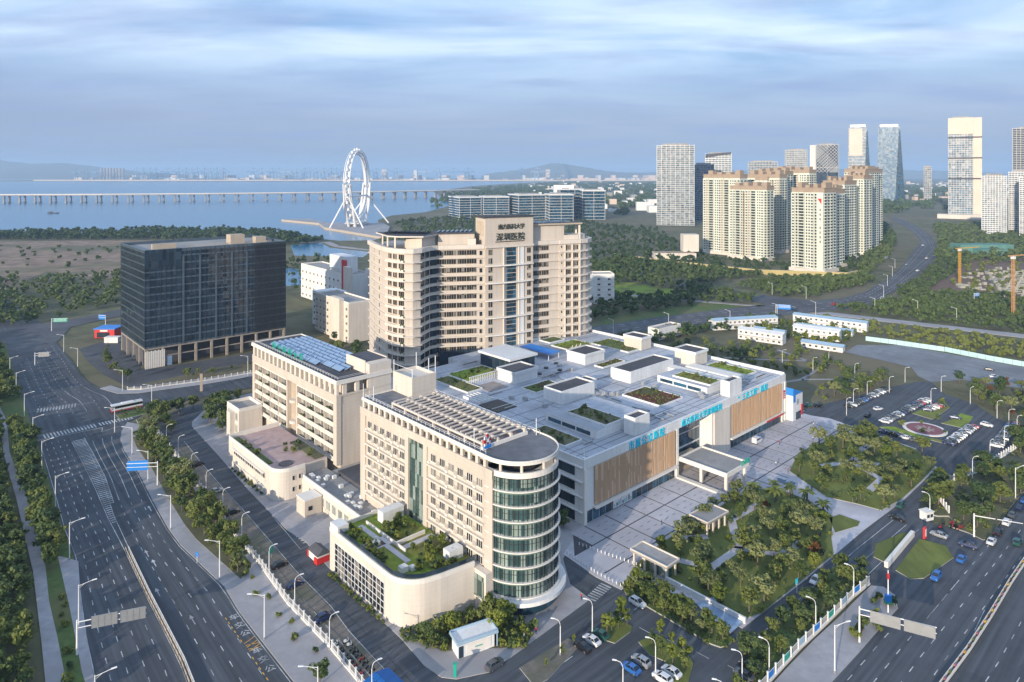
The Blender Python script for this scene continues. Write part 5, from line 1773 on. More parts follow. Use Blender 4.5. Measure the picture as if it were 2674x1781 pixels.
m_net = M('green_netting', (0.10, 0.22, 0.19), 0.9, 0.15, 0.1)
B = wthing('estate_wall', 'yellow and white perimeter wall along the foot of the apartment towers', 'wall', 260, 640)
mb = MB()
wall(mb, [(120, 800), (165, 742), (240, 668), (318, 648), (335, 662)], 0.8, 0, 5.0, 0, 1)
mb.part('wall', [m_tanwall, m_trim], B)
mb = MB()
wall(mb, [(335, 662), (440, 800), (500, 900)], 0.8, 0, 3.0, 0, 1)
mb.part('wall', [m_cream2, m_trim], B)
apartment('cream apartment tower filling the gap behind the red sign tower', (376, 772), 50, 24, 30, 92, 9, 0.0)
apartment('apartment tower with a long grey flank at the highway end of the estate', (478, 915), 50, 30, 44, 106, 10, 0.1)
apartment('broad apartment block at the middle back of the estate', (352, 880), 50, 44, 20, 103, 11, 0.1)
apartment('apartment tower behind the gap between front pair and red sign tower', (318, 850), 50, 16, 26, 96, 12, 0.0)
B = wthing('estate_gatehouse', 'low pale clubhouse with flat roof at the end of the estate wall', 'building', 185, 790)
MB().box(165, 212, 785, 805, 0, 7, 0, 1).box(201, 219, 800, 815, 7, 27, 0).part('wall', [m_cream2, m_aptb], B)


# ------------------------------------------------------------------ far towers
def far_tower(name, label, xa, xb, y, dp, h, mat, frame, floors, cols, cat='skyscraper', rz=0.0, bt=0.45):
    a1, a2 = math.atan2(xa, y), math.atan2(xb, y)
    w = math.hypot(xa, y) * math.tan(a2 - a1)
    B = thing(name, label, cat, (xa, y, 0), R(rz) - (a1 + a2) / 2)
    MB().box(0, w, 0, dp, 0, h, 0, 1).part('wall', [mat, m_grey], B)
    g = MB()
    for i in range(floors + 1):
        z = i * h / floors
        g.box(-0.4, w + 0.4, -0.6, -0.02, z - 0.5, z - 0.05 + bt)
        g.box(w + 0.02, w + 0.6, -0.3, dp, z - 0.5, z + 0.45)
        g.box(-0.6, -0.02, -0.3, dp, z - 0.5, z + 0.45)
    g.part('floor_band', frame, B, 'stuff')
    g = MB()
    for k in range(cols + 1):
        x = k * w / cols
        g.box(x - 0.3, x + 0.3, -0.9, -0.61, 0, h + 1.5)
    g.part('mullion', frame, B, 'stuff')
    MB().box(w * 0.15, w * 0.85, dp * 0.2, dp * 0.8, h, h + 4).part('roof_room', m_grey, B)
    return B


m_silver = M('silver_frame', (0.62, 0.62, 0.60), 0.35, 0.04, 0.1, metal=0.3)
m_pfr = M('pale_frame', (0.55, 0.53, 0.50), 0.6, 0.05, 0.1)
m_bfr = M('blue_frame', (0.12, 0.22, 0.34), 0.3, 0.05, 0.1)
m_peach = M('peach_cladding', (0.60, 0.48, 0.38), 0.5, 0.05, 0.05)
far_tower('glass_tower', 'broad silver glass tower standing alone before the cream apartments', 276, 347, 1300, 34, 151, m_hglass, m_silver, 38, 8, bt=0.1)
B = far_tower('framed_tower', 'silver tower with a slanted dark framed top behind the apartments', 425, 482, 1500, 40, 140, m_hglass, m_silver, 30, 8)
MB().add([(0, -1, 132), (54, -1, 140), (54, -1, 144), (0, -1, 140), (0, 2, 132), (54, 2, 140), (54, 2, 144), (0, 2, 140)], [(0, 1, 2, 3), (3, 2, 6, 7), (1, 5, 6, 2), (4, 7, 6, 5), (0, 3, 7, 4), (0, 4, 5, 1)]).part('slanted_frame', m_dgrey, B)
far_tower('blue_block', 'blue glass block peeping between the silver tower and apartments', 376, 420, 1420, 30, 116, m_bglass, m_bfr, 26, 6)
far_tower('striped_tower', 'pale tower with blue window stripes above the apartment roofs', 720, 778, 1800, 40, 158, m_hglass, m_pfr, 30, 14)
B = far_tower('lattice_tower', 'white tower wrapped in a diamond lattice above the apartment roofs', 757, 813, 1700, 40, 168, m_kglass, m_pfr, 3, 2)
lt = MB()
for k in range(-8, 9):
    for sg in (1, -1):
        x0, z0 = k * 8.0, 100
        x1, z1 = x0 + sg * 68, 168
        pts = []
        for f in range(0, 18):
            x, z = x0 + sg * f * 4, z0 + f * 4
            x = x % 100
            x = x if x <= 50 else 100 - x
            pts.append((x, z))
        for (xa, za), (xb, zb) in zip(pts, pts[1:]):
            lt.beam((xa, -1.6, za), (xb, -1.6, zb), 0.9, 0.9)
lt.part('lattice', m_steel, B, 'stuff')
MB().box(-14, -0.7, -1, 30, 0, 168).part('side_wing', m_pfr, B)
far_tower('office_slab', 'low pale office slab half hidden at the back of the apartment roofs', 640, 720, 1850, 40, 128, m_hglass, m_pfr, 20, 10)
for label, xa, xb, y, h in (('pinkish twin tower with a bright cap over the apartments', 1120, 1192, 2280, 250), ('blue twin tower with a tapering pale edge over the apartments', 1230, 1310, 2300, 252)):
    B = thing('twin_tower', label, 'skyscraper', (xa, y, 0), -math.atan2(xa, y), 'twin towers with bright caps')
    w = xb - xa
    MB().add([(0, 0, 0), (w, 0, 0), (w, 50, 0), (0, 50, 0), (3, 2, h), (w - 14, 2, h), (w - 14, 46, h), (3, 46, h)], [(0, 1, 5, 4), (1, 2, 6, 5), (2, 3, 7, 6), (3, 0, 4, 7), (4, 5, 6, 7)]).part('wall', m_tglass, B)
    if 'blue' not in label:
        MB().box(6, w * 0.62, 0.2, 1.6, h * 0.62, h - 6).part('pink_face', m_peach, B)
    MB().add([(w * 0.66, -2, 0), (w + 2, -2, 0), (w + 2, 30, 0), (w * 0.66, 30, 0), (w * 0.80, -1, h - 12), (w - 12, -1, h - 12), (w - 12, 30, h - 12), (w * 0.80, 30, h - 12)], [(0, 1, 5, 4), (1, 2, 6, 5), (3, 0, 4, 7), (4, 5, 6, 7)]).part('blue_wedge', m_bglass, B)
    MB().box(8, w - 18, 6, 40, h, h + 9).part('bright_cap', m_steel, B)
    g = MB()
    for i in range(50):
        z = i * h / 50
        g.box(0.5 + 2.5 * i / 50, w * 0.7 + w * 0.08 * i / 50, -0.3 + 2 * i / 50, 1.4 + 2 * i / 50, z, z + 1.6)
    g.part('floor_band', m_bfr if 'blue' in label else m_pfr, B, 'stuff')
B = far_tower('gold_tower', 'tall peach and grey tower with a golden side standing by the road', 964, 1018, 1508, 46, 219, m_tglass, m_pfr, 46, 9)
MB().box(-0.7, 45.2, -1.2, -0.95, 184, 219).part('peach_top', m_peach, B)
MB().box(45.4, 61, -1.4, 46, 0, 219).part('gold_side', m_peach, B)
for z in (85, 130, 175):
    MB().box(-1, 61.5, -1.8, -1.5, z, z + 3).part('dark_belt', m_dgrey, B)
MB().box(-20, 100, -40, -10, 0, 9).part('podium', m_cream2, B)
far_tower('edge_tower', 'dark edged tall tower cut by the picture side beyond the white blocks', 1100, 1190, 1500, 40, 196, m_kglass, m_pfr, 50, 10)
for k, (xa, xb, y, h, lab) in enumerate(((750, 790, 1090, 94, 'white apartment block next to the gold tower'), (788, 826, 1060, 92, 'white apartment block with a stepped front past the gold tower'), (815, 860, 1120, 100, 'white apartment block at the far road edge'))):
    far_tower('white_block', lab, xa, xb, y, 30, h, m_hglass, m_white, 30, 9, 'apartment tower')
for k in range(9):
    x = 1310 + k * 36
    h = 92 + (k * 37 % 30)
    B = far_tower('pink_block', 'pinkish apartment block, %s from the blue twin tower in the hazy row' % ordn(k), x, x + 26, 2350 + (k % 3) * 60, 26, h, m_tglass, m_peach, 16, 4, 'apartment tower')
    B['group'] = 'hazy row of pinkish apartment blocks'
for k, (xa, xb, y, h, rz) in enumerate(((-111, -62, 1440, 46, 0), (-61, -6, 1460, 46, 0), (14, 74, 1440, 51, 0), (76, 126, 1400, 53, 0), (104, 172, 1480, 62, 0), (150, 198, 1450, 60, 0))):
    B = far_tower('campus_office', 'dark office with white bands, %s from the wheel in the campus behind the tower' % ordn(k), xa, xb, y, 70, h, m_bglass, m_white, 9, 2, 'office building', 8 if k in (1, 3, 5) else 20, 0.2)
    B['group'] = 'white banded campus offices'
    MB().box(-1.5, (xb - xa) + 1.0, -2, 72, h + 0.2, h + 2.0).part('roof_slab', m_white, B)
B = wthing('campus_gate', 'white folded roof frame above the campus offices', 'roof frame', 90, 1500)
MB().box(92, 136, 1500, 1520, 64, 72).box(92, 100, 1500, 1520, 48, 64).part('frame', m_white, B)

# scattered low town between the campus and the towers: one mass nobody could count
tw = MB()
r = random.Random(21)
for k in range(420):
    y = r.uniform(1650, 6200)
    x = r.uniform(0.02, 0.78) * y
    if y < 2200 and 0.28 < x / y < 0.85:
        continue
    w, d, h = r.uniform(10, 34), r.uniform(10, 30), r.choice((5, 7, 9, 12, 16, 22))
    tw.box(x, x + w, y, y + d, -0.5, h, r.choice((0, 0, 0, 1, 2)))
tw.top('distant_town', [m_white, m_grey, m_peach], 'stuff', 'pale low buildings scattered over the hazy plain', 'town')


# ------------------------------------------------------------------ sea bridge
B = wthing('sea_bridge', 'long grey causeway bridge on paired piers across the bay', 'bridge', -1200, 2320)
bp_ = [(-5200, 2900), (-3200, 2420), (-2400, 2270), (-1884, 2254), (-1690, 2256), (-1369, 2290), (-1052, 2376), (-800, 2470), (-623, 2556), (-480, 2650), (-313, 2790), (-150, 2960)]
mb = MB()
for d, z in ((9, 0), (-9, 0)):
    pl = offset(bp_, d)
    wall(mb, pl, 15, 22.5, 26.0)
mb.part('deck', m_grey, B)
mb = MB()
for d in (1.5, 16.5, -1.5, -16.5):
    wall(mb, offset(bp_, d), 0.5, 26.01, 27.4)
mb.part('parapet', m_trim, B)
pm = MB().box(-3, 3, -2.2, 2.2, -4, 21).box(-5.5, 5.5, -3, 3, 20.8, 22.45).box(-5.5, 5.5, -3.4, 3.4, -3, 1.5).mesh('pier', m_grey)
for d in (9, -9):
    for x, y, h in along(offset(bp_, d), 48.0):
        if -2700 < x < -180:
            place('pier', pm, B, (x, y, 0), h + R(90))

# ------------------------------------------------------------------ the big wheel on the pier
WX, WY = -286, 1262
B = thing('ferris_wheel', 'giant white hubless observation wheel on a pier by the bay', 'ferris wheel', (WX, WY, 2), R(86))
RW, ZC_ = 62.0, 76.0
for off_, rad, wd in ((-3.2, RW, 1.5), (3.2, RW, 1.5), (0, RW - 4.5, 1.3), (-5.5, RW + 2.5, 0.8), (5.5, RW + 2.5, 0.8)):
    mb = MB()
    n = 64
    mb.tube([(rad * math.cos(2 * math.pi * k / n), off_, ZC_ - 2 + rad * math.sin(2 * math.pi * k / n)) for k in range(n + 1)], wd, 6, cap=False)
    mb.part('rim', m_steel, B)
mb = MB()
n = 72
for k in range(n):
    a, b = 2 * math.pi * k / n, 2 * math.pi * (k + 1) / n
    P = lambda q, o, r_: (r_ * math.cos(q), o, ZC_ - 2 + r_ * math.sin(q))
    mb.beam(P(a, -3.2, RW), P(b, 3.2, RW), 0.5, 0.5)
    mb.beam(P(a, -3.2, RW), P(b, 0, RW - 4.5), 0.5, 0.5)
    mb.beam(P(a, 3.2, RW), P(b, 0, RW - 4.5), 0.5, 0.5)
mb.part('lattice', m_steel, B)
cap_ = MB().cyl(0, 0, -2.2, 2.2, 2.6, 8, r1=2.0).mesh('capsule', m_white)
for k in range(28):
    a = 2 * math.pi * k / 28
    link('capsule', cap_, B, ((RW + 5.0) * math.cos(a), 0, ZC_ - 2 + (RW + 5.0) * math.sin(a)))
for x in (-50, 50):
    for y0 in (-6, 6):
        MB().tube([(x * 0.62, y0, 0), (x, y0 * 1.2, 34), (x * 1.24, y0 * 1.1, ZC_ + 2)], [2.6, 2.6, 1.4], 8).part('leg', m_steel, B)
for s in (1, -1):
    MB().tube([(60, 6 * s, 46), (66, 42 * s, 0)], 1.4, 6).part('stay', m_steel, B)
    MB().tube([(-60, 6 * s, 46), (-64, 30 * s, 0)], 1.4, 6).part('stay', m_steel, B)
MB().beam((-60, 0, ZC_ - 22), (60, 0, ZC_ - 22), 3.0, 3.0).part('cross_beam', m_steel, B)
MB().box(-26, 26, -10, 10, 0, 5).box(-34, 34, -13, 13, 5, 6.2).part('station', m_white, B)

# ------------------------------------------------------------------ port across the bay
PT = struct('port_quay_ground', [(-6000, 7560), (-4600, 7700), (-1500, 7750), (1600, 7600), (2600, 7900), (2600, 10500), (-6000, 10500)], 5.0, m_land, -4)
gc = MB()
for x in (-14, 14):
    for y in (-20, 20):
        gc.box(x - 2.4, x + 2.4, y - 2.4, y + 2.4, 0, 90)
gc.box(-14, 14, -20, 20, 86, 92).box(-5, 5, -95, 70, 96, 104)
gc.beam((0, -10, 92), (0, -10, 150), 5, 5).beam((0, -10, 150), (0, -90, 104), 3, 3).beam((0, -10, 150), (0, 60, 104), 3, 3).box(-16, 16, -22, 22, 40, 45)
gc = gc.mesh('quay_crane', m_bfr)
r = random.Random(4)
k = 0
for x0, n, sp in ((-5000, 3, 120), (-4350, 4, 90), (-3950, 4, 90), (-3640, 5, 80), (-3000, 3, 110), (-2700, 6, 75), (-2250, 6, 75), (-1700, 4, 120), (-1000, 4, 160), (100, 3, 180)):
    for i in range(n):
        o = link('quay_crane', gc, None, (x0 + i * sp, 7850 + r.uniform(-60, 60), 5), R(r.uniform(60, 115)))
        tag(o, 'hazy blue quay crane across the bay, %s from the silos along the quay' % ordn(k), 'crane', 'quay cranes of the far port')
        k += 1
si = MB()
for i in range(8):
    si.cyl(-4560 - i * 36, 8000, 5, 150, 15, 12)
B = si.top('silo', m_grey, None, 'row of white silos at the end of the far quay', 'silos')
for i, (x, w, h) in enumerate(((-3100, 60, 60), (-2900, 200, 26), (-2080, 180, 44), (-1880, 90, 30), (-1540, 60, 130), (-1160, 40, 120), (-900, 160, 26), (-640, 120, 30), (-330, 60, 60), (150, 220, 30), (400, 50, 130), (-3400, 160, 30), (-4100, 260, 26), (700, 300, 24), (1100, 240, 28), (-1330, 200, 24), (-2480, 240, 22))):
    MB().box(x, x + w, 8050, 8120, 5, 5 + h).top('port_building', (m_white, m_peach, m_pfr)[i % 3], None, 'pale port shed %s along the far quay, %s' % (ordn(i), 'tall' if h > 55 else 'long and low'), 'warehouse', 'sheds on the far quay')
mb = MB()
for k in range(150):
    x = r.uniform(-5300, 2400)
    w = r.uniform(15, 90)
    mb.box(x, x + w, 7960 + r.uniform(0, 500), 8480 + r.uniform(0, 30), 4.9, 5 + r.choice((12, 16, 20, 26, 34, 60)), k % 3)
mb.top('port_town', [m_pfr, m_grey, m_peach], 'stuff', 'hazy low buildings crowding the far port', 'town')
B = MB().box(-5400, 2300, 7700, 7730, 4.9, 16).top('container_band', m_peach, 'stuff', 'thin pinkish band of stacked containers along the far quay', 'containers')
bt = MB()
bt.add([(-12, -2.4, 0), (8, -2.6, 0), (13, 0, 0.6), (8, 2.6, 0), (-12, 2.4, 0), (-12, -3, 2.4), (8, -3.2, 2.6), (15, 0, 3.4), (8, 3.2, 2.6), (-12, 3, 2.4)], [(0, 1, 6, 5), (1, 2, 7, 6), (2, 3, 8, 7), (3, 4, 9, 8), (4, 0, 5, 9), (5, 6, 7, 8, 9)])
bt.box(-10, -3, -2, 2, 2.5, 5.2).tube([(-1, 0, 2.5), (-1, 0, 8)], 0.2, 5)
o = link('boat', bt.mesh('boat', m_dgrey), None, (-1129, 1680, -1.7), R(8))
tag(o, 'small dark work boat alone on the bay water', 'boat')

# ------------------------------------------------------------------ site cranes, prefab camp, pavilions, guard house
def lattice_mast(label, x, y, h, mat):
    B = thing('tower_crane', label, 'crane', (x, y, -0.1), R(20))
    for sx in (-1, 1):
        for sy in (-1, 1):
            MB().box(sx * 0.7 - 0.11, sx * 0.7 + 0.11, sy * 0.7 - 0.11, sy * 0.7 + 0.11, 0, h).part('mast_leg', mat, B)
    mb = MB()
    k = 0
    while k * 2.2 < h - 2.2:
        z = k * 2.2
        for a, b in (((-.7, -.7), (.7, -.7)), ((.7, -.7), (.7, .7)), ((.7, .7), (-.7, .7)), ((-.7, .7), (-.7, -.7))):
            mb.beam((*a, z), (*b, z + 2.2), 0.14, 0.14)
            mb.beam((*a, z), (*b, z), 0.14, 0.14)
        k += 1
    mb.part('bracing', mat, B)
    MB().box(-1.1, 1.1, -1.1, 1.1, h, h + 1.8).part('cab', m_white, B)
    MB().beam((-5, 0, h + 2.2), (24, 0, h + 2.6), 0.5, 0.7).part('jib', mat, B)
    return B


lattice_mast('yellow tower crane mast in the building site by the highway', 400, 610, 30, m_ypaint)
m_orange = M('orange_paint', (0.50, 0.27, 0.12), 0.6, 0.1, 0.5)
lattice_mast('orange and white tower crane mast among the trees', 348, 474, 40, m_orange)
B = wthing('green_hoarding', 'green netted building under construction beyond the road', 'building', 560, 830)
mb = MB().box(545, 610, 830, 850, 0, 12).box(560, 590, 812, 829.9, 0, 8)
mb.part('netting', m_net, B)
m_conc2 = M('site_concrete', (0.34, 0.33, 0.28), 0.9, 0.12, 0.2)
B = wthing('foundation_frame', 'pale concrete foundation works of the building site', 'building site', 440, 640)
mb = MB()
r = random.Random(9)
for k in range(150):
    f = r.random()
    x, y = 395 + 110 * f + r.uniform(-20, 20), 560 + 130 * f + r.uniform(-30, 30)
    mb.box(x, x + r.uniform(1, 5), y, y + r.uniform(1, 5), -0.2, r.uniform(0.6, 2.5))
for i in range(14):
    for j in range(9):
        x, y = 392 + i * 7.5 + j * 3.5, 545 + i * 9 - j * 5.5
        mb.box(x - .5, x + .5, y - .5, y + .5, -0.2, 4.5 + (i * j) % 3)
        if (i + j) % 4:
            mb.box(x - .3, x + 7.6, y - .3, y + .3, 3.8, 4.4)
mb.part('concrete', m_conc2, B, 'stuff')


def prefab(label, x, y, rz, L, Dp, floors, roof=m_white):
    B = thing('prefab_cabin', label, 'cabin', (x, y, -0.1), R(rz), 'prefab cabins of the work camp')
    h = floors * 3.0
    MB().box(0, L, 0, Dp, 0, h).part('wall', m_white, B)
    MB().add([(-0.4, -0.4, h), (L + .4, -0.4, h), (L + .4, Dp + .4, h), (-0.4, Dp + .4, h), (-0.4, Dp / 2, h + 1.1), (L + .4, Dp / 2, h + 1.1)], [(0, 1, 5, 4), (2, 3, 4, 5), (0, 4, 3), (1, 2, 5)]).part('roof', roof, B)
    n = int(L / 3.2)
    for f in range(floors):
        for k in range(n):
            place('window', wq, B, (1.8 + k * 3.2, -0.02, f * 3 + 0.9), 0, (0.6, 1, 0.75))
    MB().box(0, L, -1.2, -0.02, h / floors - 0.15, h / floors).part('walkway', m_blue if roof is m_blue else m_metal, B)


m_pblue = M('pale_blue_roof', (0.30, 0.42, 0.52), 0.6, 0.06, 0.3)
for i, (x, y, rz, L, Dp, fl_, rf_, lb) in enumerate((
        (128, 432, 14, 46, 7, 2, m_pblue, 'long two storey white cabin at the back of the work camp'),
        (136, 411, -38, 26, 7, 2, m_white, 'white two storey cabin with a white roof nearest the lawn lamps'),
        (150, 424, -38, 18, 7, 1, m_pblue, 'single storey blue roofed cabin in the middle of the camp'),
        (172, 418, -36, 26, 7, 2, m_white, 'two storey white cabin beside the camp yard trees'),
        (181, 434, -36, 32, 7, 1, m_pblue, 'low cabin row behind the camp yard'),
        (186, 452, -38, 44, 7, 2, m_pblue, 'long blue roofed cabin along the canal path'),
        (166, 392, -38, 22, 6, 1, m_pblue, 'low pale cabin next to the car lot entrance'))):
    prefab(lb.replace('nearest', 'close to'), x, y, rz, L, Dp, fl_, rf_)


def pavilion(label, x, y, rz, L, Dp, h, mat):
    B = thing('garden_pavilion', label, 'pavilion', (x, y, 0.3), R(rz))
    MB().box(-0.6, L + .6, -0.6, Dp + .6, h, h + 0.5).part('roof', m_grey, B)
    q = MB()
    wall(q, [(-0.5, -0.5), (L + .5, -0.5), (L + .5, Dp + .5), (-0.5, Dp + .5), (-0.5, -0.5)], 0.25, h + 0.5, h + 0.8)
    q.part('roof_rim', m_cream2, B)
    for i in range(4):
        for y_ in (0.2, Dp - 0.2):
            MB().box(i * (L - .4) / 3, i * (L - .4) / 3 + 0.4, y_ - 0.2, y_ + 0.2, 0, h).part('post', m_cream2, B)
    MB().box(L * 0.4, L - 0.5, Dp * 0.3, Dp * 0.7, 0, h - 0.4).part('wall', mat, B)


pavilion('square flat roofed pavilion among the garden trees', 53.5, 187, 40, 9, 5, 3.4, m_tan)
pavilion('glazed ramp house with a flat roof by the hedge', 30.8, 173.5, -47, 10, 4.2, 3.4, m_gglass)
B = wthing('ramp_wall', 'white wall beside the sunken ramp behind the hedge', 'wall', 45, 158)
mb = MB()
wall(mb, [(37.5, 166.5), (51.7, 151.0)], 0.5, 0.1, 1.5)
mb.part('wall', m_white, B)
B = wthing('ramp_sheet', 'blue glass roof over the sunken ramp', 'ramp roof', 46, 152)
MB().prism([(42.5, 157.5), (47.0, 160), (51.0, 151), (47.2, 147.5)], 0.3, 0.55).part('sheet', m_solar, B)
B = thing('guard_house', 'small white guard house at the car park gate', 'guard house', (119.4, 196.6, 0.2), R(20))
MB().box(-1.4, 1.4, -1.1, 1.1, 0, 2.3).part('wall', m_white, B)
MB().box(-1.6, 1.6, -1.3, 1.3, 2.3, 2.5).part('roof', m_trim, B)
for x in (-0.65, 0.65):
    MB().box(x - 0.5, x + 0.45, -1.16, -1.11, 0.9, 1.8).part('window', m_kglass, B)
B = thing('gate_pylon', 'red and white gate pylon at the end of the gate wall', 'sign', (112.6, 186.2, 0.2), R(40))
MB().box(-0.6, 0.6, -0.25, 0.25, 0, 3.0).part('post', m_red, B)
MB().box(-0.35, 0.35, -0.3, -0.26, 0.6, 2.6).part('panel', m_trim, B)
B = wthing('gate_wall', 'pale marble name wall across the striped lawn', 'wall', 104, 180)
mb = MB()
wall(mb, [(94.6, 172.6), (110.2, 187.7)], 0.9, 0.05, 1.5)
mb.part('wall', m_trim, B)
B = thing('kiosk_house', 'white kiosk with pale blue roof at the hospital road corner', 'kiosk', (-11.2, 139.5, 0.14), R(27))
MB().box(0.4, 8.6, 0.4, 3.8, 0, 2.9).part('wall', m_white, B)
MB().box(0, 9.4, 0, 4.4, 2.9, 3.2, 0, 1).part('roof', [m_pblue, m_white], B)
q = MB()
wall(q, [(0.1, 0.1), (9.3, 0.1), (9.3, 4.3), (0.1, 4.3), (0.1, 0.1)], 0.18, 3.2, 3.6)
q.part('roof_rim', m_pblue, B)
MB().box(0.5, 1.5, 0.3, 0.39, 0.1, 2.4).part('door', m_kglass, B)
MB().box(2.2, 7.8, 0.3, 0.39, 0.5, 2.4).part('panel', m_trim, B)
mb = MB()
for k in range(5):
    mb.box(4.2 + k * 0.34, 4.42 + k * 0.34, 0.26, 0.295, 1.3, 1.6)
mb.part('lettering', m_green, B)
for x in (9.2,):
    MB().box(x - 0.1, x + 0.1, 0.2, 0.4, 0, 2.9).part('post', m_pblue, B)
B = thing('awning', 'bright blue flat awning over the parked scooters', 'awning', (-28.7, 130.4, 0), R(-47))
MB().add([(0, 0, 2.5), (9, 0, 2.5), (9, 3, 3.1), (0, 3, 3.1), (0, 6, 2.5), (9, 6, 2.5)], [(0, 1, 2, 3), (3, 2, 5, 4), (3, 2, 1, 0), (4, 5, 2, 3)]).part('sheet', m_blue, B)
for x in (0.2, 8.8):
    for y in (0.2, 5.8):
        MB().box(x - 0.06, x + 0.06, y - 0.06, y + 0.06, 0, 2.5).part('post', m_metal, B)
B = thing('red_tent', 'red and white striped tent by the garden building corner', 'tent', (-50.0, 176.8, 0.14), R(-48))
MB().box(-2.5, 2.5, -1.6, 1.6, 0, 2.0).part('side', m_white, B)
MB().add([(-2.8, -1.9, 2.0), (2.8, -1.9, 2.0), (2.8, 1.9, 2.0), (-2.8, 1.9, 2.0), (-2.2, 0, 3.2), (2.2, 0, 3.2)], [(0, 1, 5, 4), (2, 3, 4, 5), (0, 4, 3), (1, 2, 5)]).part('roof', m_dgrey, B)
MB().box(1.2, 2.9, -2.0, 2.0, 0.02, 1.4).part('red_flap', m_red, B)
MB().box(-2.9, -2.52, -1.9, 1.9, 0.02, 1.8).part('red_flap', m_red, B)
# ------------------------------------------------------------------ trees
def leaf_cloud(seed, nc, nl, rx, rz, zc, leaf, clump=0.36, flat=1.0, jag=0.25):
    """many small leaf-sized faces gathered in clumps through an uneven crown"""
    g = np.random.default_rng(seed)
    cs = []
    for i in range(nc):
        d = g.normal(size=3)
        d /= np.linalg.norm(d)
        r = g.uniform(0.35, 1.0) ** 0.7 * (1 + g.uniform(-jag, jag))
        cs.append((d[0] * rx * r * 0.8, d[1] * rx * r * 0.8, zc + d[2] * rz * r * 0.8))
    V = []
    for c in cs:
        k = nl
        p = g.normal(size=(k, 3))
        p /= np.linalg.norm(p, axis=1)[:, None]
        rr = g.uniform(0.3, 1.0, size=(k, 1)) ** 0.5
        s = clump * rx * g.uniform(0.65, 1.25)
        q = p * rr * np.array([s, s, s * 0.75 * flat]) + np.array(c)
        nrm = p * 0.8 + g.normal(size=(k, 3)) * 0.5 + np.array([0, 0, 0.35])
        nrm /= np.linalg.norm(nrm, axis=1)[:, None]
        u = np.cross(nrm, g.normal(size=(k, 3)))
        u /= np.linalg.norm(u, axis=1)[:, None] + 1e-6
        w = np.cross(nrm, u)
        L = leaf * g.uniform(0.6, 1.35, size=(k, 1))
        u, w = u * L * 0.5, w * L * 0.36
        V.append(np.stack([q - u - w, q + u - w * 0.6, q + u * 1.1 + w, q - u * 0.8 + w], axis=1).reshape(-1, 3))
    return np.concatenate(V)


def cloud_mesh(name, V, mat):
    return np_mesh(name, V, np.arange(len(V)).reshape(-1, 4), [mat])


def trunk_mesh(h, r0, rx, zc, seed, limbs=4):
    r = random.Random(seed)
    mb = MB()
    lean = (r.uniform(-.2, .2), r.uniform(-.2, .2))
    mb.tube([(0, 0, -0.2), (lean[0] * .3, lean[1] * .3, h * 0.5), (lean[0], lean[1], zc)], [r0, r0 * 0.75, r0 * 0.35], 7)
    for i in range(limbs):
        a = i * 2 * math.pi / limbs + r.uniform(-.4, .4)
        z0 = h * r.uniform(0.5, 0.8)
        q = (math.cos(a) * rx * 0.65, math.sin(a) * rx * 0.65, zc + r.uniform(-.1, .4) * rx)
        mb.tube([(lean[0] * .5, lean[1] * .5, z0), ((q[0]) * .5, q[1] * .5, (z0 + q[2]) / 2 + .2), q], [r0 * .45, r0 * .3, r0 * .12], 5)
    return mb.mesh('trunk', m_bark)


KIND = {}


def kind(key, mats, h, rx, rz, nc, nl, leaf, n=4, **kw):
    out = []
    for i in range(n):
        sd_ = hash_(key) + i * 17
        m = mats[i % len(mats)]
        zc = h - rz * 0.9
        out.append((cloud_mesh('crown', leaf_cloud(sd_, nc, nl, rx, rz, zc, leaf, **kw), m), trunk_mesh(h * 0.6, 0.05 * rx + 0.06, rx, zc, sd_)))
    KIND[key] = out


def hash_(s):
    return sum((i + 1) * ord(c) for i, c in enumerate(s))


kind('street', [m_leaf, m_leafd, m_leaf], 7.0, 2.7, 2.6, 18, 34, 0.62)
kind('dense', [m_leafd, m_leafd, m_leaf], 7.5, 3.3, 3.3, 24, 38, 0.70)
kind('airy', [m_leafp, m_leafp, m_leaf], 7.2, 3.5, 2.2, 20, 26, 0.60, flat=0.7)
kind('lush', [m_leaf, m_leafy, m_leaf], 6.8, 3.0, 2.9, 22, 32, 0.62)
kind('young', [m_leafy, m_leafy, m_leaf], 5.6, 1.5, 2.3, 12, 26, 0.50, 3)
kind('rust', [m_leafr], 5.0, 2.2, 2.2, 14, 26, 0.55, 2)
kind('bush', [m_leafd, m_leaf, m_leafy], 1.7, 1.3, 0.95, 10, 22, 0.42, 3)
kind('far', [m_leafd, m_leaf, m_leafd], 9, 4.6, 4.0, 14, 16, 1.5, 4)


def palm(seed):
    r = random.Random(seed)
    V = []
    for i in range(22):
        a = i * 2.4 + r.uniform(-.2, .2)
        el = r.uniform(0.1, 1.2)
        L = r.uniform(2.2, 3.0)
        prev = None
        for k in range(6):
            f = k / 5
            rr = L * f * math.cos(el * (1 - f * 0.5))
            z = L * math.sin(el) * f - 1.9 * f * f
            c = Vector((math.cos(a) * rr, math.sin(a) * rr, z + 3.1))
            w = 0.42 * math.sin(math.pi * (0.12 + 0.85 * f)) + 0.03
            s = Vector((-math.sin(a), math.cos(a), 0)) * w
            if prev:
                for sg in (1, -1):
                    V += [prev[0], prev[0] + prev[1] * sg + Vector((0, 0, -.18)), c + s * sg + Vector((0, 0, -.18)), c]
            prev = (c, s)
    return np.array([tuple(v) for v in V], dtype=np.float32)


KIND['palm'] = []
for i in range(3):
    mb = MB()
    mb.tube([(0, 0, -.2), (0.05, 0, 1.5), (0, 0.05, 3.2)], [0.34, 0.27, 0.3], 8)
    KIND['palm'].append((cloud_mesh('crown', palm(i), m_leaf), mb.mesh('trunk', m_bark)))

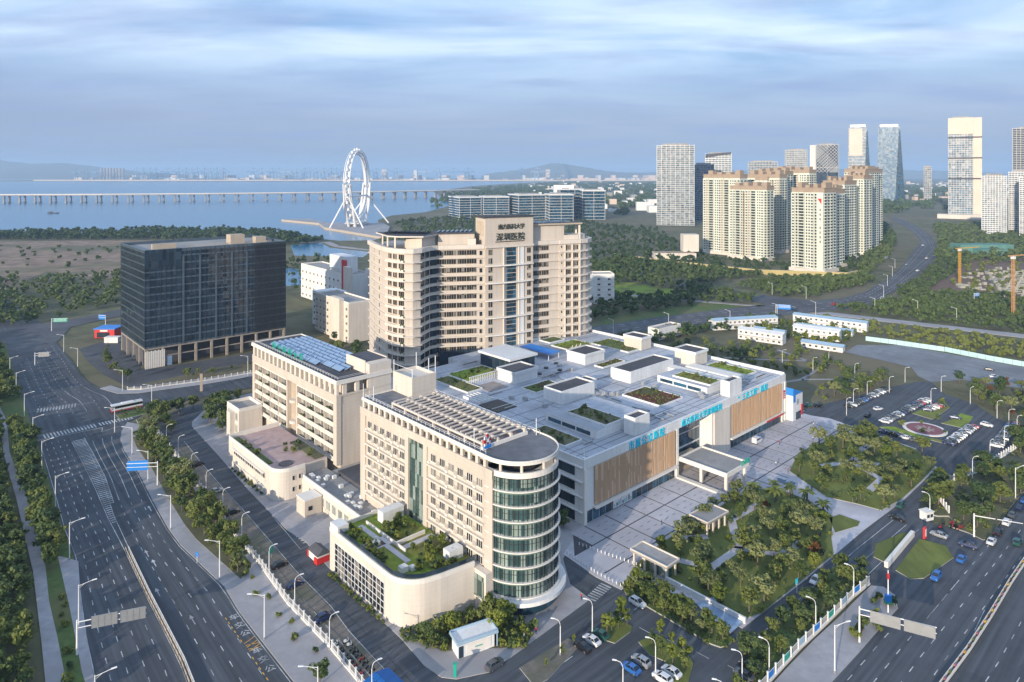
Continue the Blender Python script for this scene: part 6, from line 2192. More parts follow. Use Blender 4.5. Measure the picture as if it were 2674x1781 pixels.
# masses nobody could count: woods, scrub and far groves, one object each
def wood(name, label, poly, n, dmin, seed, h=8.5, rx=4.2, leaf=1.5, mat=None, nc=7, nl=14, avoid=()):
    pts = scatter(poly, n, dmin, seed, avoid)
    g = np.random.default_rng(seed)
    bases = [leaf_cloud(seed + i, nc, nl, rx, h * 0.42, h * 0.55, leaf) for i in range(3)]
    V = []
    for i, (x, y) in enumerate(pts):
        a = g.uniform(0, 6.28)
        s = g.uniform(0.6, 1.2)
        b = bases[i % 3] * s
        V.append(np.stack([b[:, 0] * math.cos(a) - b[:, 1] * math.sin(a) + x, b[:, 0] * math.sin(a) + b[:, 1] * math.cos(a) + y, b[:, 2] - 0.3], axis=1))
    V = np.concatenate(V)
    mats = mat if isinstance(mat, list) else [mat or m_leafd]
    me = np_mesh(name, V, np.arange(len(V)).reshape(-1, 4), mats)
    if len(mats) > 1:
        per = nc * nl
        me.polygons.foreach_set('material_index', (np.arange(len(V) // 4) // per * 7 // 3 % len(mats)).astype(np.int32))
    o = link(name, me)
    tag(o, label, 'wood', None, 'stuff')
    return o



ALLT = []


def tree(key, x, y, label, group, name='tree', sc=1.0, z=0.0, r=rnd, cat=None):
    crown, trunk = r.choice(KIND[key])
    o = thing(name, label, cat or ('palm' if key == 'palm' else 'bush' if key == 'bush' else 'tree'), (x, y, z), r.uniform(0, 6.28), group)
    k = sc * r.uniform(0.72, 1.28)
    o.scale = (k * r.uniform(.92, 1.08), k * r.uniform(.92, 1.08), k)
    link('trunk' if key != 'bush' else 'stem', trunk, o)
    link('crown' if key != 'bush' else 'foliage', crown, o)
    ALLT.append((x, y))
    return o


def grove(key, pts, lab, group, sc=1.0, z=0.2, name='tree'):
    keys = key if isinstance(key, (list, tuple)) else [key]
    desc = {'street': 'round olive tree', 'dense': 'dense dark tree', 'airy': 'pale airy tree', 'lush': 'lush green tree', 'young': 'slim pale tree', 'rust': 'rust leaved tree', 'bush': 'low bush', 'far': 'dark broad tree', 'palm': 'feathery palm'}
    cnt = {}
    for i, (x, y) in enumerate(pts):
        k = keys[rnd.randrange(len(keys))]
        j = cnt[k] = cnt.get(k, -1) + 1
        tree(k, x, y, '%s %s, %s' % (desc[k], lab[0], lab[1] % ordn(j)), group, name if k not in ('palm', 'bush') else {'palm': 'palm_tree', 'bush': 'bush'}[k], sc, z)


def by(pts, d):
    return sorted(pts, key=lambda p: p[0] * d[0] + p[1] * d[1])


AV = (0.655, -0.756)                     # down the avenue towards the viewer
# verge between avenue and hospital fence
vp = [(-137, 259), (-133, 252.5), (-130.5, 247.5), (-126, 243), (-123.5, 236), (-119.5, 238.5), (-117.5, 229.5), (-112.5, 231), (-109.5, 221), (-106.5, 216), (-104, 219), (-101, 209.5), (-97, 212), (-95.5, 203), (-92, 197.5), (-90, 203), (-87.5, 192.5), (-86.2, 199.3), (-83.6, 188), (-80.5, 184.0), (-80.8, 191.2), (-77, 186.8), (-76, 178.8), (-73, 182), (-72, 175.6), (-66.5, 170)]
VERGE = offset(AVE_E[3:12], 5.0) + [(p[0] - 1.0, p[1] - 0.8) for p in FENCE_W[6:0:-1]]
vx = scatter(VERGE, 46, 3.3, 2)
grove('bush', by(scatter(VERGE, 60, 2.0, 4), AV), ('between the verge trees', '%s from the crossing'), 'bushes under the verge trees', 0.85, 0.18)
grove(['street', 'dense', 'street', 'lush', 'airy', 'young'], by(vx, AV), ('on the verge between avenue and hospital fence', '%s from the crossing'), 'trees on the avenue verge', 0.9, 0.2, 'street_tree')
grove('bush', [(-60.5, 161.5), (-57, 160), (-52.5, 153.5), (-49, 151.5), (-46.5, 146), (-41, 142), (-64, 168), (-70, 172)], ('in a pavement tree pit', '%s from the verge end'), 'small pavement bushes', 0.7, 0.13)
grove('street', [(-37.5, 133.0)], ('on the pavement by the blue awning', '%s from the corner'), 'trees on the avenue pavement', 0.72, 0.13)
# forest belt west of the avenue, individually
wv = [p for p in scatter([(-190, 262), (-176.5, 251), (-150, 217), (-134, 197), (-121, 181), (-113, 171.5), (-117, 171), (-132.3, 191), (-150.2, 212), (-179.5, 246), (-196, 268)], 62, 2.9, 3)]
grove(['dense', 'street', 'street'], by(wv, AV), ('on the strip between west path and avenue', '%s from the crossing'), 'trees between path and avenue', 0.9, 0.1, 'street_tree')
wood('woods', 'thick wood west of the path along the avenue', [(-350, 400), (-262, 338), (-221, 292), (-206, 274), (-183, 243.5), (-155, 209.5), (-137, 188), (-121.5, 169.5), (-110.8, 155), (-102, 143.5), (-93, 131), (-84, 119), (-110, 112), (-150, 150), (-210, 220), (-330, 330)], 1050, 2.9, 5, 6.5, 2.5, 0.66, [m_leafd, m_leaf, m_leafd], 14, 26)
wood('woods', 'roadside trees beyond the crossing on the west side', [(-330, 415), (-262, 338), (-250, 330), (-222, 299), (-216, 299), (-250, 338), (-296, 393), (-322, 420)], 70, 3.6, 6, 6.5, 2.5, 0.66, [m_leafd, m_leaf], 14, 26)
grove('bush', [(-105.5, 160), (-103, 157.2), (-101.5, 153.8), (-98.5, 150.6), (-92.3, 141.8), (-89.3, 137.5), (-87.0, 134.0), (-82.4, 128.5), (-80.6, 126.0)], ('on the bare strip beside the west kerb', '%s from the trees'), 'bushes on the west strip', 0.8, 0.1)
# hospital forecourt, north part
fp = [(-127, 292), (-124.5, 287), (-121, 290), (-119, 282), (-115, 286), (-123, 279), (-117, 277), (-112, 279), (-120.5, 272.5), (-114.5, 271), (-109, 273), (-112, 264)]
grove(['dense', 'street'], by(fp, AV), ('in the hospital road bend', '%s from the side road'), 'trees in the hospital road bend', 0.85, 0.14)
np_ = [(-138, 283), (-134, 287), (-142, 280), (-130, 291), (-146, 276), (-148, 283), (-126, 297), (-121, 301), (-141, 273.5), (-136, 268), (-131, 262.5)]
grove(['dense', 'street', 'lush'], by(np_, AV), ('at the crossing corner', '%s from the side road'), 'trees at the crossing corner', 0.8, 0.1)
grove('bush', [(-161, 283), (-158, 279), (-155, 283), (-157, 287), (-153, 285)], ('on the kerbed traffic island', '%s from the bus'), 'bushes on the traffic island', 0.9, 0.16)
dk = scatter([(-172, 323), (-130, 346), (-96, 374), (-100, 382), (-150, 350)], 14, 4.5, 11)
grove(['bush', 'street'], by(dk, (1, 0)), ('on the rough strip before the dark block', '%s from the crossing'), 'plants before the dark block', 0.8, -0.06)
dl = [(-232, 392), (-228, 384), (-224, 376), (-219, 368), (-214, 361), (-209, 353), (-205, 348), (-200, 343), (-194, 337), (-190, 333), (-185, 329)]
grove(['street', 'bush'], dl, ('on the kerb strip beside the apron', '%s from the red shop'), 'plants beside the apron', 0.8, -0.05)
# planting at the foot of the garden building and kiosk
gp_ = [H(-58.5, -10.5), H(-55.5, -11.5), H(-57.5, -14), H(-54, -14.5), H(-51, -12.2), H(-48.5, -13.8), H(-51.5, -17), H(-54.5, -18), H(-46, -13), H(-48, -18), H(-44.6, -16.4), H(-50, -20.5), H(-60.5, -8.5), H(-61, -12)]
KQ = [(-12.0, 138.4), (-2.0, 143.2), (-4.4, 149), (-14.4, 144.6)]
gp_ = [p for p in gp_ if not inpoly(p, KQ)]
wood('shrubbery', 'dense shrubs round the foot of the garden building and the rotunda', [H(-63, -3), H(-56, -7.5), H(-46, -8.8), H(-44.5, -14), H(-40, -21.2), H(-46, -25), H(-60, -14), H(-63.5, -7)], 120, 1.2, 96, 2.2, 1.2, 0.42, [m_leafd, m_leaf, m_leafy, m_leafd], 7, 16, [KQ])
grove(['dense', 'street'], [H(-5, 3), H(-8, 6), H(-4.5, 9), H(-9, 12), H(-5, 15), H(-11, 9), H(-12, 17), H(-7, 20), H(-3, 24)], ('in the gap between rotunda and podium', '%s from the plaza'), 'trees between rotunda and podium', 0.8, 0.14)
grove(['dense', 'lush', 'street'], by(gp_, (1, 0)), ('at the rounded foot of the garden building', '%s from the street side'), 'trees at the garden building foot', 0.62, 0.15)
grove('bush', [H(-64.4, t) for t in range(2, 28, 2)], ('under the gridded window of the garden building', '%s from the corner'), 'shrubs under the gridded window', 0.62, 0.14)
grove('bush', [H(-59.8, t) for t in range(80, 106, 3)], ('in the planter of the terrace building', '%s from the curved corner'), 'shrubs before the terrace building', 0.6, 0.14)
# roof terrace
r = random.Random(31)
rt = [H(r.uniform(-62, -58.6), r.uniform(6, 26)) for _ in range(26)] + [H(r.uniform(-54, -46), r.uniform(-4.5, 7)) for _ in range(26)] + [H(r.uniform(-53.5, -45.5), r.uniform(13, 22)) for _ in range(20)] + [H(r.uniform(-56, -53), r.uniform(-3, 2)) for _ in range(4)]
for i, (x, y) in enumerate(by(rt, AV)):
    tree(('bush', 'young', 'bush', 'lush')[i % 4], x, y, 'green shrub on the planted roof terrace, %s from the beige utility block' % ordn(i), 'shrubs on the roof terrace', 'bush', (0.85, 0.40, 0.7, 0.34)[i % 4], 9.7, cat='bush')
for i, (s, t) in enumerate(((-49, 86), (-47, 84), (-44, 88), (-56.8, 90), (-56.6, 96), (-56.9, 101), (-43, 80), (-45, 77.5), (-47.5, 90))):
    x, y = H(s, t)
    tree('bush', x, y, 'shrub on the pinkish roof terrace, %s around its edge' % ordn(i), 'shrubs on the pinkish terrace', 'bush', 0.9, 8.8)
pod = [(22, 10), (24, 14), (26.5, 18), (22.5, 21), (27, 23.5), (56, 14), (60, 26), (66, 24), (5.5, 14), (8, 20), (6, 23), (82, 10), (84, 14), (86, 18), (82, 21), (111, 13), (114, 18), (116, 24), (25, 82), (31, 88), (37, 82), (15, 74), (18, 82), (78, 58), (87, 59), (106, 70), (111, 78), (90, 88), (97, 92)]
for i, (s, t) in enumerate(pod):
    x, y = H(s, t)
    hi_ = (20.2 < s < 28.7 or 80 < s < 88) and t < 25
    tree('bush', x, y, 'low shrub in a podium roof bed, %s counted from the rotunda' % ordn(i), 'shrubs in the podium roof beds', 'bush', 0.8, 20.9 if hi_ else 18.3)
# plaza garden
hd = scatter([(27.5, 164), (31, 158.5), (42.3, 146), (45.8, 145.5), (37, 158.5), (31, 165.8)], 22, 1.9, 13)
grove(['lush', 'airy', 'lush', 'street'], by(hd, AV), ('in the hedge along the ramp', '%s from the plaza end'), 'trees of the ramp hedge', 0.55, 0.28, 'garden_tree')
PALM = [(74.8, 210.7), (82.2, 214.0), (80.0, 207.0), (85.8, 210.7), (81.5, 200.2), (89.0, 206.0), (86.0, 195.3), (91.0, 199.5)]
grove('palm', by(PALM, (1, -1)), ('in the palm corner of the plaza garden', '%s from the entrance canopy'), 'palms of the plaza garden', 0.95, 0.3)
gt = scatter(GARDEN, 50, 3.6, 17, [[(72, 215), (95, 215), (95, 193), (80, 196)], [(47, 184), (55, 176), (71, 191), (60, 201)], [(27, 178), (36, 178), (46, 168), (38, 162), (30, 168)]])
grove(['airy', 'lush', 'airy', 'young', 'airy', 'street'], by(gt, (0.7, 0.7)), ('in the plaza garden', '%s from the ramp'), 'trees of the plaza garden', 0.70, 0.3, 'garden_tree')
grove('rust', [(78.5, 177), (80.5, 181), (74.5, 201)], ('at the road edge of the plaza garden', '%s from the ramp'), 'rust trees of the plaza garden', 0.7, 0.3)
gb = scatter(GARDEN, 50, 2.0, 19)
grove('bush', by(gb, (0.7, 0.7)), ('under the plaza garden trees', '%s from the ramp'), 'bushes of the plaza garden', 0.8, 0.3)
g2 = scatter(GARDEN2, 38, 3.9, 23)
grove(['airy', 'airy', 'lush', 'airy', 'street'], by(g2, (0.7, 0.7)), ('in the garden by the car park', '%s from the path'), 'trees of the car park garden', 0.74, 0.3, 'garden_tree')
g2b = scatter(GARDEN2, 26, 2.4, 24)
grove('bush', by(g2b, (0.7, 0.7)), ('under the trees by the car park', '%s from the path'), 'bushes of the car park garden', 0.8, 0.3)
# boulevard side
ts = scatter(TREESTRIP, 26, 2.7, 29)
grove(['dense', 'street', 'lush'], by(ts, (0.7, 0.7)), ('along the boulevard fence', '%s from the bottom corner'), 'trees along the boulevard fence', 0.58, 0.2)
eb = scatter(EBELT, 58, 3.1, 37)
grove(['dense', 'dense', 'street'], by(eb, (0.7, 0.7)), ('in the belt by the boulevard', '%s from the guard house'), 'trees of the boulevard belt', 0.8, 0.2)
grove('bush', [(81, 152.2), (82, 154), (84, 158.5), (86, 160), (87.5, 157.5), (80, 149.5), (74, 147.5), (75.8, 149.0)], ('on the boulevard pavement corner', '%s from the sign'), 'bushes at the boulevard corner', 1.0, 0.13)
grove('street', [(76.5, 148.6), (73.6, 145.4)], ('by the boulevard sign post', '%s from the corner'), 'trees by the boulevard sign', 0.5, 0.13)
# parking islands near the camera
grove('young', [(21.6, 148.2), (23.4, 149.6), (24.2, 151.2), (20.4, 146.9), (25.3, 150.2)], ('on the parking island by the crosswalk', '%s from the cars'), 'young trees on the crosswalk island', 0.85, 0.17)
grove('young', [(29.5, 144.2), (31.5, 146), (33.5, 143.5), (35, 141), (32.5, 138), (34.5, 137), (31, 141.5), (35.6, 139)], ('on the parking island by the front road', '%s from the lamp'), 'young trees on the front road island', 0.7, 0.17)
grove('young', [(7, 137.8), (10.5, 141.2), (13, 144.4)], ('on the striped parking verge', '%s from the bottom'), 'young trees on the parking verge', 0.42, 0.17)
# east side
el = scatter([(128, 292), (140, 291), (172, 318), (178, 326), (160, 330), (135, 305)], 20, 3.8, 41)
grove(['airy', 'street', 'young', 'dense'], by(el, (1, 0.3)), ('above the car park', '%s from the blue roofed kiosk'), 'trees above the car park', 0.75, -0.1)
wood('woods', 'mixed trees on the lawn between the podium and the camp', [(100, 330), (150, 335), (178, 345), (170, 380), (130, 398), (92, 395), (75, 375)], 95, 3.6, 43, 5, 2.4, 0.8, [m_leaf, m_leafd], 10, 20)
e3 = scatter([(202, 303), (212, 328), (240, 314), (246, 300), (262, 296), (232, 292), (204, 280)], 30, 4.0, 47)
grove(['street', 'airy', 'rust', 'dense'], by(e3, (1, 0.3)), ('on the verge round the car park', '%s from the roundabout'), 'trees round the car park', 0.72, -0.05)
grove('bush', [(158, 263), (166, 261.5), (163, 272), (154.5, 270.5), (184, 293), (187, 297), (172, 276)], ('on the car park island', '%s from the red circle'), 'bushes on the car park island', 0.9, 0.15)
# low trees behind the clinic and along the side road
bs = scatter([(-112, 382), (-60, 350), (-40, 362), (-46, 372), (-72, 392), (-104, 412)], 22, 4.2, 53)
grove(['street', 'dense'], by(bs, (1, 0)), ('between the clinic and the balcony block', '%s from the dark block'), 'trees by the clinic', 0.75, -0.1)


wood('woods', 'dark wood between the coast road and the bare ground', [(-560, 520), (-310, 470), (-275, 560), (-240, 640), (-330, 700), (-420, 640), (-520, 640)], 330, 6.5, 61)
wood('woods', 'dark wood west of the coast road bend', [(-720, 640), (-330, 440), (-310, 462), (-540, 560), (-700, 760)], 260, 7, 62)
wood('woods', 'coastal tree line along the bay shore', [(-1200, 1030), (-829, 1090), (-698, 1105), (-550, 1150), (-454, 1135), (-366, 1075), (-270, 985), (-300, 930), (-420, 1000), (-620, 1010), (-900, 1005), (-1200, 950)], 620, 9, 63, 12, 7, 2.6)
wood('woods', 'scrub dotted over the bare ground by the bay', [(-700, 800), (-420, 690), (-330, 720), (-340, 850), (-430, 900), (-700, 930)], 70, 12, 64, 4, 3.2, 1.4)
wood('woods', 'trees along the lagoon behind the white buildings', [(-260, 560), (-190, 560), (-150, 620), (-170, 760), (-230, 790), (-255, 700)], 70, 8, 65)
wood('woods', 'bank of trees beyond the wheel and the lagoon road', [(-190, 890), (-40, 800), (60, 900), (80, 1300), (-60, 1500), (-190, 1420), (-230, 1300), (-180, 1150), (-170, 1000)], 330, 13, 66, 10, 6.5, 2.6)
wood('woods', 'green plain of trees behind the tower up to the towers', [(20, 470), (60, 500), (100, 620), (230, 760), (250, 1200), (120, 1380), (60, 900), (20, 700)], 330, 11, 67, 8, 5, 2.2)
wood('woods', 'dense dark trees before the estate wall', [(48, 455), (100, 490), (150, 522), (178, 516), (190, 540), (168, 575), (150, 600), (240, 655), (170, 725), (118, 780), (80, 720), (100, 620), (70, 520)], 420, 7, 68, 8, 4.6, 1.8, avoid=[HWY_X, [(40, 640), (110, 620), (160, 560), (110, 540), (50, 560)]])
wood('woods', 'trees between the highway and the estate', [(232, 556), (262, 570), (300, 600), (350, 670), (420, 770), (490, 880), (470, 890), (380, 740), (330, 650), (270, 610)], 190, 7, 69, 8, 4.6, 1.8)
wood('woods', 'dark orchard between canal path and building site', [(232, 492), (262, 505), (300, 528), (345, 575), (390, 545), (440, 470), (460, 350), (430, 340), (335, 410)], 420, 6.5, 70, 7, 4.2, 1.6)
wood('woods', 'scrub strip between the canal path and the white fence', [(214, 470), (228, 462), (330, 385), (400, 325), (380, 318), (330, 350), (262, 372), (230, 402)], 130, 6, 71, 3.5, 3, 1.3, m_leaf)
wood('woods', 'trees along the hospital side of the highway', [(60, 398), (90, 418), (130, 440), (150, 448), (180, 462), (176, 452), (140, 436), (100, 410), (70, 388)], 60, 5, 72, 7, 4, 1.5)
wood('woods', 'trees on the highway far side towards the gold tower', [(470, 760), (640, 740), (800, 900), (900, 1300), (790, 1280), (640, 1020), (540, 860)], 420, 12, 73, 9, 6, 2.4)
wood('woods', 'roadside trees between the highway and the apartment estate', [(500, 900), (560, 1000), (640, 1160), (720, 1320), (640, 1330), (560, 1120), (470, 930)], 190, 11, 74, 9, 6, 2.4)
wood('woods', 'hazy trees spread over the far plain', [(-250, 2000), (200, 1600), (520, 1600), (1100, 1650), (2600, 3600), (3000, 6200), (300, 6000), (-200, 4200), (-260, 3000)], 1500, 30, 75, 16, 18, 7)
wood('woods', 'trees on the low shore where the bridge lands', [(-300, 2860), (-170, 2420), (-160, 2200), (-60, 1900), (120, 1900), (300, 2600), (200, 3600), (-200, 3600)], 420, 20, 76, 14, 11, 4.5)
wood('woods', 'orchard trees north of the white fence', [(440, 440), (620, 560), (720, 700), (640, 700), (520, 560), (400, 480)], 160, 8, 77, 7, 4.4, 1.8)

wood('woods', 'roadside trees before the estate wall at the slip road', [(215, 548), (200, 600), (240, 640), (318, 640), (345, 668), (330, 625), (296, 590), (262, 566), (237, 542)], 150, 6.5, 81, 7, 4.2, 1.7)
wood('woods', 'roadside trees between the highway and the building site', [(305, 548), (385, 640), (460, 738), (520, 818), (548, 812), (440, 680), (352, 578), (320, 545)], 150, 6.5, 82, 7, 4.2, 1.7)
wood('woods', 'trees round the foot of the apartment towers', [(170, 745), (245, 672), (270, 700), (320, 670), (336, 668), (420, 790), (470, 870), (440, 900), (330, 760), (270, 780), (210, 780)], 150, 8, 83, 7, 4.2, 1.8)
wood('woods', 'trees dotted about the building site', [(380, 600), (420, 520), (560, 650), (610, 790), (540, 815), (450, 700)], 90, 10, 84, 5, 3.4, 1.5, m_leaf)
BEDS = [(20.4, 28.4, 8.8, 24.4, 2.6), (80.5, 87.6, 8.8, 24.4, 2.6), (54, 67.5, 12.2, 28.2, 0), (3.8, 10.8, 10.8, 25.8, 0), (110, 117.4, 10.2, 28, 0), (22, 39.8, 79.2, 91.8, 0), (13.7, 20.3, 69.2, 89.8, 0), (32.2, 45.8, 51.7, 58.8, 0), (75.7, 89.8, 56.2, 60.2, 0), (103.2, 115.8, 64.2, 85.8, 0), (86.2, 101.8, 84.2, 95.8, 0)]
rb = random.Random(55)
VB = []
for s0, s1, t0, t1, dz in BEDS:
    for k in range(int((s1 - s0) * (t1 - t0) / 3.2)):
        x, y = H(rb.uniform(s0, s1), rb.uniform(t0, t1))
        VB.append(leaf_cloud(rb.randrange(999), 2, 9, 0.55, 0.35, 18.6 + dz, 0.34) + np.array([x, y, 0]))
VB = np.concatenate(VB)
me = np_mesh('shrubbery', VB, np.arange(len(VB)).reshape(-1, 4), [m_leaf, m_leafy, m_leafr])
me.polygons.foreach_set('material_index', (np.arange(len(VB) // 4) // 18 * 5 // 3 % 7 // 3).astype(np.int32))
tag(link('shrubbery', me), 'low planting in the podium roof beds', 'planting', None, 'stuff')
for nm, pl, n, sd_ in (('shrubbery under the plaza garden trees', GARDEN, 130, 91), ('shrubbery under the car park garden trees', GARDEN2, 110, 92), ('shrubbery along the boulevard fence', TREESTRIP, 110, 93), ('shrubbery in the boulevard tree belt', EBELT, 230, 94), ('shrubbery on the ramp hedge island', HEDGE_ISLE, 80, 95)):
    wood('shrubbery', nm, pl, n, 1.25, sd_, 1.15, 0.85, 0.36, [m_leaf, m_leafy, m_leafp, m_leaf, m_leafy, m_leafp, m_leafr], 5, 12, [[(52, 185), (58, 182), (68, 191), (60, 197)]])
wood('woods', 'trees between the cabins of the work camp', [(128, 428), (150, 405), (172, 392), (200, 400), (232, 420), (205, 462), (182, 452), (150, 440)], 60, 4.0, 97, 5, 2.2, 0.9, [m_leaf, m_leafd, m_leafy], 9, 18, [[(124, 430), (176, 444), (174, 453), (124, 441)], [(136, 411), (158, 394), (163, 400), (141, 418)], [(172, 418), (194, 402), (199, 409), (176, 425)], [(181, 434), (208, 413), (213, 420), (186, 441)], [(186, 452), (222, 424), (226, 431), (190, 459)]])
# ------------------------------------------------------------------ vehicles
def carpaint(name, c, rough=0.3, metal=0.2):
    m, t, b = bsdf(name)
    b.inputs['Base Color'].default_value = (*c, 1)
    b.inputs['Roughness'].default_value = rough
    b.inputs['Metallic'].default_value = metal
    b.inputs['Coat Weight'].default_value = 0.4
    return m


PAINT = {'white': carpaint('car_white', (0.62, 0.63, 0.64), 0.35, 0.0), 'silver': carpaint('car_silver', (0.34, 0.36, 0.38), 0.35, 0.4), 'black': carpaint('car_black', (0.012, 0.013, 0.016)),
         'grey': carpaint('car_grey', (0.09, 0.10, 0.11)), 'blue': carpaint('car_blue', (0.03, 0.14, 0.42)), 'navy': carpaint('car_navy', (0.015, 0.03, 0.09)), 'red': carpaint('car_red', (0.38, 0.03, 0.03)), 'green': carpaint('car_green', (0.02, 0.10, 0.08))}
m_tyre = M('tyre', (0.02, 0.02, 0.02), 0.9)
m_rim = M('wheel_rim', (0.35, 0.35, 0.36), 0.35, 0.05, metal=0.7)
m_cglass = M('car_glass', (0.012, 0.016, 0.02), 0.08, 0.0, spec=0.8)
m_lamp = M('headlamp', (0.7, 0.72, 0.74), 0.15, 0.0, spec=0.8)
m_tail = M('tail_lamp', (0.40, 0.02, 0.02), 0.25, 0.0, spec=0.6)


def loft(secs, half):
    """body shell from side-view sections: (x, z_low, z_high) with the width narrowing upwards"""
    mb = MB()
    vs, fs = [], []
    for x, z0, z1, w0, w1 in secs:
        vs += [(x, -w0, z0), (x, -w0 * 1.02, (z0 + z1) * .5), (x, -w1, z1), (x, w1, z1), (x, w0 * 1.02, (z0 + z1) * .5), (x, w0, z0)]
    n = len(secs)
    for i in range(n - 1):
        for k in range(5):
            a, b = i * 6 + k, i * 6 + k + 1
            fs.append((a, a + 6, b + 6, b))
        fs.append((i * 6 + 5, i * 6 + 11, i * 6 + 6, i * 6))
    fs.append((0, 1, 2, 3, 4, 5))
    fs.append(tuple((n - 1) * 6 + k for k in (5, 4, 3, 2, 1, 0)))
    return mb.add(vs, fs)


def car_meshes(suv):
    h = 0.18 if suv else 0.0
    low = [(-2.2, .45, .80 + h, .72, .66), (-2.1, .30, .92 + h, .84, .78), (-1.6, .24, 1.0 + h, .89, .82), (-0.2, .22, 0.98 + h, .90, .83), (0.9, .22, .94 + h, .90, .82), (1.7, .26, .86 + h, .87, .76), (2.12, .32, .74 + h, .80, .66), (2.25, .42, .62 + h, .66, .56)]
    body = loft(low, .9)
    roof = [(-1.75 if suv else -1.55, .9 + h, 1.0 + h, .78, .74), (-1.35 if suv else -1.0, 1.35 + h, 1.44 + h, .64, .60), (-.2, 1.40 + h, 1.50 + h, .64, .60), (.35, 1.36 + h, 1.46 + h, .64, .60), (.5, 1.30 + h, 1.36 + h, .64, .6)]
    cab = MB()
    x0, x1, x2, x3 = (-1.8, -1.45, 0.25, 1.15) if suv else (-1.65, -0.95, 0.25, 1.15)
    zb, zt = 0.97 + h, 1.44 + h
    cab.add([(x0, -.77, zb), (x3, -.77, zb - .04), (x2, -.62, zt), (x1, -.62, zt), (x0, .77, zb), (x3, .77, zb - .04), (x2, .62, zt), (x1, .62, zt)], [(0, 1, 2, 3), (7, 6, 5, 4), (0, 3, 7, 4), (1, 5, 6, 2), (3, 2, 6, 7)])
    top = MB()
    top.add([(x1 - .06, -.64, zt + .002), (x2 + .06, -.64, zt + .002), (x2 + .06, .64, zt + .002), (x1 - .06, .64, zt + .002), (x1, -.58, zt + .06), (x2, -.58, zt + .06), (x2, .58, zt + .06), (x1, .58, zt + .06)], [(0, 1, 5, 4), (1, 2, 6, 5), (2, 3, 7, 6), (3, 0, 4, 7), (4, 5, 6, 7)])
    for s in (-1, 1):
        for a, b in (((x3 - .02, s * .77, zb - .03), (x2, s * .63, zt)), ((x0 + .02, s * .77, zb), (x1, s * .63, zt)), ((-.35, s * .775, zb), (-.35, s * .63, zt))):
            top.beam(a, b, 0.07, 0.07)
    return body, cab, top



def wheel_mesh(which=(0, 1, 2), name='wheel'):
    mb = MB()
    n = 14
    for y0, y1, r, m in [((-.1, .1, .33, 0), (-.112, -.101, .21, 1), (.101, .112, .21, 1))[q_] for q_ in which]:
        vs = [(r * math.cos(2 * math.pi * k / n), y, r * math.sin(2 * math.pi * k / n)) for y in (y0, y1) for k in range(n)]
        mb.add(vs, [(k, (k + 1) % n, n + (k + 1) % n, n + k) for k in range(n)] + [tuple(range(n)), tuple(range(2 * n - 1, n - 1, -1))], m)
    return mb.mesh(name, [m_tyre, m_rim])


WHEEL, TYRE, RIM = wheel_mesh(), wheel_mesh((0,)), wheel_mesh((1, 2), 'rim')
HEAD = MB().box(-.12, .03, -.18, .18, -.07, .07).mesh('headlight', m_lamp)
TAIL = MB().box(-.03, .08, -.15, .15, -.08, .08).mesh('tail_light', m_tail)
CARS = {}
for suv in (0, 1):
    bd, cb_, tp = car_meshes(suv)
    for c, m in PAINT.items():
        CARS[c, suv] = (bd.mesh('body', m), cb_.mesh('window', m_cglass), tp.mesh('roof', m))


def car(x, y, rz, colour, suv, label, group=None, z=0.03, name='car', parts=True, sc=0.95):
    b, g, t = CARS[colour, suv]
    o = thing(name, label, 'car', (x, y, z), rz, group)
    o.scale = (sc, sc, sc)
    link('body', b, o)
    link('window', g, o)
    link('roof', t, o)
    for sx in (-1.32, 1.38):
        for sy in (-.8, .8):
            w = link('wheel', WHEEL if not parts else TYRE, o, (sx, sy, .33))
            if parts:
                link('rim', RIM, w)
    if parts:
        h = .18 if suv else 0
        for s in (-1, 1):
            link('headlight', HEAD, o, (2.13, s * .56, .64 + h))
            link('tail_light', TAIL, o, (-2.17, s * .58, .72 + h))
    return o


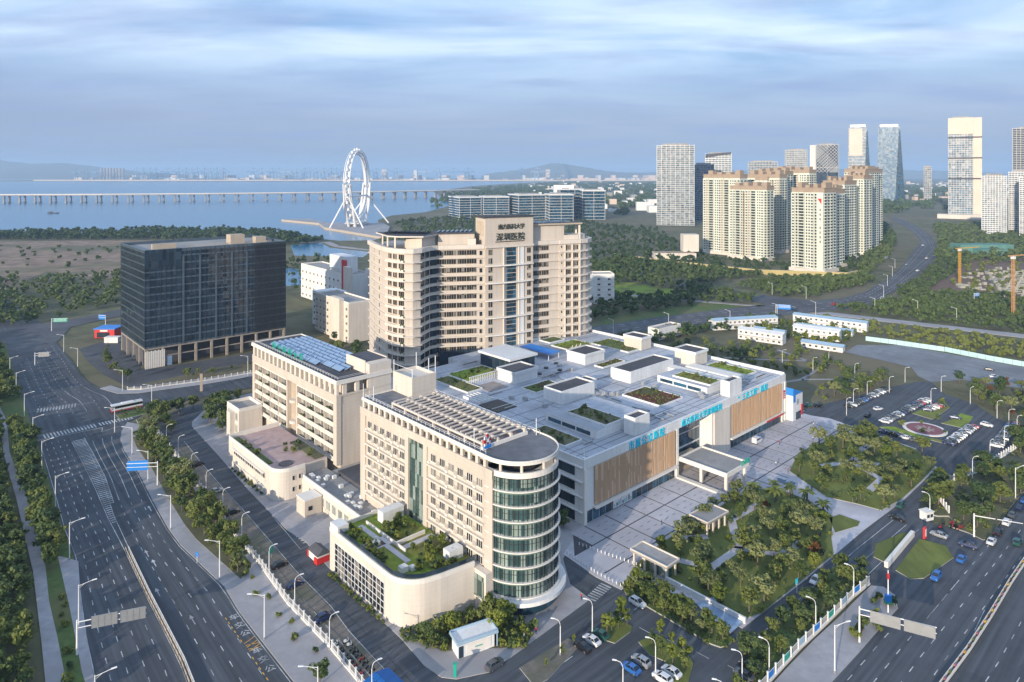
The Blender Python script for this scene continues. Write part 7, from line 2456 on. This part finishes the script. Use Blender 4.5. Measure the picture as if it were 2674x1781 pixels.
DA, DB = A1, A1 + R(90)                       # along the front, and away from it
q = A1
for x, y, rz, c, s, lab in (
        (29.0, 157.8, DB + R(180), 'white', 1, 'white car with a roof rail turning by the hedge'),
        (17.0, 145.2, DB, 'white', 0, 'white taxi with pale roof parked between two dark cars'),
        (19.1, 147.0, DB, 'green', 0, 'dark green car parked at the tree island end'),
        (14.8, 143.2, DB, 'black', 0, 'black car parked beside the white taxi'),
        (26.3, 138.9, DB, 'silver', 1, 'silver and white minivan parked by the slim trees'),
        (23.9, 136.9, DB, 'blue', 0, 'blue saloon parked next to the silver minivan'),
        (31.8, 136.0, DB, 'white', 0, 'white car with a glass roof parked by the lamp'),
        (29.6, 134.2, DB, 'white', 1, 'white saloon at the bottom edge beside the glass roofed car'),
        (74.1, 166.6, DA + R(180), 'white', 0, 'white car driving along the garden road'),
        (47.9, 137.4, DB, 'black', 1, 'black car waiting under the fence trees'),
        (46.0, 135.2, DB, 'grey', 0, 'dark grey car behind the black one under the fence trees'),
        (116.2, 204.0, DA, 'green', 0, 'dark teal car driving away past the garden corner'),
        (111.0, 196.6, DB, 'black', 0, 'black car stopped at the car park barrier'),
        (117.2, 187.4, DB, 'silver', 0, 'silver car with warm flanks passing the gate pylon'),
        (121.6, 182.0, DB + R(10), 'navy', 1, 'dark blue car turning in from the boulevard'),
        (115.7, 175.7, DA, 'blue', 0, 'blue taxi with white sides behind the turning car'),
        (104.4, 168.0, DA + R(180), 'blue', 1, 'bright blue taxi alone in the gateway'),
        (129.3, 184.1, DA, 'white', 0, 'white car first at the boulevard kerb'),
        (140.7, 194.1, DA, 'white', 1, 'white car under the signal arm'),
        (134.5, 188.9, DA, 'black', 0, 'black car queued between two white cars'),
        (136.0, 183.6, DA, 'green', 1, 'green van like car in the inner boulevard lane'),
        (150.8, 202.7, DA, 'navy', 0, 'navy car in the boulevard queue under the belt trees'),
        (145.4, 198.4, DA, 'grey', 0, 'grey car in the boulevard queue before the navy one'),
        (155.5, 207.0, DA, 'blue', 0, 'blue car last seen in the boulevard queue'),
        (-3.5, 137.9, DA, 'grey', 1, 'dark suv driving past the kiosk'),
        (-52.4, 165.0, DA, 'navy', 0, 'blue black car parked in the third roadside bay'),
        (-42.0, 152.6, DA, 'navy', 1, 'long dark blue car parked by the fence bushes'),
        (-58.9, 173.2, DA, 'black', 0, 'black car parked by the fence end of the verge'),
        (-92.4, 213.2, DA, 'silver', 0, 'silver car parked alone behind the fence'),
        (-81.9, 200.0, DA, 'black', 0, 'dark car with a bright windscreen under the verge trees'),
        (-107.2, 232.5, DA, 'black', 1, 'black car half hidden by the round tree'),
        (154.1, 287.4, R(20), 'white', 0, 'white taxi crossing the car park lane'),
        (145.7, 279.6, DA, 'black', 0, 'black car entering the car park lane'),
        (187.0, 268.9, R(-50), 'white', 1, 'white car rounding the bottom of the car park'),
        (180.0, 277.1, R(-30), 'navy', 0, 'dark car parked alone on the car park island'),
        (126.7, 292.0, R(10), 'green', 0, 'teal car parked behind the blue roofed kiosk'),
        (130.6, 291.2, R(10), 'black', 1, 'black car parked by the bushes behind the kiosk'),
        (241.2, 345.0, R(-35), 'black', 0, 'black car alone in the empty yard'),
        (234.8, 332.3, R(-15), 'white', 1, 'white car at the verge of the empty yard')):
    car(x, y, rz, c, s, lab, None, 0.03, 'car', x < 160)
hwy = [(300, 543, 'white'), (292, 538, 'white'), (247, 506, 'white'), (243, 515, 'red'), (280, 527, 'silver'), (410, 690, 'white'), (425, 735, 'silver'), (480, 790, 'white'), (560, 930, 'white'), (206, 499, 'silver')]
for i, (x, y, c) in enumerate(hwy):
    car(x, y, R(40), c, 1, '%s car on the highway, %s from the bridge sign' % (c, ordn(i)), 'cars on the highway', 0.03, 'car', False, 1.15)


def row(p, q, n, rz, lab, group, cols, seed, gap=()):
    r = random.Random(seed)
    for i in range(n):
        if i in gap:
            continue
        f = i / (n - 1)
        c = r.choice(cols)
        car(p[0] + (q[0] - p[0]) * f, p[1] + (q[1] - p[1]) * f, rz + R(r.uniform(-3, 3)) + (R(180) if r.random() < .4 else 0), c, r.randrange(2), '%s car, %s in the %s' % (c, ordn(i), lab), group, 0.03, 'parked_car', False)


mix = ['white', 'white', 'silver', 'white', 'black', 'grey', 'silver', 'navy', 'white', 'white', 'blue', 'silver', 'black', 'white', 'grey', 'red']
row((143.5, 290.5), (172.0, 313.5), 15, R(-40), 'row under the lawn lamps, counted from the kiosk', 'cars parked under the lawn lamps', mix, 1)
row((148.8, 272.8), (180.8, 298.2), 16, R(-45), 'row on the roundabout side, counted from the plaza', 'cars parked in the middle row', mix, 2)
row((174.0, 286.0), (183.6, 292.4), 5, R(-30), 'short row at the lamp, counted from the middle row', 'cars parked in the short row', mix, 3)
row((160.6, 250.8), (180.4, 267.3), 13, R(-40), 'packed row below the red circle, counted from the gate', 'cars parked below the red circle', mix, 4)
row((176.5, 248.5), (198.0, 269.5), 14, R(-38), 'row along the fence, counted from the gate', 'cars parked along the fence', mix, 5)
row((142.8, 261.4), (152.2, 251.0), 5, R(-48), 'line at the garden kerb, counted from the plaza', 'cars parked at the garden kerb', ['navy', 'black', 'white', 'grey'], 6)

# bus
B = thing('bus', 'white and red coach turning into the side road', 'bus', (-162.2, 287.4, 0.03), math.atan2(8, 8.8))
MB().box(-5.8, 5.8, -1.25, 1.25, 0.45, 1.7).box(-5.8, 5.8, -1.25, 1.25, 2.75, 3.2).part('body', PAINT['white'], B)
MB().box(-5.75, 5.75, -1.22, 1.22, 1.71, 2.74).part('window', m_cglass, B)
MB().box(-5.82, 5.82, -1.28, -1.26, 0.5, 1.0).box(-5.82, 5.82, 1.26, 1.28, 0.5, 1.0).box(-5.9, -5.81, -1.2, 1.2, 0.5, 1.5).part('stripe', PAINT['red'], B)
MB().box(-2, 2.5, -0.8, 0.8, 3.2, 3.45).part('roof_unit', m_white, B)
for x in (-3.9, 3.6):
    for y in (-1.1, 1.1):
        link('wheel', WHEEL, B, (x, y, .48), 0, (1.45, 1.45, 1.45))
B = thing('van', 'white medical van parked at the podium front', 'van', (90.6, 252.2, 0.2), DA)
loft([(-2.4, .4, 2.1, .92, .84), (-2.2, .3, 2.25, .95, .86), (.8, .28, 2.25, .95, .86), (1.5, .28, 1.7, .95, .78), (1.75, .3, 1.15, .93, .8), (2.45, .35, .95, .86, .74), (2.55, .45, .7, .74, .66)], 1).part('body', PAINT['white'], B)
MB().add([(.95, -.78, 2.12), (1.52, -.76, 1.62), (1.52, .76, 1.62), (.95, .78, 2.12)], [(0, 1, 2, 3)]).box(-2, .7, -.965, -.955, 1.35, 1.95).box(-2, .7, .955, .965, 1.35, 1.95).part('window', m_cglass, B)
MB().box(.2, .5, -.6, .6, 2.25, 2.4).part('light_bar', m_sign, B)
for x in (-1.5, 1.6):
    for y in (-.85, .85):
        link('wheel', WHEEL, B, (x, y, .34))
# scooters under the awning
sm = MB().box(-.55, .1, -.14, .14, .35, .62).box(-.5, .0, -.13, .13, .62, .8).beam((.1, 0, .4), (.55, 0, .35), .22, .1).beam((.5, 0, .3), (.38, 0, 1.05), .1, .1).beam((.36, -.3, 1.05), (.36, .3, 1.05), .06, .06)
SC = [sm.mesh('body', PAINT[c]) for c in ('black', 'grey', 'white', 'red')]
sw = MB()
for n, r_ in ((10, .24),):
    vs = [(r_ * math.cos(2 * math.pi * k / n), y, r_ * math.sin(2 * math.pi * k / n)) for y in (-.06, .06) for k in range(n)]
    sw.add(vs, [(k, (k + 1) % n, n + (k + 1) % n, n + k) for k in range(n)] + [tuple(range(n)), tuple(range(2 * n - 1, n - 1, -1))])
sw = sw.mesh('wheel', m_tyre)
r = random.Random(77)
sp_ = [(-37.2 + i * 0.9, 144.0 - i * 1.06, 0) for i in range(9)] + [(-35.2 + i * 0.9, 145.0 - i * 1.06, 1) for i in range(9)]
sp2 = [(120 + i * 1.0, 191.2 + (i % 3) * .9, 2) for i in range(8)] + [(124.6, 190.4 + i * .8, 2) for i in range(5)]
for i, (x, y, k) in enumerate(sp_ + sp2):
    B = thing('scooter', ('scooter parked before the blue awning, %s along its two rows' % ordn(i)) if k < 2 else ('scooter parked by the guard house trees, %s from the barrier' % ordn(i - len(sp_))), 'scooter', (x, y, 0.03 if k < 2 else .2), R(40) + r.uniform(-.3, .3), 'parked scooters')
    link('body', SC[r.randrange(4)], B)
    for sx in (-.5, .55):
        link('wheel', sw, B, (sx, 0, .24))

# ------------------------------------------------------------------ lamps
def lamp_meshes(h, arm, curved):
    mb = MB()
    if curved:
        pts = [(0, 0, 0), (0, 0, h - 1.4)] + [(arm * .55 * (1 - math.cos(a)), 0, h - 1.4 + 1.3 * math.sin(a)) for a in [k * math.pi / 10 for k in range(1, 5)]] + [(arm, 0, h + .05)]
        mb.tube(pts, [.13, .09] + [.06] * (len(pts) - 2), 6)
    else:
        mb.tube([(0, 0, 0), (0, 0, h)], [.15, .09], 6)
        mb.tube([(0, 0, h - .25), (arm, 0, h + .35)], .06, 5).tube([(0, 0, h - .8), (arm * .45, 0, h + .0)], .035, 4)
    pole = mb.mesh('pole', m_steel)
    hd_ = MB().add([(arm - .1, -.16, h + .32), (arm + .9, -.2, h + .42), (arm + .9, .2, h + .42), (arm - .1, .16, h + .32), (arm - .1, -.1, h + .46), (arm + .8, -.12, h + .55), (arm + .8, .12, h + .55), (arm - .1, .1, h + .46)],
                   [(3, 2, 1, 0), (0, 1, 5, 4), (1, 2, 6, 5), (2, 3, 7, 6), (3, 0, 4, 7), (4, 5, 6, 7)]) if not curved else \
        MB().add([(arm - .1, -.14, h), (arm + .75, -.17, h), (arm + .75, .17, h), (arm - .1, .14, h), (arm - .1, -.1, h + .14), (arm + .65, -.1, h + .14), (arm + .65, .1, h + .14), (arm - .1, .1, h + .14)],
                 [(3, 2, 1, 0), (0, 1, 5, 4), (1, 2, 6, 5), (2, 3, 7, 6), (3, 0, 4, 7), (4, 5, 6, 7)])
    return pole, hd_.mesh('lamp_head', m_white), MB().cyl(0, 0, 0, .5, .22, 8).mesh('base', m_metal)


LT, LC = lamp_meshes(9.6, 2.6, False), lamp_meshes(7.3, 1.3, True)


def lamps(pts, rz, typ, lab, group):
    for i, (x, y) in enumerate(pts):
        B = thing('street_lamp', lab % ordn(i), 'street lamp', (x, y, 0.1), rz if not callable(rz) else rz(x, y), group)
        link('base', typ[2], B)
        link('lamp_head', typ[1], link('pole', typ[0], B))


lamps([(-94.9, 149.5), (-74.9, 122.6), (-114.2, 176.2), (-135.9, 203.2), (-158.2, 229.7), (-176.7, 251.8), (-199.0, 278.6), (-223.9, 308.3), (-244.7, 332.7)], R(25), LT, 'tall white lamp on the west kerb of the avenue, %s in the row', 'lamps on the west kerb of the avenue')
lamps([(-35.5, 124.8), (-53.0, 146.1), (-71.7, 167.4), (-95.5, 191.0), (-118.0, 221.3), (-134.5, 241.7)], R(190), LT, 'tall white lamp on the verge side of the avenue, %s in the row', 'lamps on the verge side of the avenue')
lamps([(-153.1, 290.1), (-152.5, 262.0), (-223.2, 350.8), (-249.1, 379.4), (-178, 312), (-130, 336)], R(200), LT, 'white lamp around the avenue crossing, %s out from the bus', 'lamps around the crossing')
lamps([(-126.6, 250.1), (-117.2, 239.7), (-105.6, 224.7), (-95.0, 212.0), (-84.6, 199.7), (-73.3, 185.2), (-60.2, 169.2), (-49.8, 156.5), (-38.2, 142.9), (-26.5, 129.1)], R(30), LC, 'bent white lamp beside the parking bays, %s down the hospital road', 'lamps down the hospital road')
lamps([(10.0, 141.3), (17.4, 147.8), (28.5, 135.5), (21.0, 129.2), (38.5, 124.3), (44.5, 132)], R(165), LC, 'bent white lamp among the front parking, %s from the kiosk', 'lamps of the front parking')
lamps([(50.9, 135.1), (65.9, 148.1), (80.4, 160.6), (120.6, 197.0)], R(150), LC, 'bent white lamp along the garden road trees, %s up the road', 'lamps along the garden road')
lamps([(137.3, 280.2), (146.3, 292.5), (171.1, 309.6), (157.7, 303.1), (186.9, 324.6), (195.2, 310.5), (180.0, 293.3), (197.5, 294.2), (196.9, 277.1), (194.7, 267.5), (192.3, 259.9), (179.6, 249.0), (165.3, 236.1), (150.1, 222.5), (150.9, 342.3), (141.3, 356.9), (164.5, 354.4), (166.2, 331.0)], lambda x, y: R((x * 37) % 60 - 30), LC, 'bent white lamp round the car park, %s out from the kiosk', 'lamps round the car park')
lamps([(64.4, 136.2), (154.0, 208.8)], R(10), LT, 'tall white lamp on the boulevard pavement, %s from the bottom corner', 'lamps on the boulevard pavement')
lamps([(181.3, 466.5), (211.6, 475.6), (296.5, 544.6), (399.0, 711.2), (212.3, 557.0), (232.1, 538.6), (260.4, 489.9), (285.4, 480.3), (295.4, 453.5), (142.2, 445.2), (100, 436), (62, 418), (330, 600), (365, 655)], R(140), LT, 'slim grey lamp by the highway, %s in the line', 'lamps by the highway')

# ------------------------------------------------------------------ fences and barriers
def fence(label, pts, step, h, wall_h, name='fence', panel=True, mat=m_white, group=None):
    x0, y0 = pts[0]
    B = wthing(name, label, 'fence', x0, y0)
    mb = MB()
    if wall_h:
        wall(mb, pts, 0.35, 0.05, wall_h)
        mb.part('plinth', m_trim, B)
    pm_ = MB().box(-.14, .14, -.14, .14, 0, h).box(-.18, .18, -.18, .18, h, h + .1).mesh('post', mat)
    rl = MB()
    for z in (wall_h + .25, h - .35):
        wall(rl, pts, 0.06, z, z + .07)
    for x, y, a in along(pts, .45):
        if wall_h + .2 < h - .4 and panel:
            rl.box(x - .02, x + .02, y - .02, y + .02, wall_h, h - .3)
    rl.part('railing', m_steel, B, 'stuff')
    for x, y, a in along(pts, step):
        place('post', pm_, B, (x, y, 0.05), a)
    return B


fence('white post and rail fence between the verge and the hospital road', FENCE_W, 2.6, 2.3, .55)
fence('white post fence with small posters along the boulevard pavement', FENCE_S, 3.4, 2.4, .5)
fence('white post fence between the car park and the belt trees', [(128, 200), (132, 215.5), (155, 227), (181.5, 246.2), (199, 262.5), (206, 272), (225, 292)], 2.2, 2.2, .35)
fence('low white railing along the pavement before the dark block', offset(SIDE_N, 5.5)[1:], 3.0, 1.5, .3)
B = wthing('hoarding', 'pale turquoise hoarding along the empty yard', 'fence', 245, 375)
pn = MB().box(-1.95, 1.95, -.06, .06, 0, 2.6).mesh('panel', M('turquoise_sheet', (0.42, 0.60, 0.62), 0.6, 0.06, 0.3))
for x, y, a in along([(212, 405), (223.4, 396.9), (242.8, 380.2), (254.8, 362.4), (268.9, 346.2), (330, 296)], 4.0):
    place('panel', pn, B, (x, y, -.1), a)
B = thing('avenue_barrier', 'metal and concrete barrier down the middle of the avenue', 'barrier', (-78, 152, 0))
OFF[B.name] = (-78, 152, 0)
mb = MB()
ml = [((a[0] + b[0]) / 2, (a[1] + b[1]) / 2) for a, b in zip(MED_W[4:], MED_E[4:])]
wall(mb, offset(ml, .35), 0.22, 0.02, .75)
mb.part('kerb', m_trim, B)
mb = MB()
wall(mb, offset(ml, -.35), .08, .55, .85)
wall(mb, offset(ml, -.35), .06, .25, .35)
mb.part('rail', m_tan, B)
pm_ = MB().box(-.08, .08, -.08, .08, 0, .95).mesh('post', m_dgrey)
for x, y, a in along(offset(ml, -.35), 2.4):
    place('post', pm_, B, (x, y, 0), a)
B = thing('boulevard_barrier', 'white railing with coloured flower boxes down the boulevard', 'barrier', (95, 142, 0))
OFF[B.name] = (95, 142, 0)
mb = MB()
wall(mb, SE_MED, .25, .02, .3)
wall(mb, offset(SE_MED, .35), .08, .3, 1.0)
wall(mb, offset(SE_MED, -.35), .08, .3, 1.0)
mb.part('rail', m_trim, B)
fb = [MB().box(-.35, .35, -.16, .16, .3, .98).mesh('flower_box', m) for m in (m_leafy, m_leafr, M('magenta_flowers', (0.35, 0.12, 0.16), .8, .2, 1.0), m_ypaint)]
for i, (x, y, a) in enumerate(along(SE_MED[:6], 2.9)):
    place('flower_box', fb[(i * 7 // 3) % 4], B, (x, y, 0), a)
# bollards on the plaza edge
bm_ = MB().cyl(0, 0, 0, .7, .13, 8).mesh('bollard', m_white)
for i, (x, y, a) in enumerate(along([(14.5, 178.8), (21, 169.8), (26.2, 164.6), (28.4, 167.0)], 1.15)):
    o = link('bollard', bm_, None, (x, y, .2))
    tag(o, 'white bollard on the plaza edge by the ramp, %s from the rotunda' % ordn(i), 'bollard', 'bollards on the plaza edge')
for i, (x, y, a) in enumerate(along([(18.0, 182.8), (33, 172.5)], 1.1)):
    o = link('bollard', bm_, None, (x, y, .2))
    tag(o, 'white bollard in the line across the plaza, %s from the podium' % ordn(i), 'bollard', 'bollards across the plaza')
pb = MB().box(-.05, .05, -1.3, 1.3, .8, 2.0).mesh('poster', m_sign)
for i, (x, y, a) in enumerate(along(FENCE_S[1:], 6.9, 3)):
    o = link('poster_panel', pb, None, (x, y, .1), a + R(90))
    o.data = MB().box(-.05, .05, -1.2, 1.2, .7, 1.95).mesh('poster_panel', (m_sign, m_green, m_pblue)[i % 3])
    tag(o, 'coloured poster panel on the boulevard fence, %s from the bottom corner' % ordn(i), 'poster', 'posters on the boulevard fence')

# ------------------------------------------------------------------ signs
def gantry(label, x, y, rz, h, panels, arm, mat, back=False, name='road_sign'):
    B = thing(name, label, 'sign', (x, y, .1), rz)
    MB().tube([(0, 0, 0), (0, 0, h)], [.22, .15], 8).part('pole', m_steel, B)
    MB().tube([(0, 0, h - .5), (arm, 0, h - .3)], .11, 6).tube([(0, 0, h - 1.7), (arm, 0, h - 1.5)], .09, 6).part('arm', m_steel, B)
    for x0, x1, z0, z1 in panels:
        p = MB().box(x0, x1, -.2, -.12, z0, z1).part('panel', mat, B)
        q = MB()
        n = max(2, int((x1 - x0) / 1.1))
        for k in range(n + 1):
            xx = x0 + .05 + k * (x1 - x0 - .1) / n
            q.box(xx - .03, xx + .03, -.26, -.201, z0 + .02, z1 - .02)
        for k in range(3):
            z = z0 + .1 + k * (z1 - z0 - .2) / 2
            q.box(x0 + .02, x1 - .02, -.29, -.262, z - .035, z + .035)
        if back:
            q.part('stiffener', m_metal, B)
        else:
            w = MB()
            r = random.Random(int(x0 * 7 + 3))
            for i in range(3):
                z = z1 - .55 - i * .75
                xx = x0 + .35
                while xx < x1 - .6:
                    L = r.uniform(.25, .55)
                    w.box(xx, xx + L, -.225, -.201, z, z + .35)
                    xx += L + .18
            w.part('lettering', m_white, B)
    return B


gantry('large double panel sign back over the avenue near the west kerb', -90.1, 141.4, R(20), 7.2, ((2.6, 7.4, 4.9, 7.4), (7.9, 12.7, 4.9, 7.4)), 12.8, m_metal, True)
gantry('blue direction sign with white lettering over the avenue', -113.3, 218.2, R(188), 7.6, ((3.0, 9.2, 4.9, 8.0),), 9.3, m_sign)
gantry('long double panel sign back over the boulevard corner', 73.9, 145.2, R(-27), 7.6, ((2.0, 7.6, 5.0, 7.4), (8.2, 13.8, 5.0, 7.4)), 14, m_metal, True)
gantry('far blue sign over the highway', 181.7, 470, R(-20), 9.0, ((1.0, 9.5, 6.0, 9.2),), 9.6, m_sign)
gantry('blue sign among the highway trees behind the orchard', 352, 520, R(10), 8.0, ((.5, 4.5, 5.2, 8.0),), 5, m_sign)
gantry('grey sign back at the north end of the avenue', -246, 352, R(15), 7.0, ((1.5, 6.5, 4.6, 7.0),), 7, m_metal, True)
gantry('blue sign by the coast road bend', -262, 440, R(170), 8.0, ((.6, 5.0, 5.0, 8.0),), 5.4, m_sign)
gantry('teal direction board across the coast road', -290, 430, R(10), 8.0, ((1, 9, 5.5, 8.0),), 9.4, m_green)
B = thing('signal_arm', 'white traffic signal with a long arm over the boulevard', 'traffic signal', (126.7, 187.2, .1), R(-32))
MB().tube([(0, 0, 0), (0, 0, 6.4)], [.24, .16], 8).tube([(0, 0, 5.8), (12, 0, 6.6)], [.13, .07], 6).part('pole', m_steel, B)
for x in (5, 11):
    MB().box(x - .2, x + .2, -.3, -.1, 5.6, 6.9).part('signal_head', m_dmetal, B)
B = thing('camera_pole', 'tall white pole with a blue and green box at the boulevard corner', 'pole', (85.4, 155.0, .1), 0)
MB().tube([(0, 0, 0), (0, 0, 9.6)], [.16, .1], 7).part('pole', m_steel, B)
MB().box(-.6, .6, -.45, .45, 2.6, 4.0).part('box', m_sign, B)
MB().box(-.6, .6, -.46, .46, 2.2, 2.59).part('box', m_green, B)
MB().box(-.18, .18, -.18, .18, 7.6, 8.9).part('band', m_red, B)
B = thing('teal_banner', 'teal banner post beside the hospital road lamps', 'banner', (-62.3, 176.8, .1), R(60))
MB().box(-.06, .06, -.06, .06, 0, 3.4).part('post', m_metal, B)
MB().box(-.5, .5, -.05, .05, 1.2, 3.4).part('sheet', m_green, B)
B = thing('green_post_box', 'slim green post at the street corner pavement', 'post', (-11.3, 135.4, .14), 0)
MB().box(-.3, .3, -.3, .3, 0, 2.3).box(-.4, .4, -.4, .4, 2.3, 2.5).part('body', m_green, B)
B = thing('stone_pylon', 'tan stone pylon with dark top on the side road pavement', 'pylon', (-142, 312, .1), R(30))
MB().box(-.5, .5, -.5, .5, 0, 8.2).part('shaft', m_tan, B)
MB().box(-.8, .8, -.8, .8, 8.2, 10.4).box(-.5, .5, -.5, .5, 10.4, 11.2).part('top', m_dgrey, B)
B = thing('pavement_post', 'teal and white sign post on the garden corner', 'sign', (67.5, 161.8, .3), R(40))
MB().tube([(0, 0, 0), (0, 0, 3.0)], .08, 6).part('post', m_steel, B)
MB().box(-.5, .5, -.06, .06, 2.2, 3.4).part('panel', m_cyan, B)
B = thing('verge_sign', 'small blue sign on the avenue verge', 'sign', (-80.5, 174.5, .2), R(10))
MB().tube([(0, 0, 0), (0, 0, 2.6)], .06, 6).part('post', m_steel, B)
MB().box(-.35, .35, -.05, .05, 1.6, 2.7).part('panel', m_sign, B)
# red cross flower emblem on the ward roof, red circle in the car park
B = hthing('rooftop_emblem', 'red and white petal emblem on the ward roof corner', 'emblem', -40.6, -5.8, None, 34.9)
for k in range(8):
    a = k * math.pi / 4
    pm2 = MB()
    c = Vector((-40.6 + 1.0 * math.cos(a), -5.8 + .25 * math.cos(a), 36.6 + 1.0 * math.sin(a)))
    pm2.beam(c - Vector((.42, .1, 0)), c + Vector((.42, .1, 0)), .3, .8)
    pm2.part('petal', (m_red, m_white)[k % 2], B)
MB().beam((-41.0, -5.8, 36.6), (-40.2, -5.8, 36.6), .5, .7).part('centre', m_white, B)
MB().box(-41.6, -39.6, -6.1, -5.5, 34.86, 35.6).part('base', m_sign, B)
rc = MB().cyl(160.6, 265.6, 0.0, .22, 7.6, 36)
tag(rc.top('round_plinth', m_trim), 'pale round kerb of the emblem bed in the car park', 'plinth')
o = bpy.data.objects['round_plinth']
rc = MB().cyl(160.6, 265.6, .23, .30, 6.3, 36)
x = rc.part('red_disc', M('red_paving', (0.22, 0.09, 0.10), .8, .1, .5), o)
q = MB()
for k in range(9):
    a = k * 2 * math.pi / 9
    q.beam((160.6 + 1.2 * math.cos(a), 265.6 + 1.2 * math.sin(a), .33), (160.6 + 3.4 * math.cos(a + .5), 265.6 + 3.4 * math.sin(a + .5), .33), .5, .04)
q.part('emblem', m_kerb, o)
for p in ([(143.6, 268), (152.5, 258.2), (160.5, 250.6), (163, 252.5), (156, 258), (150, 268.5)], [(166, 283), (171, 286.5), (185, 297), (190, 302), (186, 290), (176, 281), (170, 276)], [(171, 272), (178, 276), (186, 283), (188.5, 279), (182, 272), (176, 267)]):
    struct('parking_island_lawn', p, .15, m_lime, 0, m_kerb)

# ------------------------------------------------------------------ people
def person_mesh(seed, shirt, trousers):
    r = random.Random(seed)
    V = {'pelvis': (0, 0, .92, .15), 'waist': (0, 0, 1.1, .14), 'chest': (0, 0, 1.32, .17), 'neck': (0, 0, 1.48, .06), 'head': (.02, 0, 1.62, .10), 'top': (.01, 0, 1.72, .075),
         'ls': (0, .18, 1.41, .06), 'le': (.04, .24, 1.14, .045), 'lh': (.12, .25, .9, .035), 'rs': (0, -.18, 1.41, .06), 're': (-.04, -.24, 1.14, .045), 'rh': (.06, -.25, .9, .035),
         'lk': (.12, .1, .5, .065), 'la': (.1, .1, .08, .045), 'lt': (.24, .1, .04, .035), 'rk': (-.02, -.1, .5, .065), 'ra': (-.2, -.1, .1, .045), 'rt': (-.07, -.1, .04, .035)}
    E = [('pelvis', 'waist'), ('waist', 'chest'), ('chest', 'neck'), ('neck', 'head'), ('head', 'top'), ('chest', 'ls'), ('ls', 'le'), ('le', 'lh'), ('chest', 'rs'), ('rs', 're'), ('re', 'rh'), ('pelvis', 'lk'), ('lk', 'la'), ('la', 'lt'), ('pelvis', 'rk'), ('rk', 'ra'), ('ra', 'rt')]
    ks = list(V)
    me = bpy.data.meshes.new('body')
    me.from_pydata([V[k][:3] for k in ks], [(ks.index(a), ks.index(b)) for a, b in E], [])
    o = bpy.data.objects.new('body', me)
    COL.objects.link(o)
    o.modifiers.new('skin', 'SKIN')
    for v, k in zip(me.skin_vertices[0].data, ks):
        v.radius = (V[k][3], V[k][3])
    me.skin_vertices[0].data[0].use_root = True
    sb_ = o.modifiers.new('sub', 'SUBSURF')
    sb_.levels = sb_.render_levels = 1
    dg = bpy.context.evaluated_depsgraph_get()
    out = bpy.data.meshes.new_from_object(o.evaluated_get(dg))
    bpy.data.objects.remove(o)
    for m in (shirt, trousers, m_skin, m_ink):
        out.materials.append(m)
    for p in out.polygons:
        z, x, y = p.center.z, p.center.x, abs(p.center.y)
        p.material_index = 3 if z > 1.66 or (z > 1.56 and x < -.02) else 2 if z > 1.46 or (y > .2 and z < 1.0) else 0 if z > .95 else 1 if z > .1 else 3
        p.use_smooth = True
    return out


m_skin = M('skin', (0.42, 0.26, 0.18), .6, .03)
PM = [person_mesh(i, PAINT[a], PAINT[b]) for i, (a, b) in enumerate((('navy', 'black'), ('white', 'grey'), ('red', 'navy'), ('grey', 'black')))]
for i, (x, y, z, lab) in enumerate(((42.4, 193.3, .2, 'person in dark clothes standing alone on the open plaza'), (89.7, 232.0, .2, 'person walking near the entrance canopy corner'), (91.8, 227.0, .2, 'person in pale clothes by the blue benches path'), (19.3, 180.6, .2, 'person by the podium corner planting'),
                                     (80.8, 177.2, .32, 'person in a red top at the garden kerb'), (112, 254, .2, 'person crossing the plaza towards the van'), (98, 250, .2, 'person near the white medical van'), (64, 224, .2, 'person under the entrance canopy edge'), (84.2, 186.4, .32, 'person at the road edge of the plaza garden'),
                                     (2.6, 145.6, .15, 'person in pale clothes walking the pavement past the kiosk'), (16.2, 159.4, .15, 'person waiting at the crosswalk'), (104, 206, .2, 'person on the path between the two gardens'), (94, 214, .2, 'person walking beside the palms'), (118.3, 268, .2, 'person at the far end of the plaza'), (5.2, 147.6, .15, 'person in dark clothes on the pavement behind the rotunda lawn'))):
    o = thing('person', lab, 'person', (x, y, z), (i * 1.7) % 6.28, 'people on foot')
    link('body', PM[i % 4], o)
B = thing('blue_screen', 'blue panel screen beside the palm corner path', 'screen', (87.5, 217.5, .3), R(-45))
MB().box(-3, 3, -.1, .1, .2, 1.8).part('panel', m_solar, B)
MB().box(-2.8, -2.6, -.12, .12, 0, .2).box(2.6, 2.8, -.12, .12, 0, .2).part('foot', m_metal, B)
# ------------------------------------------------------------------ air: one even haze round the whole place
hb = MB().box(-24500, 24500, -1600, 26500, -5.5, 345).mesh('haze', [])
hm = bpy.data.materials.new('haze')
hm.use_nodes = True
t = hm.node_tree
t.nodes.clear()
pv = nd(t, 'ShaderNodeVolumePrincipled')
pv.inputs['Color'].default_value = (0.50, 0.72, 1.0, 1)
pv.inputs['Density'].default_value = 0.000095
pv.inputs['Anisotropy'].default_value = 0.0
ho_ = nd(t, 'ShaderNodeOutputMaterial')
t.links.new(pv.outputs[0], ho_.inputs['Volume'])
hb.materials.clear()
hb.materials.append(hm)
hz = link('haze', hb)
hz['kind'] = 'stuff'
